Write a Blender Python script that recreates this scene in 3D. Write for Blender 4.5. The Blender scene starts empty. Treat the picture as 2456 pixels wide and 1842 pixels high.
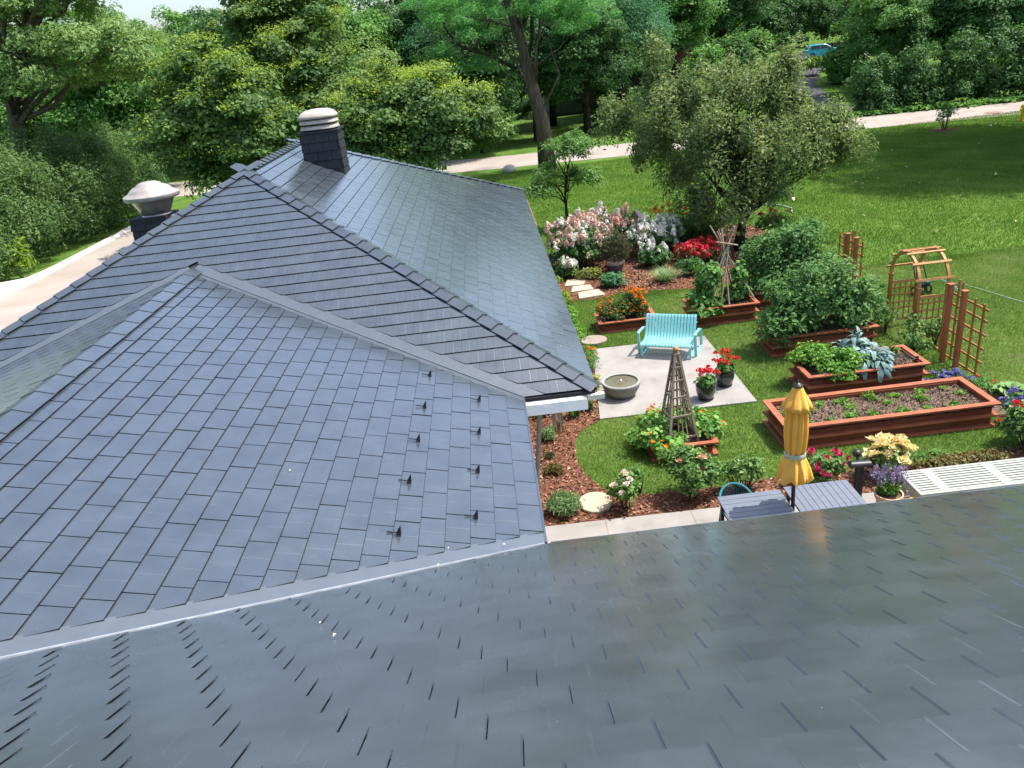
import bpy, math, random
import numpy as np
from mathutils import Matrix, Vector

# ------------------------------------------------------------------ camera, sky, sun, exposure
K = 1.3                      # metres per layout unit
CAM_H = 6.0032
F_PX, PW, PH = 1850.0, 2456.0, 1842.0
PITCH, ROLL, YAW = (math.radians(a) for a in (23.6639, -6.8207, 0.1111))
scene = bpy.context.scene
COL = scene.collection

def _axes():
    f = np.array([math.sin(YAW) * math.cos(PITCH), math.cos(YAW) * math.cos(PITCH), -math.sin(PITCH)])
    r = np.array([math.cos(YAW), -math.sin(YAW), 0.0])
    u = np.cross(r, f)
    return r * math.cos(ROLL) + u * math.sin(ROLL), -r * math.sin(ROLL) + u * math.cos(ROLL), f
AX_R, AX_U, AX_F = _axes()
EYE = np.array([0.0, 0.0, CAM_H])

cam_data = bpy.data.cameras.new('camera')
cam_data.sensor_fit = 'HORIZONTAL'
cam_data.sensor_width = 36.0
cam_data.lens = F_PX * 36.0 / PW
cam_data.clip_start = 0.05
cam_data.clip_end = 3000.0
cam = bpy.data.objects.new('camera', cam_data)
COL.objects.link(cam)
M = Matrix.Identity(4)
for i in range(3):
    M[i][0], M[i][1], M[i][2] = AX_R[i], AX_U[i], -AX_F[i]
M[2][3] = CAM_H * K
cam.matrix_world = M
scene.camera = cam

SUN_DIR = Vector((0.47, 0.06, 1.0)).normalized()      # towards the sun
SUN_EL = math.asin(SUN_DIR.z)
SUN_AZ = math.atan2(SUN_DIR.x, SUN_DIR.y)
world = bpy.data.worlds.new('World')
scene.world = world
world.use_nodes = True
wn = world.node_tree
wn.nodes.clear()
wo = wn.nodes.new('ShaderNodeOutputWorld')
wb = wn.nodes.new('ShaderNodeBackground')
ws = wn.nodes.new('ShaderNodeTexSky')
ws.sky_type = 'NISHITA'
ws.sun_disc = False
ws.sun_elevation = SUN_EL
ws.sun_rotation = SUN_AZ
ws.air_density = 1.0
ws.dust_density = 2.6
ws.ozone_density = 1.2
wb.inputs['Strength'].default_value = 0.15
wn.links.new(ws.outputs['Color'], wb.inputs['Color'])
wn.links.new(wb.outputs['Background'], wo.inputs['Surface'])

sun_data = bpy.data.lights.new('sun', 'SUN')
sun_data.energy = 3.4
sun_data.angle = math.radians(0.53)
sun_data.color = (1.0, 0.955, 0.89)
sun = bpy.data.objects.new('sun', sun_data)
COL.objects.link(sun)
sun.location = (20, 0, 40)
sun.rotation_euler = SUN_DIR.to_track_quat('Z', 'Y').to_euler()

scene.view_settings.view_transform = 'Standard'
scene.view_settings.look = 'None'
scene.view_settings.exposure = 0.95
scene.view_settings.gamma = 1.0
scene.view_settings.use_curve_mapping = False
scene.render.engine = 'CYCLES'
scene.cycles.max_bounces = 6
scene.cycles.diffuse_bounces = 4
scene.cycles.glossy_bounces = 3
scene.cycles.transmission_bounces = 4
scene.cycles.transparent_max_bounces = 6
scene.cycles.caustics_reflective = False
scene.cycles.caustics_refractive = False
scene.cycles.sample_clamp_indirect = 4.0

# ------------------------------------------------------------------ terrain and layout helpers (layout units)
def smooth(a, b, x):
    t = np.clip((np.asarray(x, float) - a) / (b - a), 0, 1)
    return t * t * (3 - 2 * t)

def gz(x, y):
    """ground height: level garden, the plot beyond the road climbs to the right"""
    y = np.asarray(y, float)
    rise = 0.085 * np.clip(y - 48.5, 0, 45)
    return rise * smooth(9, 17, x)

def ray(px, py):
    return AX_F + AX_R * (px - PW / 2) / F_PX - AX_U * (py - PH / 2) / F_PX

def at(px, py, Y):
    """point on the sight line of photo pixel (px, py) at distance Y"""
    d = ray(px, py)
    return EYE + d * (Y / d[1])

def on_ground(px, py):
    d = ray(px, py)
    k = 5.0
    for _ in range(4000):
        p = EYE + d * k
        if p[2] <= gz(p[0], p[1]):
            break
        k += 0.05
    return EYE + d * k

def px_of(P):
    P = np.asarray(P, float) - EYE
    d = P @ AX_F
    return np.stack([PW / 2 + F_PX * (P @ AX_R) / d, PH / 2 - F_PX * (P @ AX_U) / d], -1), d

# ------------------------------------------------------------------ materials
MATS = {}
def new_mat(name):
    m = bpy.data.materials.new(name)
    m.use_nodes = True
    m.node_tree.nodes.clear()
    MATS[name] = m
    return m, m.node_tree

def N(nt, kind, **kw):
    n = nt.nodes.new(kind)
    for k, v in kw.items():
        if k in n.inputs.keys() if hasattr(n.inputs, 'keys') else False:
            n.inputs[k].default_value = v
        else:
            setattr(n, k, v)
    return n

def ramp(nt, fac, stops):
    r = nt.nodes.new('ShaderNodeValToRGB')
    e = r.color_ramp.elements
    while len(e) < len(stops):
        e.new(0.5)
    for i, (p, c) in enumerate(stops):
        e[i].position = p
        e[i].color = (*c, 1.0) if len(c) == 3 else c
    nt.links.new(fac, r.inputs['Fac'])
    return r.outputs['Color']

def pos_noise(nt, scale, detail=4.0, rough=0.55, stretch=(1, 1, 1), coord='pos'):
    if coord == 'pos':
        g = nt.nodes.new('ShaderNodeNewGeometry').outputs['Position']
    else:
        g = nt.nodes.new('ShaderNodeTexCoord').outputs['Object']
    mp = nt.nodes.new('ShaderNodeMapping')
    mp.inputs['Scale'].default_value = stretch
    nt.links.new(g, mp.inputs['Vector'])
    t = nt.nodes.new('ShaderNodeTexNoise')
    t.inputs['Scale'].default_value = scale
    t.inputs['Detail'].default_value = detail
    t.inputs['Roughness'].default_value = rough
    nt.links.new(mp.outputs['Vector'], t.inputs['Vector'])
    return t.outputs['Fac']

def surface(name, stops, scale=6.0, rough=0.7, spec=0.3, metal=0.0, bump=0.0, bump_scale=40.0, stretch=(1, 1, 1),
            detail=4.0, coord='pos', mix_scale=None, coat=0.0, rough_var=0.0, bump_stretch=None, bump_dist=0.01):
    """plain opaque material: colour from a noise ramp, optional fine relief"""
    m, nt = new_mat(name)
    out = nt.nodes.new('ShaderNodeOutputMaterial')
    b = nt.nodes.new('ShaderNodeBsdfPrincipled')
    f = pos_noise(nt, scale, detail, stretch=stretch, coord=coord)
    col = ramp(nt, f, stops)
    nt.links.new(col, b.inputs['Base Color'])
    b.inputs['Roughness'].default_value = rough
    b.inputs['Specular IOR Level'].default_value = spec
    b.inputs['Metallic'].default_value = metal
    if coat:
        b.inputs['Coat Weight'].default_value = coat
        b.inputs['Coat Roughness'].default_value = 0.15
    if rough_var:
        rn = pos_noise(nt, scale * 2.3, 3, coord=coord)
        mr = nt.nodes.new('ShaderNodeMapRange')
        mr.inputs['To Min'].default_value = rough - rough_var
        mr.inputs['To Max'].default_value = rough + rough_var
        nt.links.new(rn, mr.inputs['Value'])
        nt.links.new(mr.outputs['Result'], b.inputs['Roughness'])
    if bump:
        bn = pos_noise(nt, bump_scale, 5, stretch=bump_stretch or stretch, coord=coord)
        bm = nt.nodes.new('ShaderNodeBump')
        bm.inputs['Strength'].default_value = bump
        bm.inputs['Distance'].default_value = bump_dist
        nt.links.new(bn, bm.inputs['Height'])
        nt.links.new(bm.outputs['Normal'], b.inputs['Normal'])
    nt.links.new(b.outputs['BSDF'], out.inputs['Surface'])
    return m

def leafy(name, stops, trans=0.3, rough=0.5, spec=0.25, noise=0.0):
    """two-sided leaf: colour picked per leaf from the ramp, part of the light passes through"""
    m, nt = new_mat(name)
    out = nt.nodes.new('ShaderNodeOutputMaterial')
    a = nt.nodes.new('ShaderNodeAttribute')
    a.attribute_name = 'rnd'
    col = ramp(nt, a.outputs['Fac'], stops)
    b = nt.nodes.new('ShaderNodeBsdfPrincipled')
    b.inputs['Roughness'].default_value = rough
    b.inputs['Specular IOR Level'].default_value = spec
    nt.links.new(col, b.inputs['Base Color'])
    t = nt.nodes.new('ShaderNodeBsdfTranslucent')
    hs = nt.nodes.new('ShaderNodeHueSaturation')
    hs.inputs['Saturation'].default_value = 1.1
    hs.inputs['Value'].default_value = 1.25
    hs.inputs['Hue'].default_value = 0.49
    nt.links.new(col, hs.inputs['Color'])
    nt.links.new(hs.outputs['Color'], t.inputs['Color'])
    mx = nt.nodes.new('ShaderNodeMixShader')
    mx.inputs['Fac'].default_value = trans
    nt.links.new(b.outputs['BSDF'], mx.inputs[1])
    nt.links.new(t.outputs['BSDF'], mx.inputs[2])
    nt.links.new(mx.outputs['Shader'], out.inputs['Surface'])
    return m

# roof metal: dark painted steel, glossy enough to mirror sky and trees
def roof_metal(name, base, rough, metal, spec):
    m, nt = new_mat(name)
    out = nt.nodes.new('ShaderNodeOutputMaterial')
    b = nt.nodes.new('ShaderNodeBsdfPrincipled')
    oi = nt.nodes.new('ShaderNodeObjectInfo')
    f = pos_noise(nt, 3.0, 5)
    add = nt.nodes.new('ShaderNodeMath'); add.operation = 'MULTIPLY_ADD'
    add.inputs[1].default_value = 0.12
    nt.links.new(oi.outputs['Random'], add.inputs[0])
    nt.links.new(f, add.inputs[2])
    lo = tuple(c * 0.78 for c in base); hi = tuple(c * 1.22 for c in base)
    col = ramp(nt, add.outputs['Value'], [(0.3, lo), (0.8, hi)])
    # fine pale dust specks
    g = nt.nodes.new('ShaderNodeNewGeometry')
    vo = nt.nodes.new('ShaderNodeTexVoronoi')
    vo.inputs['Scale'].default_value = 9.0
    nt.links.new(g.outputs['Position'], vo.inputs['Vector'])
    th = nt.nodes.new('ShaderNodeMath'); th.operation = 'LESS_THAN'
    th.inputs[1].default_value = 0.026
    nt.links.new(vo.outputs['Distance'], th.inputs[0])
    mx = nt.nodes.new('ShaderNodeMix'); mx.data_type = 'RGBA'
    mul = nt.nodes.new('ShaderNodeMath'); mul.operation = 'MULTIPLY'; mul.inputs[1].default_value = 0.6
    nt.links.new(th.outputs['Value'], mul.inputs[0])
    nt.links.new(mul.outputs['Value'], mx.inputs['Factor'])
    nt.links.new(col, mx.inputs['A'])
    mx.inputs['B'].default_value = (0.42, 0.43, 0.42, 1)
    nt.links.new(mx.outputs['Result'], b.inputs['Base Color'])
    rn = pos_noise(nt, 1.6, 4)
    mr = nt.nodes.new('ShaderNodeMapRange')
    mr.inputs['From Min'].default_value = 0.3; mr.inputs['From Max'].default_value = 0.7
    mr.inputs['To Min'].default_value = rough - 0.05; mr.inputs['To Max'].default_value = rough + 0.08
    nt.links.new(rn, mr.inputs['Value'])
    nt.links.new(mr.outputs['Result'], b.inputs['Roughness'])
    b.inputs['Metallic'].default_value = metal
    b.inputs['Specular IOR Level'].default_value = spec
    b.inputs['IOR'].default_value = 2.1
    b.inputs['Coat Weight'].default_value = 0.6
    b.inputs['Coat Roughness'].default_value = 0.2
    b1 = pos_noise(nt, 5.5, 3)
    b2 = pos_noise(nt, 90.0, 2)
    s = nt.nodes.new('ShaderNodeMath'); s.operation = 'MULTIPLY_ADD'; s.inputs[1].default_value = 0.02
    nt.links.new(b2, s.inputs[0]); nt.links.new(b1, s.inputs[2])
    bm = nt.nodes.new('ShaderNodeBump')
    bm.inputs['Strength'].default_value = 0.17
    bm.inputs['Distance'].default_value = 0.012
    nt.links.new(s.outputs['Value'], bm.inputs['Height'])
    nt.links.new(bm.outputs['Normal'], b.inputs['Normal'])
    nt.links.new(b.outputs['BSDF'], out.inputs['Surface'])
    return m

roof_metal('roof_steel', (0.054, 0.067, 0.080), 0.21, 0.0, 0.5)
surface('chimney_steel_shaded', [(0.3, (0.022, 0.025, 0.03)), (0.7, (0.034, 0.038, 0.044))], 6, 0.55, 0.25, bump=0.2, bump_scale=12)  # darker copy of the roof steel, shade of the upright faces in its colour
surface('valley_glint', [(0.35, (0.42, 0.44, 0.47)), (0.65, (0.58, 0.60, 0.63))], 7, 0.28, 0.6, 0.5)  # pale tone paints the bright reflection along the valley crease
surface('roof_flashing', [(0.3, (0.085, 0.10, 0.118)), (0.7, (0.10, 0.118, 0.138))], 5, 0.28, 0.9, 0.0, coat=0.8, bump=0.3, bump_scale=9)
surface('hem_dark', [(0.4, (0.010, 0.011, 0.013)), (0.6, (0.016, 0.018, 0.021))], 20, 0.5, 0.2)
surface('guard_black', [(0.4, (0.012, 0.012, 0.013)), (0.6, (0.02, 0.02, 0.021))], 20, 0.28, 0.6)
surface('deck_dark', [(0.4, (0.02, 0.022, 0.026)), (0.6, (0.03, 0.032, 0.036))], 20, 0.6)
surface('white_metal', [(0.35, (0.62, 0.66, 0.70)), (0.65, (0.74, 0.77, 0.80))], 4, 0.4, 0.4, bump=0.05)
surface('gutter_grime', [(0.35, (0.42, 0.42, 0.38)), (0.6, (0.60, 0.61, 0.58)), (0.75, (0.2, 0.17, 0.13))], 9, 0.6)
surface('cream_paint', [(0.35, (0.70, 0.66, 0.55)), (0.65, (0.78, 0.74, 0.63))], 6, 0.5)
surface('downspout_grey', [(0.4, (0.20, 0.205, 0.20)), (0.6, (0.27, 0.275, 0.27))], 8, 0.4, 0.4, 0.3)
surface('house_wall', [(0.35, (0.42, 0.40, 0.36)), (0.65, (0.50, 0.48, 0.44))], 5, 0.8, bump=0.2)
surface('chimney_cap', [(0.3, (0.38, 0.33, 0.28)), (0.7, (0.47, 0.42, 0.365))], 7, 0.6, bump=0.1)
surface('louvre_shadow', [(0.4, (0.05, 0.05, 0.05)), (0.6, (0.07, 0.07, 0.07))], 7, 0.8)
surface('fan_cap', [(0.3, (0.34, 0.31, 0.275)), (0.7, (0.44, 0.405, 0.365))], 6, 0.45, 0.4, 0.2, bump=0.1)
surface('fan_neck', [(0.3, (0.36, 0.33, 0.29)), (0.7, (0.50, 0.46, 0.41))], 6, 0.32, 0.5, 0.75)
surface('concrete', [(0.25, (0.21, 0.193, 0.175)), (0.42, (0.295, 0.275, 0.255)), (0.58, (0.325, 0.303, 0.282)), (0.75, (0.375, 0.352, 0.33))], 1.8, 0.9, 0.2, detail=9, bump=0.25, bump_scale=60)
surface('road_concrete', [(0.3, (0.31, 0.265, 0.225)), (0.5, (0.35, 0.305, 0.265)), (0.7, (0.39, 0.345, 0.305))], 0.5, 0.95, 0.15, detail=10, bump=0.2, bump_scale=30)
surface('asphalt', [(0.3, (0.06, 0.06, 0.065)), (0.7, (0.10, 0.10, 0.105))], 1.2, 0.9, 0.2, detail=9, bump=0.3, bump_scale=50)
surface('crack_dark', [(0.4, (0.24, 0.20, 0.17)), (0.6, (0.3, 0.25, 0.21))], 8, 0.95)
surface('flagstone', [(0.3, (0.42, 0.34, 0.25)), (0.7, (0.52, 0.44, 0.34))], 4, 0.9, detail=8, bump=0.3, bump_scale=25)
surface('flagstone_brown', [(0.3, (0.26, 0.21, 0.17)), (0.7, (0.36, 0.30, 0.25))], 5, 0.9, detail=8, bump=0.3, bump_scale=25)
surface('mulch', [(0.25, (0.06, 0.026, 0.015)), (0.5, (0.17, 0.075, 0.045)), (0.72, (0.28, 0.14, 0.085))], 14, 0.95, 0.1, detail=9, bump=1.0, bump_scale=28, bump_dist=0.04)
surface('soil', [(0.25, (0.09, 0.06, 0.042)), (0.5, (0.17, 0.118, 0.084)), (0.75, (0.25, 0.18, 0.13))], 9, 0.98, 0.1, detail=10, bump=1.0, bump_scale=22, bump_dist=0.05)
surface('lawn', [(0.22, (0.045, 0.10, 0.016)), (0.45, (0.085, 0.165, 0.027)), (0.6, (0.115, 0.20, 0.036)), (0.78, (0.19, 0.24, 0.06))], 0.55, 0.95, 0.1, detail=12, bump=0.8, bump_scale=18, bump_dist=0.06)
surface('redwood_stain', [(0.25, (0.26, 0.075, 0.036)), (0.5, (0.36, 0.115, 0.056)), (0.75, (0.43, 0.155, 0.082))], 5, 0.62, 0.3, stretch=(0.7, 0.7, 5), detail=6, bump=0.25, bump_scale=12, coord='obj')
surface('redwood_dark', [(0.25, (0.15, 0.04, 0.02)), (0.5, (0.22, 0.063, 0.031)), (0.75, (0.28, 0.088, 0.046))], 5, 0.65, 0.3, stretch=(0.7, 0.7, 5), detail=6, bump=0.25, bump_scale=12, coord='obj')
surface('cedar', [(0.25, (0.27, 0.10, 0.034)), (0.5, (0.39, 0.155, 0.052)), (0.75, (0.47, 0.205, 0.072))], 6, 0.6, 0.3, stretch=(1, 1, 0.3), detail=6, bump=0.2, bump_scale=14, coord='obj')
surface('post_stain', [(0.25, (0.32, 0.095, 0.042)), (0.5, (0.40, 0.135, 0.06)), (0.75, (0.46, 0.17, 0.08))], 5, 0.6, 0.3, stretch=(1, 1, 0.3), detail=6, bump=0.2, bump_scale=12, coord='obj')
surface('cedar_pale', [(0.25, (0.36, 0.17, 0.06)), (0.5, (0.47, 0.24, 0.09)), (0.75, (0.55, 0.31, 0.13))], 6, 0.6, 0.3, detail=6, bump=0.2, bump_scale=14, coord='obj')
surface('weathered_wood', [(0.25, (0.20, 0.155, 0.115)), (0.5, (0.31, 0.25, 0.19)), (0.75, (0.42, 0.35, 0.27))], 7, 0.85, 0.2, stretch=(1, 1, 0.2), detail=7, bump=0.4, bump_scale=20, coord='obj')
surface('teal_paint', [(0.3, (0.215, 0.55, 0.565)), (0.7, (0.245, 0.59, 0.60))], 3, 0.33, 0.45, bump=0.03, coat=0.2)
surface('fountain_stone', [(0.25, (0.14, 0.145, 0.12)), (0.55, (0.20, 0.205, 0.175)), (0.8, (0.27, 0.27, 0.24))], 7, 0.9, 0.2, detail=9, stretch=(1, 1, 4), bump=0.5, bump_scale=18, coord='obj')
surface('fountain_rim', [(0.3, (0.31, 0.31, 0.28)), (0.7, (0.38, 0.375, 0.345))], 9, 0.85, bump=0.3, coord='obj')
surface('bubble_foam', [(0.3, (0.7, 0.72, 0.7)), (0.7, (0.85, 0.86, 0.85))], 30, 0.2)
surface('dark_glaze', [(0.3, (0.012, 0.013, 0.012)), (0.7, (0.04, 0.045, 0.04))], 6, 0.18, 0.6, coat=0.5, coord='obj')
surface('blue_glaze', [(0.3, (0.03, 0.045, 0.055)), (0.7, (0.07, 0.09, 0.105))], 5, 0.25, 0.5, coord='obj')
surface('pot_rim_tan', [(0.3, (0.30, 0.24, 0.17)), (0.7, (0.40, 0.33, 0.25))], 5, 0.6, coord='obj')
surface('terracotta_cream', [(0.3, (0.55, 0.36, 0.19)), (0.7, (0.66, 0.46, 0.27))], 5, 0.7, bump=0.1, coord='obj')
surface('umbrella_fabric', [(0.3, (0.93, 0.44, 0.075)), (0.7, (0.96, 0.54, 0.12))], 5, 0.85, 0.15, detail=6, bump=0.15, bump_scale=30, coord='obj')
surface('strap_fabric', [(0.3, (0.33, 0.42, 0.34)), (0.5, (0.55, 0.58, 0.44)), (0.7, (0.36, 0.46, 0.50))], 9, 0.9, coord='obj')
surface('dark_metal', [(0.4, (0.016, 0.016, 0.018)), (0.6, (0.028, 0.027, 0.028))], 10, 0.4, 0.5)
surface('pole_brown', [(0.4, (0.03, 0.018, 0.016)), (0.6, (0.045, 0.026, 0.022))], 10, 0.4, 0.5)
surface('table_slate', [(0.3, (0.13, 0.15, 0.19)), (0.7, (0.165, 0.185, 0.225))], 4, 0.55, 0.4, stretch=(1, 6, 1), bump=0.1, coord='obj')
surface('pale_paint', [(0.3, (0.35, 0.365, 0.315)), (0.7, (0.40, 0.415, 0.36))], 4, 0.55, bump=0.04, coord='obj')
surface('teal_cord', [(0.3, (0.02, 0.15, 0.18)), (0.7, (0.035, 0.21, 0.25))], 8, 0.5)
surface('yellow_plastic', [(0.3, (0.78, 0.46, 0.03)), (0.7, (0.85, 0.55, 0.06))], 4, 0.35)
surface('hydrant_yellow', [(0.3, (0.72, 0.45, 0.012)), (0.7, (0.82, 0.55, 0.03))], 6, 0.45)
surface('hose_green', [(0.3, (0.05, 0.36, 0.26)), (0.7, (0.08, 0.46, 0.34))], 6, 0.35)
surface('hose_pale', [(0.3, (0.35, 0.48, 0.36)), (0.7, (0.45, 0.58, 0.45))], 6, 0.45)
surface('iron_brown', [(0.3, (0.22, 0.13, 0.10)), (0.7, (0.32, 0.20, 0.16))], 10, 0.8, bump=0.4)
surface('boulder', [(0.3, (0.42, 0.42, 0.40)), (0.7, (0.60, 0.59, 0.57))], 3, 0.9, detail=8, bump=0.5, bump_scale=8, coord='obj')
surface('white_canvas', [(0.3, (0.5, 0.48, 0.45)), (0.7, (0.58, 0.565, 0.53))], 2, 0.8, bump=0.2)
surface('chime_metal', [(0.3, (0.30, 0.31, 0.33)), (0.7, (0.42, 0.43, 0.45))], 6, 0.3, 0.5, 0.85)
surface('chime_wood', [(0.3, (0.36, 0.09, 0.025)), (0.7, (0.46, 0.14, 0.04))], 6, 0.5)
surface('shingle_grey', [(0.3, (0.045, 0.045, 0.05)), (0.7, (0.10, 0.10, 0.11))], 16, 0.8)
surface('bark_grey', [(0.25, (0.055, 0.042, 0.032)), (0.5, (0.13, 0.10, 0.078)), (0.75, (0.24, 0.195, 0.155))], 3.5, 0.95, 0.1, stretch=(3, 3, 0.35), detail=9, bump=1.0, bump_scale=7, bump_dist=0.08)
surface('bark_dark', [(0.25, (0.02, 0.016, 0.012)), (0.5, (0.05, 0.04, 0.032)), (0.75, (0.09, 0.072, 0.058))], 3.5, 0.95, 0.1, stretch=(3, 3, 0.35), detail=9, bump=1.0, bump_scale=8, bump_dist=0.06)
surface('stem_green', [(0.3, (0.05, 0.085, 0.03)), (0.7, (0.10, 0.14, 0.05))], 9, 0.8)
surface('stem_brown', [(0.3, (0.06, 0.04, 0.025)), (0.7, (0.12, 0.085, 0.055))], 9, 0.9)
surface('red_roof', [(0.3, (0.20, 0.075, 0.055)), (0.7, (0.31, 0.13, 0.10))], 4, 0.9)
surface('far_wall_beige', [(0.3, (0.50, 0.44, 0.34)), (0.7, (0.60, 0.54, 0.43))], 3, 0.9)
surface('far_wall_green', [(0.3, (0.10, 0.11, 0.09)), (0.7, (0.14, 0.15, 0.12))], 3, 0.9)
surface('far_brick', [(0.3, (0.20, 0.11, 0.075)), (0.7, (0.28, 0.16, 0.11))], 9, 0.9)
surface('far_roof_dark', [(0.3, (0.05, 0.045, 0.04)), (0.7, (0.08, 0.07, 0.065))], 5, 0.9)
surface('trim_white', [(0.3, (0.72, 0.72, 0.70)), (0.7, (0.8, 0.8, 0.78))], 4, 0.6)
surface('window_glass', [(0.3, (0.02, 0.025, 0.03)), (0.7, (0.035, 0.04, 0.045))], 3, 0.06, 0.6)
surface('car_paint', [(0.3, (0.09, 0.60, 0.72)), (0.7, (0.10, 0.64, 0.76))], 2, 0.22, 0.5, coat=0.8, coord='obj')
surface('car_glass', [(0.3, (0.03, 0.035, 0.04)), (0.7, (0.05, 0.055, 0.06))], 3, 0.08, 0.6)
surface('tyre', [(0.3, (0.012, 0.012, 0.012)), (0.7, (0.022, 0.022, 0.022))], 9, 0.8)
surface('rim_silver', [(0.3, (0.55, 0.56, 0.58)), (0.7, (0.66, 0.67, 0.69))], 9, 0.3, 0.5, 0.6)
surface('lamp_red', [(0.3, (0.45, 0.03, 0.03)), (0.7, (0.55, 0.05, 0.05))], 9, 0.2)
surface('lamp_clear', [(0.3, (0.55, 0.57, 0.58)), (0.7, (0.7, 0.72, 0.73))], 9, 0.12)
surface('dry_leaf', [(0.3, (0.52, 0.44, 0.26)), (0.7, (0.70, 0.64, 0.45))], 9, 0.8)
surface('tag_white', [(0.3, (0.6, 0.6, 0.6)), (0.7, (0.75, 0.75, 0.75))], 9, 0.6)

def water_mat():
    m, nt = new_mat('fountain_water')
    out = nt.nodes.new('ShaderNodeOutputMaterial')
    b = nt.nodes.new('ShaderNodeBsdfPrincipled')
    b.inputs['Base Color'].default_value = (0.135, 0.125, 0.07, 1)
    b.inputs['Roughness'].default_value = 0.12
    b.inputs['Specular IOR Level'].default_value = 0.5
    tc = nt.nodes.new('ShaderNodeTexCoord')
    w = nt.nodes.new('ShaderNodeTexWave')
    w.wave_type = 'RINGS'; w.rings_direction = 'Z'
    w.inputs['Scale'].default_value = 9.0
    w.inputs['Distortion'].default_value = 1.5
    nt.links.new(tc.outputs['Object'], w.inputs['Vector'])
    bm = nt.nodes.new('ShaderNodeBump')
    bm.inputs['Strength'].default_value = 0.15
    bm.inputs['Distance'].default_value = 0.02
    nt.links.new(w.outputs['Fac'], bm.inputs['Height'])
    nt.links.new(bm.outputs['Normal'], b.inputs['Normal'])
    nt.links.new(b.outputs['BSDF'], out.inputs['Surface'])
water_mat()

# foliage
leafy('leaf_pale', [(0.0, (0.1182, 0.2205, 0.0552)), (0.5, (0.1968, 0.3228, 0.0945)), (1.0, (0.2992, 0.4253, 0.1495))], trans=0.38)
leafy('leaf_mid', [(0.0, (0.065, 0.1734, 0.039)), (0.5, (0.1257, 0.2819, 0.0607)), (1.0, (0.2168, 0.4119, 0.0976))], trans=0.38)
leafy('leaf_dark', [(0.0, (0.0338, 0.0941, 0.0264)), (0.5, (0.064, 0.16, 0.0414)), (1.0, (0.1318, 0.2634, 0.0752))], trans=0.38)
leafy('leaf_blue', [(0.0, (0.0578, 0.1636, 0.077)), (0.5, (0.0963, 0.2503, 0.1059)), (1.0, (0.1636, 0.3465, 0.1444))], trans=0.38)
leafy('leaf_linden', [(0.0, (0.05, 0.115, 0.03)), (0.5, (0.10, 0.19, 0.05)), (0.8, (0.17, 0.27, 0.07)), (1.0, (0.24, 0.34, 0.10))], trans=0.38)
leafy('leaf_bract', [(0.0, (0.23, 0.355, 0.05)), (1.0, (0.39, 0.50, 0.10))], trans=0.4)
leafy('leaf_locust', [(0.0, (0.0557, 0.2042, 0.0557)), (0.5, (0.1022, 0.3064, 0.0743)), (1.0, (0.1857, 0.4362, 0.1114))], trans=0.4)
leafy('leaf_crab', [(0.0, (0.098, 0.16, 0.0516)), (0.5, (0.1806, 0.2528, 0.0826)), (0.8, (0.2683, 0.3354, 0.1238)), (0.97, (0.3818, 0.4231, 0.1858)), (1.0, (0.4747, 0.3096, 0.1135))], trans=0.38)
leafy('leaf_sapling', [(0.0, (0.096, 0.216, 0.054)), (1.0, (0.204, 0.372, 0.096))], trans=0.4)
leafy('leaf_yew', [(0.0, (0.0605, 0.1271, 0.0424)), (0.5, (0.115, 0.2118, 0.0665)), (1.0, (0.2118, 0.3206, 0.1029))], trans=0.38)
leafy('leaf_lime', [(0.0, (0.14, 0.26, 0.03)), (1.0, (0.27, 0.38, 0.05))], trans=0.4)
leafy('leaf_tomato', [(0.0, (0.056, 0.1512, 0.0392)), (0.5, (0.112, 0.2464, 0.0672)), (1.0, (0.224, 0.392, 0.1232))], trans=0.38)
leafy('leaf_bean', [(0.0, (0.054, 0.162, 0.0338)), (0.6, (0.108, 0.2565, 0.054)), (1.0, (0.2025, 0.378, 0.0945))])
leafy('leaf_parsley', [(0.0, (0.072, 0.204, 0.024)), (0.6, (0.144, 0.324, 0.042)), (1.0, (0.264, 0.456, 0.084))])
leafy('leaf_kale', [(0.0, (0.0975, 0.1869, 0.1625)), (0.6, (0.1787, 0.2925, 0.2681)), (1.0, (0.3087, 0.4387, 0.4062))], trans=0.12)
leafy('leaf_nasturtium', [(0.0, (0.0792, 0.2244, 0.0396)), (0.6, (0.1584, 0.3564, 0.066)), (1.0, (0.3168, 0.5016, 0.1188))])
leafy('leaf_rose', [(0.0, (0.0531, 0.1326, 0.0354)), (0.6, (0.1238, 0.2477, 0.062)), (1.0, (0.3007, 0.4246, 0.1061))])
leafy('leaf_yellowgreen', [(0.0, (0.11, 0.16, 0.03)), (1.0, (0.29, 0.33, 0.075))])
leafy('leaf_reddish', [(0.0, (0.10, 0.05, 0.02)), (0.5, (0.17, 0.15, 0.045)), (1.0, (0.22, 0.23, 0.06))])
leafy('leaf_grey', [(0.0, (0.12, 0.16, 0.10)), (1.0, (0.24, 0.29, 0.19))])
leafy('leaf_lavender', [(0.0, (0.135, 0.24, 0.09)), (0.6, (0.255, 0.39, 0.165)), (1.0, (0.405, 0.54, 0.27))])
leafy('leaf_conifer', [(0.0, (0.0585, 0.0715, 0.039)), (0.6, (0.0975, 0.1105, 0.052)), (1.0, (0.182, 0.1755, 0.0715))])
leafy('leaf_cabbage', [(0.0, (0.12, 0.25, 0.06)), (1.0, (0.25, 0.40, 0.13))], trans=0.2)
leafy('grass_blade', [(0.0, (0.077, 0.1485, 0.0308)), (0.4, (0.154, 0.2475, 0.055)), (0.7, (0.242, 0.319, 0.0935)), (1.0, (0.462, 0.44, 0.231))], trans=0.35, spec=0.15)
leafy('grass_far', [(0.0, (0.0728, 0.1568, 0.0246)), (0.5, (0.1344, 0.2408, 0.0392)), (1.0, (0.2576, 0.3472, 0.084))], trans=0.3, spec=0.1)
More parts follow.
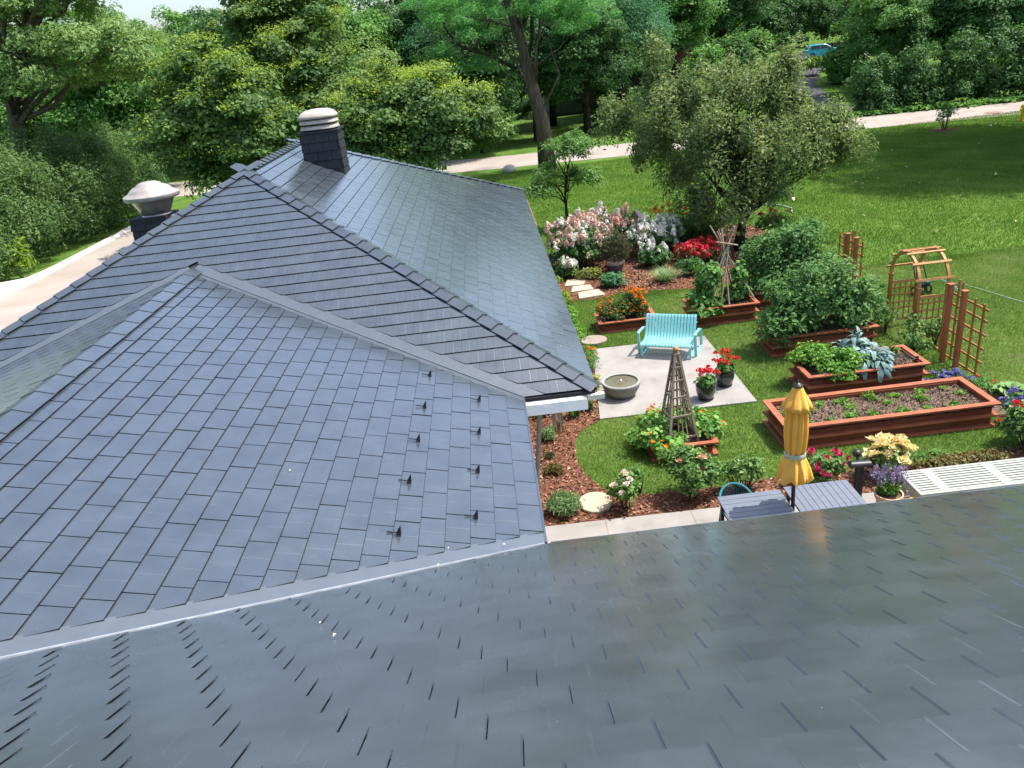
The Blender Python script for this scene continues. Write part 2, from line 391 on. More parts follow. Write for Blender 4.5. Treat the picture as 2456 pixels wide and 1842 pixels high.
leafy('strap_leaf', [(0.0, (0.05, 0.115, 0.025)), (1.0, (0.14, 0.24, 0.06))])
leafy('chip', [(0.0, (0.0688, 0.0287, 0.0175)), (0.5, (0.2375, 0.1025, 0.0625)), (0.85, (0.375, 0.1875, 0.1125)), (1.0, (0.5625, 0.375, 0.2625))], trans=0.0)
leafy('chip_tan', [(0.0, (0.12, 0.05, 0.025)), (0.5, (0.30, 0.145, 0.075)), (1.0, (0.46, 0.27, 0.16))], trans=0.0)
leafy('clod', [(0.0, (0.06, 0.0384, 0.0264)), (0.5, (0.156, 0.102, 0.0684)), (1.0, (0.288, 0.204, 0.144))], trans=0.0)
# petals
leafy('petal_white', [(0.0, (0.651, 0.651, 0.567)), (1.0, (0.861, 0.84, 0.777))], trans=0.25)
leafy('petal_blush', [(0.0, (0.62, 0.36, 0.28)), (0.6, (0.72, 0.51, 0.41)), (1.0, (0.80, 0.68, 0.58))], trans=0.25)
leafy('petal_peach', [(0.0, (0.70, 0.34, 0.22)), (1.0, (0.80, 0.55, 0.42))], trans=0.25)
leafy('petal_orange', [(0.0, (0.70, 0.13, 0.006)), (0.6, (0.82, 0.24, 0.01)), (1.0, (0.88, 0.40, 0.02))], trans=0.2)
leafy('petal_lily', [(0.0, (0.70, 0.16, 0.02)), (0.6, (0.80, 0.30, 0.05)), (1.0, (0.86, 0.52, 0.10))], trans=0.2)
leafy('petal_red', [(0.0, (0.50, 0.012, 0.012)), (0.6, (0.70, 0.03, 0.025)), (1.0, (0.82, 0.09, 0.07))], trans=0.2)
leafy('petal_crimson', [(0.0, (0.38, 0.015, 0.022)), (0.6, (0.62, 0.03, 0.045)), (1.0, (0.78, 0.09, 0.11))], trans=0.2)
leafy('petal_magenta', [(0.0, (0.42, 0.01, 0.07)), (1.0, (0.60, 0.04, 0.15))], trans=0.2)
leafy('petal_yellow', [(0.0, (0.76, 0.58, 0.16)), (0.5, (0.84, 0.72, 0.36)), (1.0, (0.88, 0.82, 0.56))], trans=0.25)
leafy('petal_purple', [(0.0, (0.17, 0.12, 0.42)), (1.0, (0.34, 0.28, 0.62))], trans=0.2)
leafy('petal_lavender', [(0.0, (0.20, 0.15, 0.30)), (1.0, (0.36, 0.29, 0.45))], trans=0.2)
leafy('petal_hem', [(0.0, (0.8, 0.6, 0.42)), (1.0, (0.85, 0.68, 0.5))], trans=0.2)
leafy('petal_pink', [(0.0, (0.72, 0.55, 0.50)), (1.0, (0.85, 0.74, 0.70))], trans=0.25)
leafy('petal_lime', [(0.0, (0.5, 0.55, 0.08)), (1.0, (0.72, 0.72, 0.20))], trans=0.25)

# ------------------------------------------------------------------ objects, tags, mesh builders
def tag(o, label=None, cat=None, group=None, kind=None):
    if label: o['label'] = label
    if cat: o['category'] = cat
    if group: o['group'] = group
    if kind: o['kind'] = kind
    return o

def thing(name, label, cat, loc=(0, 0, 0), rz=0.0, group=None, scale=1.0):
    o = bpy.data.objects.new(name, None)
    o.empty_display_size = 0.2
    COL.objects.link(o)
    o.location = [c * K for c in loc]
    o.rotation_euler = (0, 0, rz)
    o.scale = (scale, scale, scale) if np.isscalar(scale) else scale
    return tag(o, label, cat, group)

def place(mesh, name, parent=None, loc=(0, 0, 0), rot=None, scale=None):
    o = bpy.data.objects.new(name, mesh)
    COL.objects.link(o)
    o.parent = parent
    o.location = [c * K for c in loc]
    if rot is not None: o.rotation_euler = rot
    if scale is not None: o.scale = (scale,) * 3 if np.isscalar(scale) else scale
    return o

def dup(root, loc, rz, label, group=None, scale=None):
    r = root.copy(); COL.objects.link(r)
    r.location = [c * K for c in loc]; r.rotation_euler = (0, 0, rz)
    if scale is not None: r.scale = (scale,) * 3 if np.isscalar(scale) else scale
    r['label'] = label
    if group: r['group'] = group
    for ch in list(root.children):
        c = ch.copy(); COL.objects.link(c); c.parent = r
        for g in list(ch.children):
            d = g.copy(); COL.objects.link(d); d.parent = c
    return r

def frame_of(d, up=(0, 0, 1)):
    d = np.asarray(d, float); d = d / (np.linalg.norm(d) + 1e-12)
    up = np.asarray(up, float)
    if abs(d @ up) > 0.98: up = np.array([1.0, 0, 0])
    s = np.cross(d, up); s /= np.linalg.norm(s)
    return d, s, np.cross(s, d)

class MB:
    def __init__(self): self.v, self.f, self.m = [], [], []
    def add(self, verts, faces, mi=0):
        n = len(self.v)
        self.v.extend([tuple(map(float, p)) for p in verts])
        for f in faces:
            self.f.append([i + n for i in f]); self.m.append(mi)
        return self
    def box(self, c, s, rz=0.0, mi=0, taper=1.0):
        x, y, z = s[0] / 2, s[1] / 2, s[2] / 2
        ca, sa = math.cos(rz), math.sin(rz)
        vs = []
        for dz in (-z, z):
            t = taper if dz > 0 else 1.0
            for dx, dy in ((-x, -y), (x, -y), (x, y), (-x, y)):
                dx, dy = dx * t, dy * t
                vs.append((c[0] + dx * ca - dy * sa, c[1] + dx * sa + dy * ca, c[2] + dz))
        return self.add(vs, [(3, 2, 1, 0), (4, 5, 6, 7), (0, 1, 5, 4), (1, 2, 6, 5), (2, 3, 7, 6), (3, 0, 4, 7)], mi)
    def beam(self, p0, p1, w, h, up=(0, 0, 1), mi=0):
        p0, p1 = np.asarray(p0, float), np.asarray(p1, float)
        d, s, u = frame_of(p1 - p0, up)
        vs = []
        for p in (p0, p1):
            for a, b in ((-1, -1), (1, -1), (1, 1), (-1, 1)):
                vs.append(p + s * a * w / 2 + u * b * h / 2)
        return self.add(vs, [(0, 1, 2, 3), (7, 6, 5, 4), (4, 5, 1, 0), (5, 6, 2, 1), (6, 7, 3, 2), (7, 4, 0, 3)], mi)
    def tube(self, path, r, n=8, mi=0, cap=True):
        path = [np.asarray(p, float) for p in path]
        rs = [r] * len(path) if np.isscalar(r) else list(r)
        vs = []; s = None
        for i, p in enumerate(path):
            a = path[max(i - 1, 0)]; b = path[min(i + 1, len(path) - 1)]
            d = b - a; d /= (np.linalg.norm(d) + 1e-12)
            if s is None: _, s, u = frame_of(d)
            else:
                s = s - d * (s @ d); s /= (np.linalg.norm(s) + 1e-12); u = np.cross(s, d)
            for k in range(n):
                t = 2 * math.pi * k / n
                vs.append(p + (s * math.cos(t) + u * math.sin(t)) * rs[i])
        fs = []
        for i in range(len(path) - 1):
            for k in range(n):
                k2 = (k + 1) % n
                fs.append((i * n + k, i * n + k2, (i + 1) * n + k2, (i + 1) * n + k))
        if cap:
            fs.append(tuple(range(n - 1, -1, -1))); fs.append(tuple((len(path) - 1) * n + k for k in range(n)))
        return self.add(vs, fs, mi)
    def lathe(self, prof, c=(0, 0, 0), n=24, mi=0, wob=None, sq=0.0, cap=True):
        vs = []
        for j, (r, z) in enumerate(prof):
            for k in range(n):
                t = 2 * math.pi * k / n
                rr = r * (wob(t, j) if wob else 1.0)
                if sq:
                    q = max(abs(math.cos(t)), abs(math.sin(t)))
                    rr *= (1 - sq) + sq / q
                vs.append((c[0] + rr * math.cos(t), c[1] + rr * math.sin(t), c[2] + z))
        fs = []
        for j in range(len(prof) - 1):
            for k in range(n):
                k2 = (k + 1) % n
                fs.append((j * n + k, j * n + k2, (j + 1) * n + k2, (j + 1) * n + k))
        if cap and prof[0][0] > 1e-4: fs.append(tuple(range(n - 1, -1, -1)))
        if cap and prof[-1][0] > 1e-4: fs.append(tuple((len(prof) - 1) * n + k for k in range(n)))
        return self.add(vs, fs, mi)
    def prism(self, poly, z0, z1, mi=0, c=(0, 0)):
        n = len(poly)
        vs = [(x + c[0], y + c[1], z0) for x, y in poly] + [(x + c[0], y + c[1], z1) for x, y in poly]
        fs = [tuple(range(n - 1, -1, -1)), tuple(range(n, 2 * n))]
        fs += [(i, (i + 1) % n, n + (i + 1) % n, n + i) for i in range(n)]
        return self.add(vs, fs, mi)
    def ball(self, c, r, n=12, m=8, mi=0):
        rx, ry, rz = (r,) * 3 if np.isscalar(r) else r
        vs = [(c[0], c[1], c[2] - rz)]
        for j in range(1, m):
            a = -math.pi / 2 + math.pi * j / m
            for k in range(n):
                t = 2 * math.pi * k / n
                vs.append((c[0] + rx * math.cos(a) * math.cos(t), c[1] + ry * math.cos(a) * math.sin(t), c[2] + rz * math.sin(a)))
        vs.append((c[0], c[1], c[2] + rz))
        fs = [(0, 1 + (k + 1) % n, 1 + k) for k in range(n)]
        for j in range(m - 2):
            for k in range(n):
                k2 = (k + 1) % n
                fs.append((1 + j * n + k, 1 + j * n + k2, 1 + (j + 1) * n + k2, 1 + (j + 1) * n + k))
        L = len(vs) - 1; b = 1 + (m - 2) * n
        fs += [(b + k, b + (k + 1) % n, L) for k in range(n)]
        return self.add(vs, fs, mi)
    def mesh(self, name, mats, smooth=False, bevel=0.0, sharp=40):
        me = bpy.data.meshes.new(name)
        me.from_pydata([(x * K, y * K, z * K) for x, y, z in self.v], [], self.f)
        for mm in ([mats] if isinstance(mats, str) else mats): me.materials.append(MATS[mm])
        me.polygons.foreach_set('material_index', self.m)
        if smooth:
            me.polygons.foreach_set('use_smooth', [True] * len(self.f))
            if smooth != 'all':
                try: me.set_sharp_from_angle(angle=math.radians(sharp))
                except Exception: pass
        me.update()
        return me
    def build(self, name, mats, parent=None, smooth=False, loc=(0, 0, 0), rot=None, bevel=0.0):
        o = place(self.mesh(name, mats, smooth), name, parent, loc, rot)
        if bevel:
            b = o.modifiers.new('bevel', 'BEVEL'); b.width = bevel * K; b.segments = 2; b.limit_method = 'ANGLE'
        return o

def np_mesh(name, verts, faces, mat, rnd=None, smooth=False):
    """verts (n,3) in layout units, faces (m,k) of equal size"""
    verts = np.ascontiguousarray(verts, np.float32) * np.float32(K)
    faces = np.ascontiguousarray(faces, np.int32)
    m, k = faces.shape
    me = bpy.data.meshes.new(name)
    me.vertices.add(len(verts)); me.vertices.foreach_set('co', verts.ravel())
    me.loops.add(m * k); me.loops.foreach_set('vertex_index', faces.ravel())
    me.polygons.add(m); me.polygons.foreach_set('loop_start', np.arange(0, m * k, k, dtype=np.int32))
    if rnd is not None:
        a = me.attributes.new('rnd', 'FLOAT', 'FACE'); a.data.foreach_set('value', np.ascontiguousarray(rnd, np.float32))
    me.materials.append(MATS[mat])
    if smooth: me.polygons.foreach_set('use_smooth', np.ones(m, bool))
    me.update(calc_edges=True)
    return me

def unit(v): return v / (np.linalg.norm(v, axis=-1, keepdims=True) + 1e-9)

def leaf_mesh(name, P, Nn, size, mat, rng, aspect=0.55, fold=0.12, along=None, jitter=0.35, rnd=None, quad=False):
    """one folded diamond leaf (2 triangles) per point"""
    n = len(P)
    Nn = unit(Nn + rng.normal(0, jitter, (n, 3)))
    A = rng.normal(0, 1, (n, 3)) if along is None else along + rng.normal(0, 0.45, (n, 3))
    T = unit(A - Nn * np.sum(A * Nn, 1, keepdims=True))
    B = np.cross(Nn, T)
    s = (np.full(n, size) if np.isscalar(size) else size)[:, None] * np.clip(rng.lognormal(-0.05, 0.33, (n, 1)), 0.4, 2.0)
    up = Nn * s * fold
    V = np.empty((n, 4, 3))
    V[:, 0] = P - T * s * 0.5; V[:, 2] = P + T * s * 0.5 - up * 0.6
    V[:, 1] = P + B * s * aspect * 0.5 + up; V[:, 3] = P - B * s * aspect * 0.5 + up
    base = np.arange(n)[:, None] * 4
    Fc = np.concatenate([base + np.array([0, 1, 2]), base + np.array([0, 2, 3])], 1).reshape(-1, 3)
    r = rng.random(n) if rnd is None else rnd
    return np_mesh(name, V.reshape(-1, 3), Fc, mat, np.repeat(r, 2))

def crown_points(rng, n, lobes, cr, ncl, flat=0.5, low=-0.55, shell=0.3):
    """leaf points gathered in clumps that fill the outer part of one or more ellipsoid lobes"""
    w = np.array([(a * b * c) ** 0.6667 for _, (a, b, c) in lobes]); w /= w.sum()
    li = rng.choice(len(lobes), ncl, p=w)
    C = np.array([l[0] for l in lobes])[li]; R = np.array([l[1] for l in lobes])[li]
    d = unit(rng.normal(0, 1, (ncl, 3)))
    d[:, 2] = np.where(d[:, 2] < low, -d[:, 2] * 0.5, d[:, 2]); d = unit(d)
    rad = rng.random((ncl, 1)) ** shell * rng.uniform(0.82, 1.1, (ncl, 1))
    cc = C + d * R * rad
    crs = cr * rng.uniform(0.6, 1.35, ncl)
    ci = rng.integers(0, ncl, n)
    o = unit(rng.normal(0, 1, (n, 3))) * rng.random((n, 1)) ** 0.45
    o[:, 2] *= flat
    P = cc[ci] + o * crs[ci][:, None]
    P[:, 2] -= 0.25 * crs[ci] * (o[:, 0] ** 2 + o[:, 1] ** 2)
    Nn = unit(o * 0.7 + d[ci] * 0.45 + np.array([0, 0, 0.75]))
    return P, Nn, cc, ci

def bent(p0, p1, rng, k=4, wob=0.08):
    p0, p1 = np.asarray(p0, float), np.asarray(p1, float)
    L = np.linalg.norm(p1 - p0)
    pts = []
    for i in range(k + 1):
        t = i / k
        pts.append(p0 + (p1 - p0) * t + rng.normal(0, wob * L * 0.5, 3) * math.sin(math.pi * t))
    return pts

def tree(label, base, lobes, n, leaf, mat, bark='bark_dark', trunk_r=0.2, trunk=None, limbs=16, cr=0.9, ncl=90, name='broadleaf_tree',
         seed=1, aspect=0.55, group=None, low=-0.55, shell=0.3, droop=False, extra=None, flat=0.5, rz=0.0, limb_r=0.3, cat='tree', jitter=0.35):
    """base: ground point; lobes and trunk points are given in absolute layout units"""
    rng = np.random.default_rng(seed)
    base = np.asarray(base, float)
    root = thing(name, label, cat, base, group=group)
    rel = [(np.asarray(c, float) - base, r) for c, r in lobes]
    P, Nn, cc, ci = crown_points(rng, n, rel, cr, ncl, flat, low, shell)
    if droop:
        along = np.tile(np.array([0, 0, -1.0]), (n, 1))
    else: along = None
    rn = np.clip(rng.random(ncl)[ci] * 0.5 + rng.random(n) * 0.5, 0, 1)
    me = leaf_mesh('crown', P, Nn, leaf, mat, rng, aspect, along=along, rnd=rn, jitter=jitter)
    place(me, 'crown', root)
    mb = MB()
    tp = [np.asarray(p, float) - base for p in trunk] if trunk else [np.zeros(3), rel[0][0] * np.array([0.6, 0.6, 0.5]), rel[0][0]]
    tp[0] = tp[0] - np.array([0, 0, 0.05])
    k = len(tp)
    rs = [trunk_r * (1.25 if i == 0 else 1.0) * (1 - 0.62 * i / (k - 1)) for i in range(k)]
    mb.tube(tp, rs, 10)
    mid = tp[max(1, k - 2)]
    sel = rng.choice(ncl, min(limbs, ncl), replace=False)
    for s in sel:
        t = rng.uniform(0.25, 1.0)
        j = min(int((k - 1) * t), k - 2); q = (k - 1) * t - j
        p0 = tp[j] * (1 - q) + tp[j + 1] * q
        if p0[2] > cc[s][2] + 0.3: p0 = mid
        r0 = trunk_r * limb_r * rng.uniform(0.6, 1.2)
        mb.tube(bent(p0, cc[s], rng, 4, 0.10), [r0 * (1 - 0.2 * i) for i in range(5)], 6)
    mb.build('trunk', bark, root, smooth='all')
    if extra: extra(root, P, Nn, rng)
    return root

# flower head prototypes: petals on a ball, a cup or a disc
def bloom_mesh(name, mat, kind, seed=0, n=46, r=0.06):
    rng = np.random.default_rng(seed)
    if kind == 'pom':
        d = unit(rng.normal(0, 1, (n, 3))); d[:, 2] = np.abs(d[:, 2]) * 1.0 - 0.35
        P = d * r * rng.uniform(0.75, 1.05, (n, 1)); return leaf_mesh(name, P, unit(d), r * 0.62, mat, rng, 0.95, 0.1)
    if kind == 'panicle':
        t = rng.random(n); a = rng.random(n) * 2 * math.pi
        rr = r * (1.0 - 0.75 * t) * rng.uniform(0.75, 1.1, n)
        P = np.stack([rr * np.cos(a), rr * np.sin(a), t * r * 2.0 - 0.4 * r], 1)
        Nn = unit(np.stack([np.cos(a), np.sin(a), np.full(n, 0.45)], 1)); return leaf_mesh(name, P, Nn, r * 0.5, mat, rng, 0.95, 0.1)
    if kind == 'rose':
        P, Nn, al = [], [], []
        for ring, (rad, cnt, tilt) in enumerate(((0.25, 5, 0.25), (0.55, 6, 0.6), (0.85, 7, 1.1))):
            for i in range(cnt):
                a = 2 * math.pi * (i + 0.4 * ring) / cnt
                P.append((rad * r * math.cos(a), rad * r * math.sin(a), r * (0.35 - 0.25 * ring)))
                Nn.append((-math.cos(a) * (1.2 - tilt), -math.sin(a) * (1.2 - tilt), tilt))
        return leaf_mesh(name, np.array(P), unit(np.array(Nn)), r * 0.85, mat, rng, 1.05, 0.15, jitter=0.15)
    if kind == 'disc':
        P, Nn, al = [], [], []
        for ring, (rad, cnt) in enumerate(((0.3, 5), (0.72, 9))):
            for i in range(cnt):
                a = 2 * math.pi * (i + 0.5 * ring) / cnt
                P.append((rad * r * math.cos(a), rad * r * math.sin(a), r * 0.25 * (1 - ring)))
                Nn.append((0.25 * math.cos(a), 0.25 * math.sin(a), 1)); al.append((math.cos(a), math.sin(a), 0))
        return leaf_mesh(name, np.array(P), unit(np.array(Nn)), r * 0.8, mat, rng, 0.75, 0.12, along=np.array(al) * 3, jitter=0.12)
    if kind == 'trumpet':
        P, Nn, al = [], [], []
        for i in range(6):
            a = 2 * math.pi * i / 6
            P.append((0.5 * r * math.cos(a), 0.5 * r * math.sin(a), r * 0.35)); Nn.append((-math.cos(a) * 0.7, -math.sin(a) * 0.7, 0.7)); al.append((math.cos(a), math.sin(a), 0.8))
        return leaf_mesh(name, np.array(P), unit(np.array(Nn)), r * 1.15, mat, rng, 0.45, 0.12, along=np.array(al) * 3, jitter=0.1)

BLOOM = {}
def bloom(kind, mat, r, seed=0, n=46):
    key = (kind, mat, r, seed, n)
    if key not in BLOOM: BLOOM[key] = bloom_mesh('flower', mat, kind, seed, n, r)
    return BLOOM[key]

def add_blooms(root, P, Nn, rng, specs, name='flower', lift=0.03):
    """specs: (count, [meshes], selector(P,Nn)->weights)"""
    for count, meshes, sel in specs:
        w = sel(P, Nn); w = w / w.sum()
        idx = rng.choice(len(P), count, p=w)
        for i in idx:
            p = P[i] + np.array([0, 0, lift]) + Nn[i] * lift
            o = place(meshes[rng.integers(len(meshes))], name, root, p, (rng.normal(0, 0.35), rng.normal(0, 0.35), rng.random() * 6.28), rng.uniform(0.75, 1.2))

def top_sel(power=3.0):
    def f(P, Nn):
        z = (P[:, 2] - P[:, 2].min()) / (np.ptp(P[:, 2]) + 1e-6)
        return np.clip(Nn[:, 2], 0.01, 1) * (0.06 + z ** power)
    return f
def outer_sel(p=2.0):
    def f(P, Nn):
        c = P.mean(0); d = (P - c) / (P.std(0) + 1e-6); r = np.linalg.norm(d, axis=1)
        return np.clip(r, 0.01, 9) ** p * np.clip(Nn[:, 2] + 0.5, 0.02, 2) * np.where(P[:, 2] > np.quantile(P[:, 2], 0.25), 1, 0.15)
    return f

def shrub(name, label, cat, base, rad, h, n, leaf, mat, seed=1, ncl=28, cr=None, aspect=0.6, blooms=None, group=None, z0=0.0, stems=7, lift=0.03,
          stem_mat='stem_green', lobes=None, jitter=0.4, part='foliage', flat=0.8, shell=0.35, droop=False, low=-0.35):
    rng = np.random.default_rng(seed)
    root = thing(name, label, cat, (base[0], base[1], z0), group=group)
    rx, ry = (rad, rad) if np.isscalar(rad) else rad
    cr = cr or 0.33 * min(rx, ry) + 0.12 * h
    lb = lobes or [((0, 0, h * 0.5), (max(rx - cr * 0.6, 0.04), max(ry - cr * 0.6, 0.04), max(h * 0.5 - cr * 0.4, 0.04)))]
    P, Nn, cc, ci = crown_points(rng, n, lb, cr, ncl, flat, low, shell)
    P[:, 2] = np.maximum(P[:, 2], 0.02)
    rn = np.clip(rng.random(ncl)[ci] * 0.4 + rng.random(n) * 0.6, 0, 1)
    along = np.tile(np.array([0, 0, -1.0]), (n, 1)) if droop else None
    place(leaf_mesh(part, P, Nn, leaf, mat, rng, aspect, rnd=rn, jitter=jitter, along=along), part, root)
    if stems:
        mb = MB()
        for s in rng.choice(ncl, min(stems, ncl), replace=False):
            mb.tube(bent((cc[s][0] * 0.25, cc[s][1] * 0.25, -0.02), cc[s], rng, 3, 0.1), [0.012, 0.010, 0.008, 0.005], 5)
        mb.build('stem', stem_mat, root, smooth='all')
    if blooms: add_blooms(root, P, Nn, rng, blooms, lift=lift)
    return root

def blades(rng, n, base_pts, length, width, spread, bend=0.5, seg=3):
    """arching strap leaves: returns verts, quads"""
    a = rng.random(n) * 2 * math.pi
    L = length * rng.uniform(0.6, 1.15, n); sp = spread * rng.uniform(0.3, 1.2, n)
    d = np.stack([np.cos(a), np.sin(a), np.zeros(n)], 1); s = np.stack([-np.sin(a), np.cos(a), np.zeros(n)], 1)
    V = np.empty((n, seg + 1, 2, 3))
    for i in range(seg + 1):
        t = i / seg
        c = base_pts + d * (sp * t ** 1.5)[:, None] + np.array([0, 0, 1.0]) * (L * (t - bend * t * t))[:, None]
        w = width * (1 - t) ** 0.6 + width * 0.06
        V[:, i, 0] = c - s * w / 2; V[:, i, 1] = c + s * w / 2
    vid = np.arange(n * (seg + 1) * 2).reshape(n, seg + 1, 2)
    Q = np.stack([vid[:, :-1, 0], vid[:, :-1, 1], vid[:, 1:, 1], vid[:, 1:, 0]], -1).reshape(-1, 4)
    return V.reshape(-1, 3), Q, np.repeat(rng.random(n), seg)

def tuft(name, label, cat, base, n, length, width, spread, mat, seed=1, rad=0.05, bend=0.5, group=None, z0=0.0, blooms=None, part='foliage'):
    rng = np.random.default_rng(seed)
    root = thing(name, label, cat, (base[0], base[1], z0), group=group)
    bp = np.zeros((n, 3)); rr = rad * np.sqrt(rng.random(n)); aa = rng.random(n) * 6.283
    bp[:, 0], bp[:, 1] = rr * np.cos(aa), rr * np.sin(aa)
    V, Q, r = blades(rng, n, bp, length, width, spread, bend)
    place(np_mesh(part, V, Q, mat, r), part, root)
    if blooms: blooms(root, rng)
    return root

# ------------------------------------------------------------------ ground, road, paving
def sheet(name, poly, z, mat, kind='structure', thick=0.0):
    mb = MB()
    if thick: mb.prism(poly, z - thick, z)
    else: mb.add([(x, y, z) for x, y in poly], [tuple(range(len(poly)))])
    o = mb.build(name, mat)
    return tag(o, kind=kind)

def build_ground():
    xs = np.concatenate([np.linspace(-900, -120, 14), np.linspace(-100, 0, 26), np.linspace(1, 40, 40), np.linspace(44, 120, 20), np.linspace(160, 900, 12)])
    ys = np.concatenate([np.linspace(-400, -30, 8), np.linspace(-20, 46, 34), np.linspace(47, 100, 54), np.linspace(110, 1500, 24)])
    X, Y = np.meshgrid(xs, ys)
    Z = gz(X, Y)
    V = np.stack([X, Y, Z], -1).reshape(-1, 3)
    nx, ny = len(xs), len(ys)
    i = np.arange(nx * ny).reshape(ny, nx)
    Q = np.stack([i[:-1, :-1], i[:-1, 1:], i[1:, 1:], i[1:, :-1]], -1).reshape(-1, 4)
    o = place(np_mesh('lawn', V, Q, 'lawn', smooth=True), 'lawn')
    tag(o, kind='structure')
build_ground()

def road_strip():
    near = [(-70, 62), (-40, 55), (-26, 49.5), (-16, 45.8), (-8, 44.2), (0, 42.4), (8, 41.4), (20, 40.9), (26, 39.6), (34, 38.4), (60, 37.2), (120, 36)]
    mb = MB(); vs = []
    for i, (x, y) in enumerate(near):
        w = 6.2 if x < -5 else 4.9
        vs += [(x, y, 0.012), (x + (0.9 if x > 15 else 0), y + w, 0.012)]
    fs = [(2 * i, 2 * i + 2, 2 * i + 3, 2 * i + 1) for i in range(len(near) - 1)]
    mb.add(vs, fs)
    o = mb.build('road', 'road_concrete')
    tag(o, kind='structure')
    c = MB()
    rng = np.random.default_rng(3)
    for a, b in (((22.4, 41.9), (26.0, 42.6)), ((26.0, 42.6), (28.2, 41.6)), ((28.2, 44.3), (28.9, 42.9)), ((5.5, 43.2), (9, 43.6)), ((15, 42.1), (18, 43.4))):
        pts = bent((*a, 0.016), (*b, 0.016), rng, 7, 0.08)
        for p, q in zip(pts[:-1], pts[1:]):
            p[2] = q[2] = 0.016
            d = q - p; s = np.array([-d[1], d[0], 0]); s = s / np.linalg.norm(s) * 0.03
            c.add([p - s, q - s, q + s, p + s], [(0, 1, 2, 3)])
    o = c.build('road_cracks', 'crack_dark'); tag(o, kind='structure')
road_strip()

# asphalt driveway that climbs from the road to the parked car
def driveway():
    left = [(18.2, 45.6), (19.6, 52), (21.6, 60), (24.5, 68), (27.6, 74), (33, 79), (40, 81.5), (50, 83)]
    right = [(22.6, 45.4), (23.0, 52), (24.6, 59), (27.5, 65), (30.8, 69), (35, 71.8), (41, 73.6), (50, 75)]
    mb = MB(); vs = []
    for (a, b), (c, d) in zip(left, right):
        vs += [(a, b, float(gz(a, b)) + 0.03), (c, d, float(gz(c, d)) + 0.03)]
    mb.add(vs, [(2 * i, 2 * i + 1, 2 * i + 3, 2 * i + 2) for i in range(len(left) - 1)])
    tag(mb.build('driveway', 'asphalt'), kind='structure')
    # pale paving tongue beside the drive
    mb = MB(); q = [(29.6, 66.5), (31.4, 67.2), (35.5, 70.2), (34.6, 71.0), (31.5, 69.2)]
    mb.add([(x, y, float(gz(x, y)) + 0.05) for x, y in q], [tuple(range(5))])
    tag(mb.build('paving', 'flagstone'), kind='structure')
driveway()

# side drive and its pale edge west of the house
sheet('side_driveway', [(-16.7, 14), (-13.0, 14), (-13.0, 40), (-16.7, 40)], 0.012, 'road_concrete')

# garden paving
PATIO = [(1.44, 11.72), (4.12, 11.68), (4.13, 14.92), (1.78, 14.92)]
sheet('patio', PATIO, 0.03, 'concrete', thick=0.06)
sheet('walkway', [(-0.6, 6.6), (9.0, 6.6), (9.0, 8.42), (2.5, 8.70), (0.05, 8.74), (-0.6, 8.74)], 0.035, 'concrete', thick=0.06)
def joints():
    mb = MB()
    for a, b in (((1.03, 8.3), (1.05, 8.73)), ((2.2, 8.3), (2.2, 8.71)), ((3.4, 8.0), (3.4, 8.6))):
        mb.beam((*a, 0.036), (*b, 0.036), 0.012, 0.004)
    tag(mb.build('walkway_joints', 'crack_dark'), kind='structure')
joints()
MULCH_HOUSE = [(0.0, 8.76), (2.5, 8.72), (8.6, 8.44), (8.6, 9.25), (6.4, 9.32), (4.6, 9.35), (2.71, 9.22), (1.9, 9.24), (1.34, 9.30), (1.12, 9.58), (0.96, 9.95), (0.88, 10.38), (0.90, 10.85), (0.97, 11.22), (1.15, 11.47), (1.43, 11.70), (1.48, 12.3), (1.76, 14.9), (1.72, 15.2), (-0.1, 15.2), (-0.1, 9.2)]
MULCH_BACK = [(1.75, 18.35), (2.35, 18.25), (3.2, 18.6), (4.2, 18.3), (5.0, 18.1), (6.1, 18.4), (7.4, 19.6), (8.3, 21.4), (8.2, 23.6), (6.6, 24.6), (4.2, 24.4), (2.6, 23.6), (1.6, 22.2), (1.3, 20.2)]
sheet('mulch_bed', MULCH_HOUSE, 0.012, 'mulch')
sheet('mulch_bed', MULCH_BACK, 0.012, 'mulch')

def inside(poly, x, y):
    x, y = np.asarray(x), np.asarray(y)
    r = np.zeros(x.shape, bool); j = len(poly) - 1
    for i in range(len(poly)):
        (xi, yi), (xj, yj) = poly[i], poly[j]
        c = ((yi > y) != (yj > y)) & (x < (xj - xi) * (y - yi) / (yj - yi + 1e-12) + xi)
        r ^= c; j = i
    return r

BEDS = {}          # footprints kept free of grass
def chips(name, label, poly, n, mat, size, seed):
    rng = np.random.default_rng(seed)
    p = np.array(poly); lo, hi = p.min(0), p.max(0)
    x = rng.uniform(lo[0], hi[0], n * 3); y = rng.uniform(lo[1], hi[1], n * 3)
    k = inside(poly, x, y); x, y = x[k][:n], y[k][:n]
    P = np.stack([x, y, 0.016 + rng.random(len(x)) * 0.03], 1)
    Nn = np.tile(np.array([0, 0, 1.0]), (len(x), 1))
    o = place(leaf_mesh(name, P, Nn, size, mat, rng, 0.5, 0.05, jitter=0.5), name)
    tag(o, label, 'mulch', kind='stuff')
chips('mulch_chips', 'reddish brown wood chips covering the bed beside the house', MULCH_HOUSE, 16000, 'chip', 0.045, 5)
chips('mulch_chips', 'brown wood chips under the hydrangeas at the back', MULCH_BACK, 14000, 'chip', 0.055, 6)
chips('mulch_chips', 'fresh tan wood chips around the bird house pole', [(3.05, 19.0), (3.5, 18.72), (4.1, 18.75), (4.3, 19.4), (3.9, 20.3), (3.3, 20.2)], 2600, 'chip_tan', 0.06, 7)

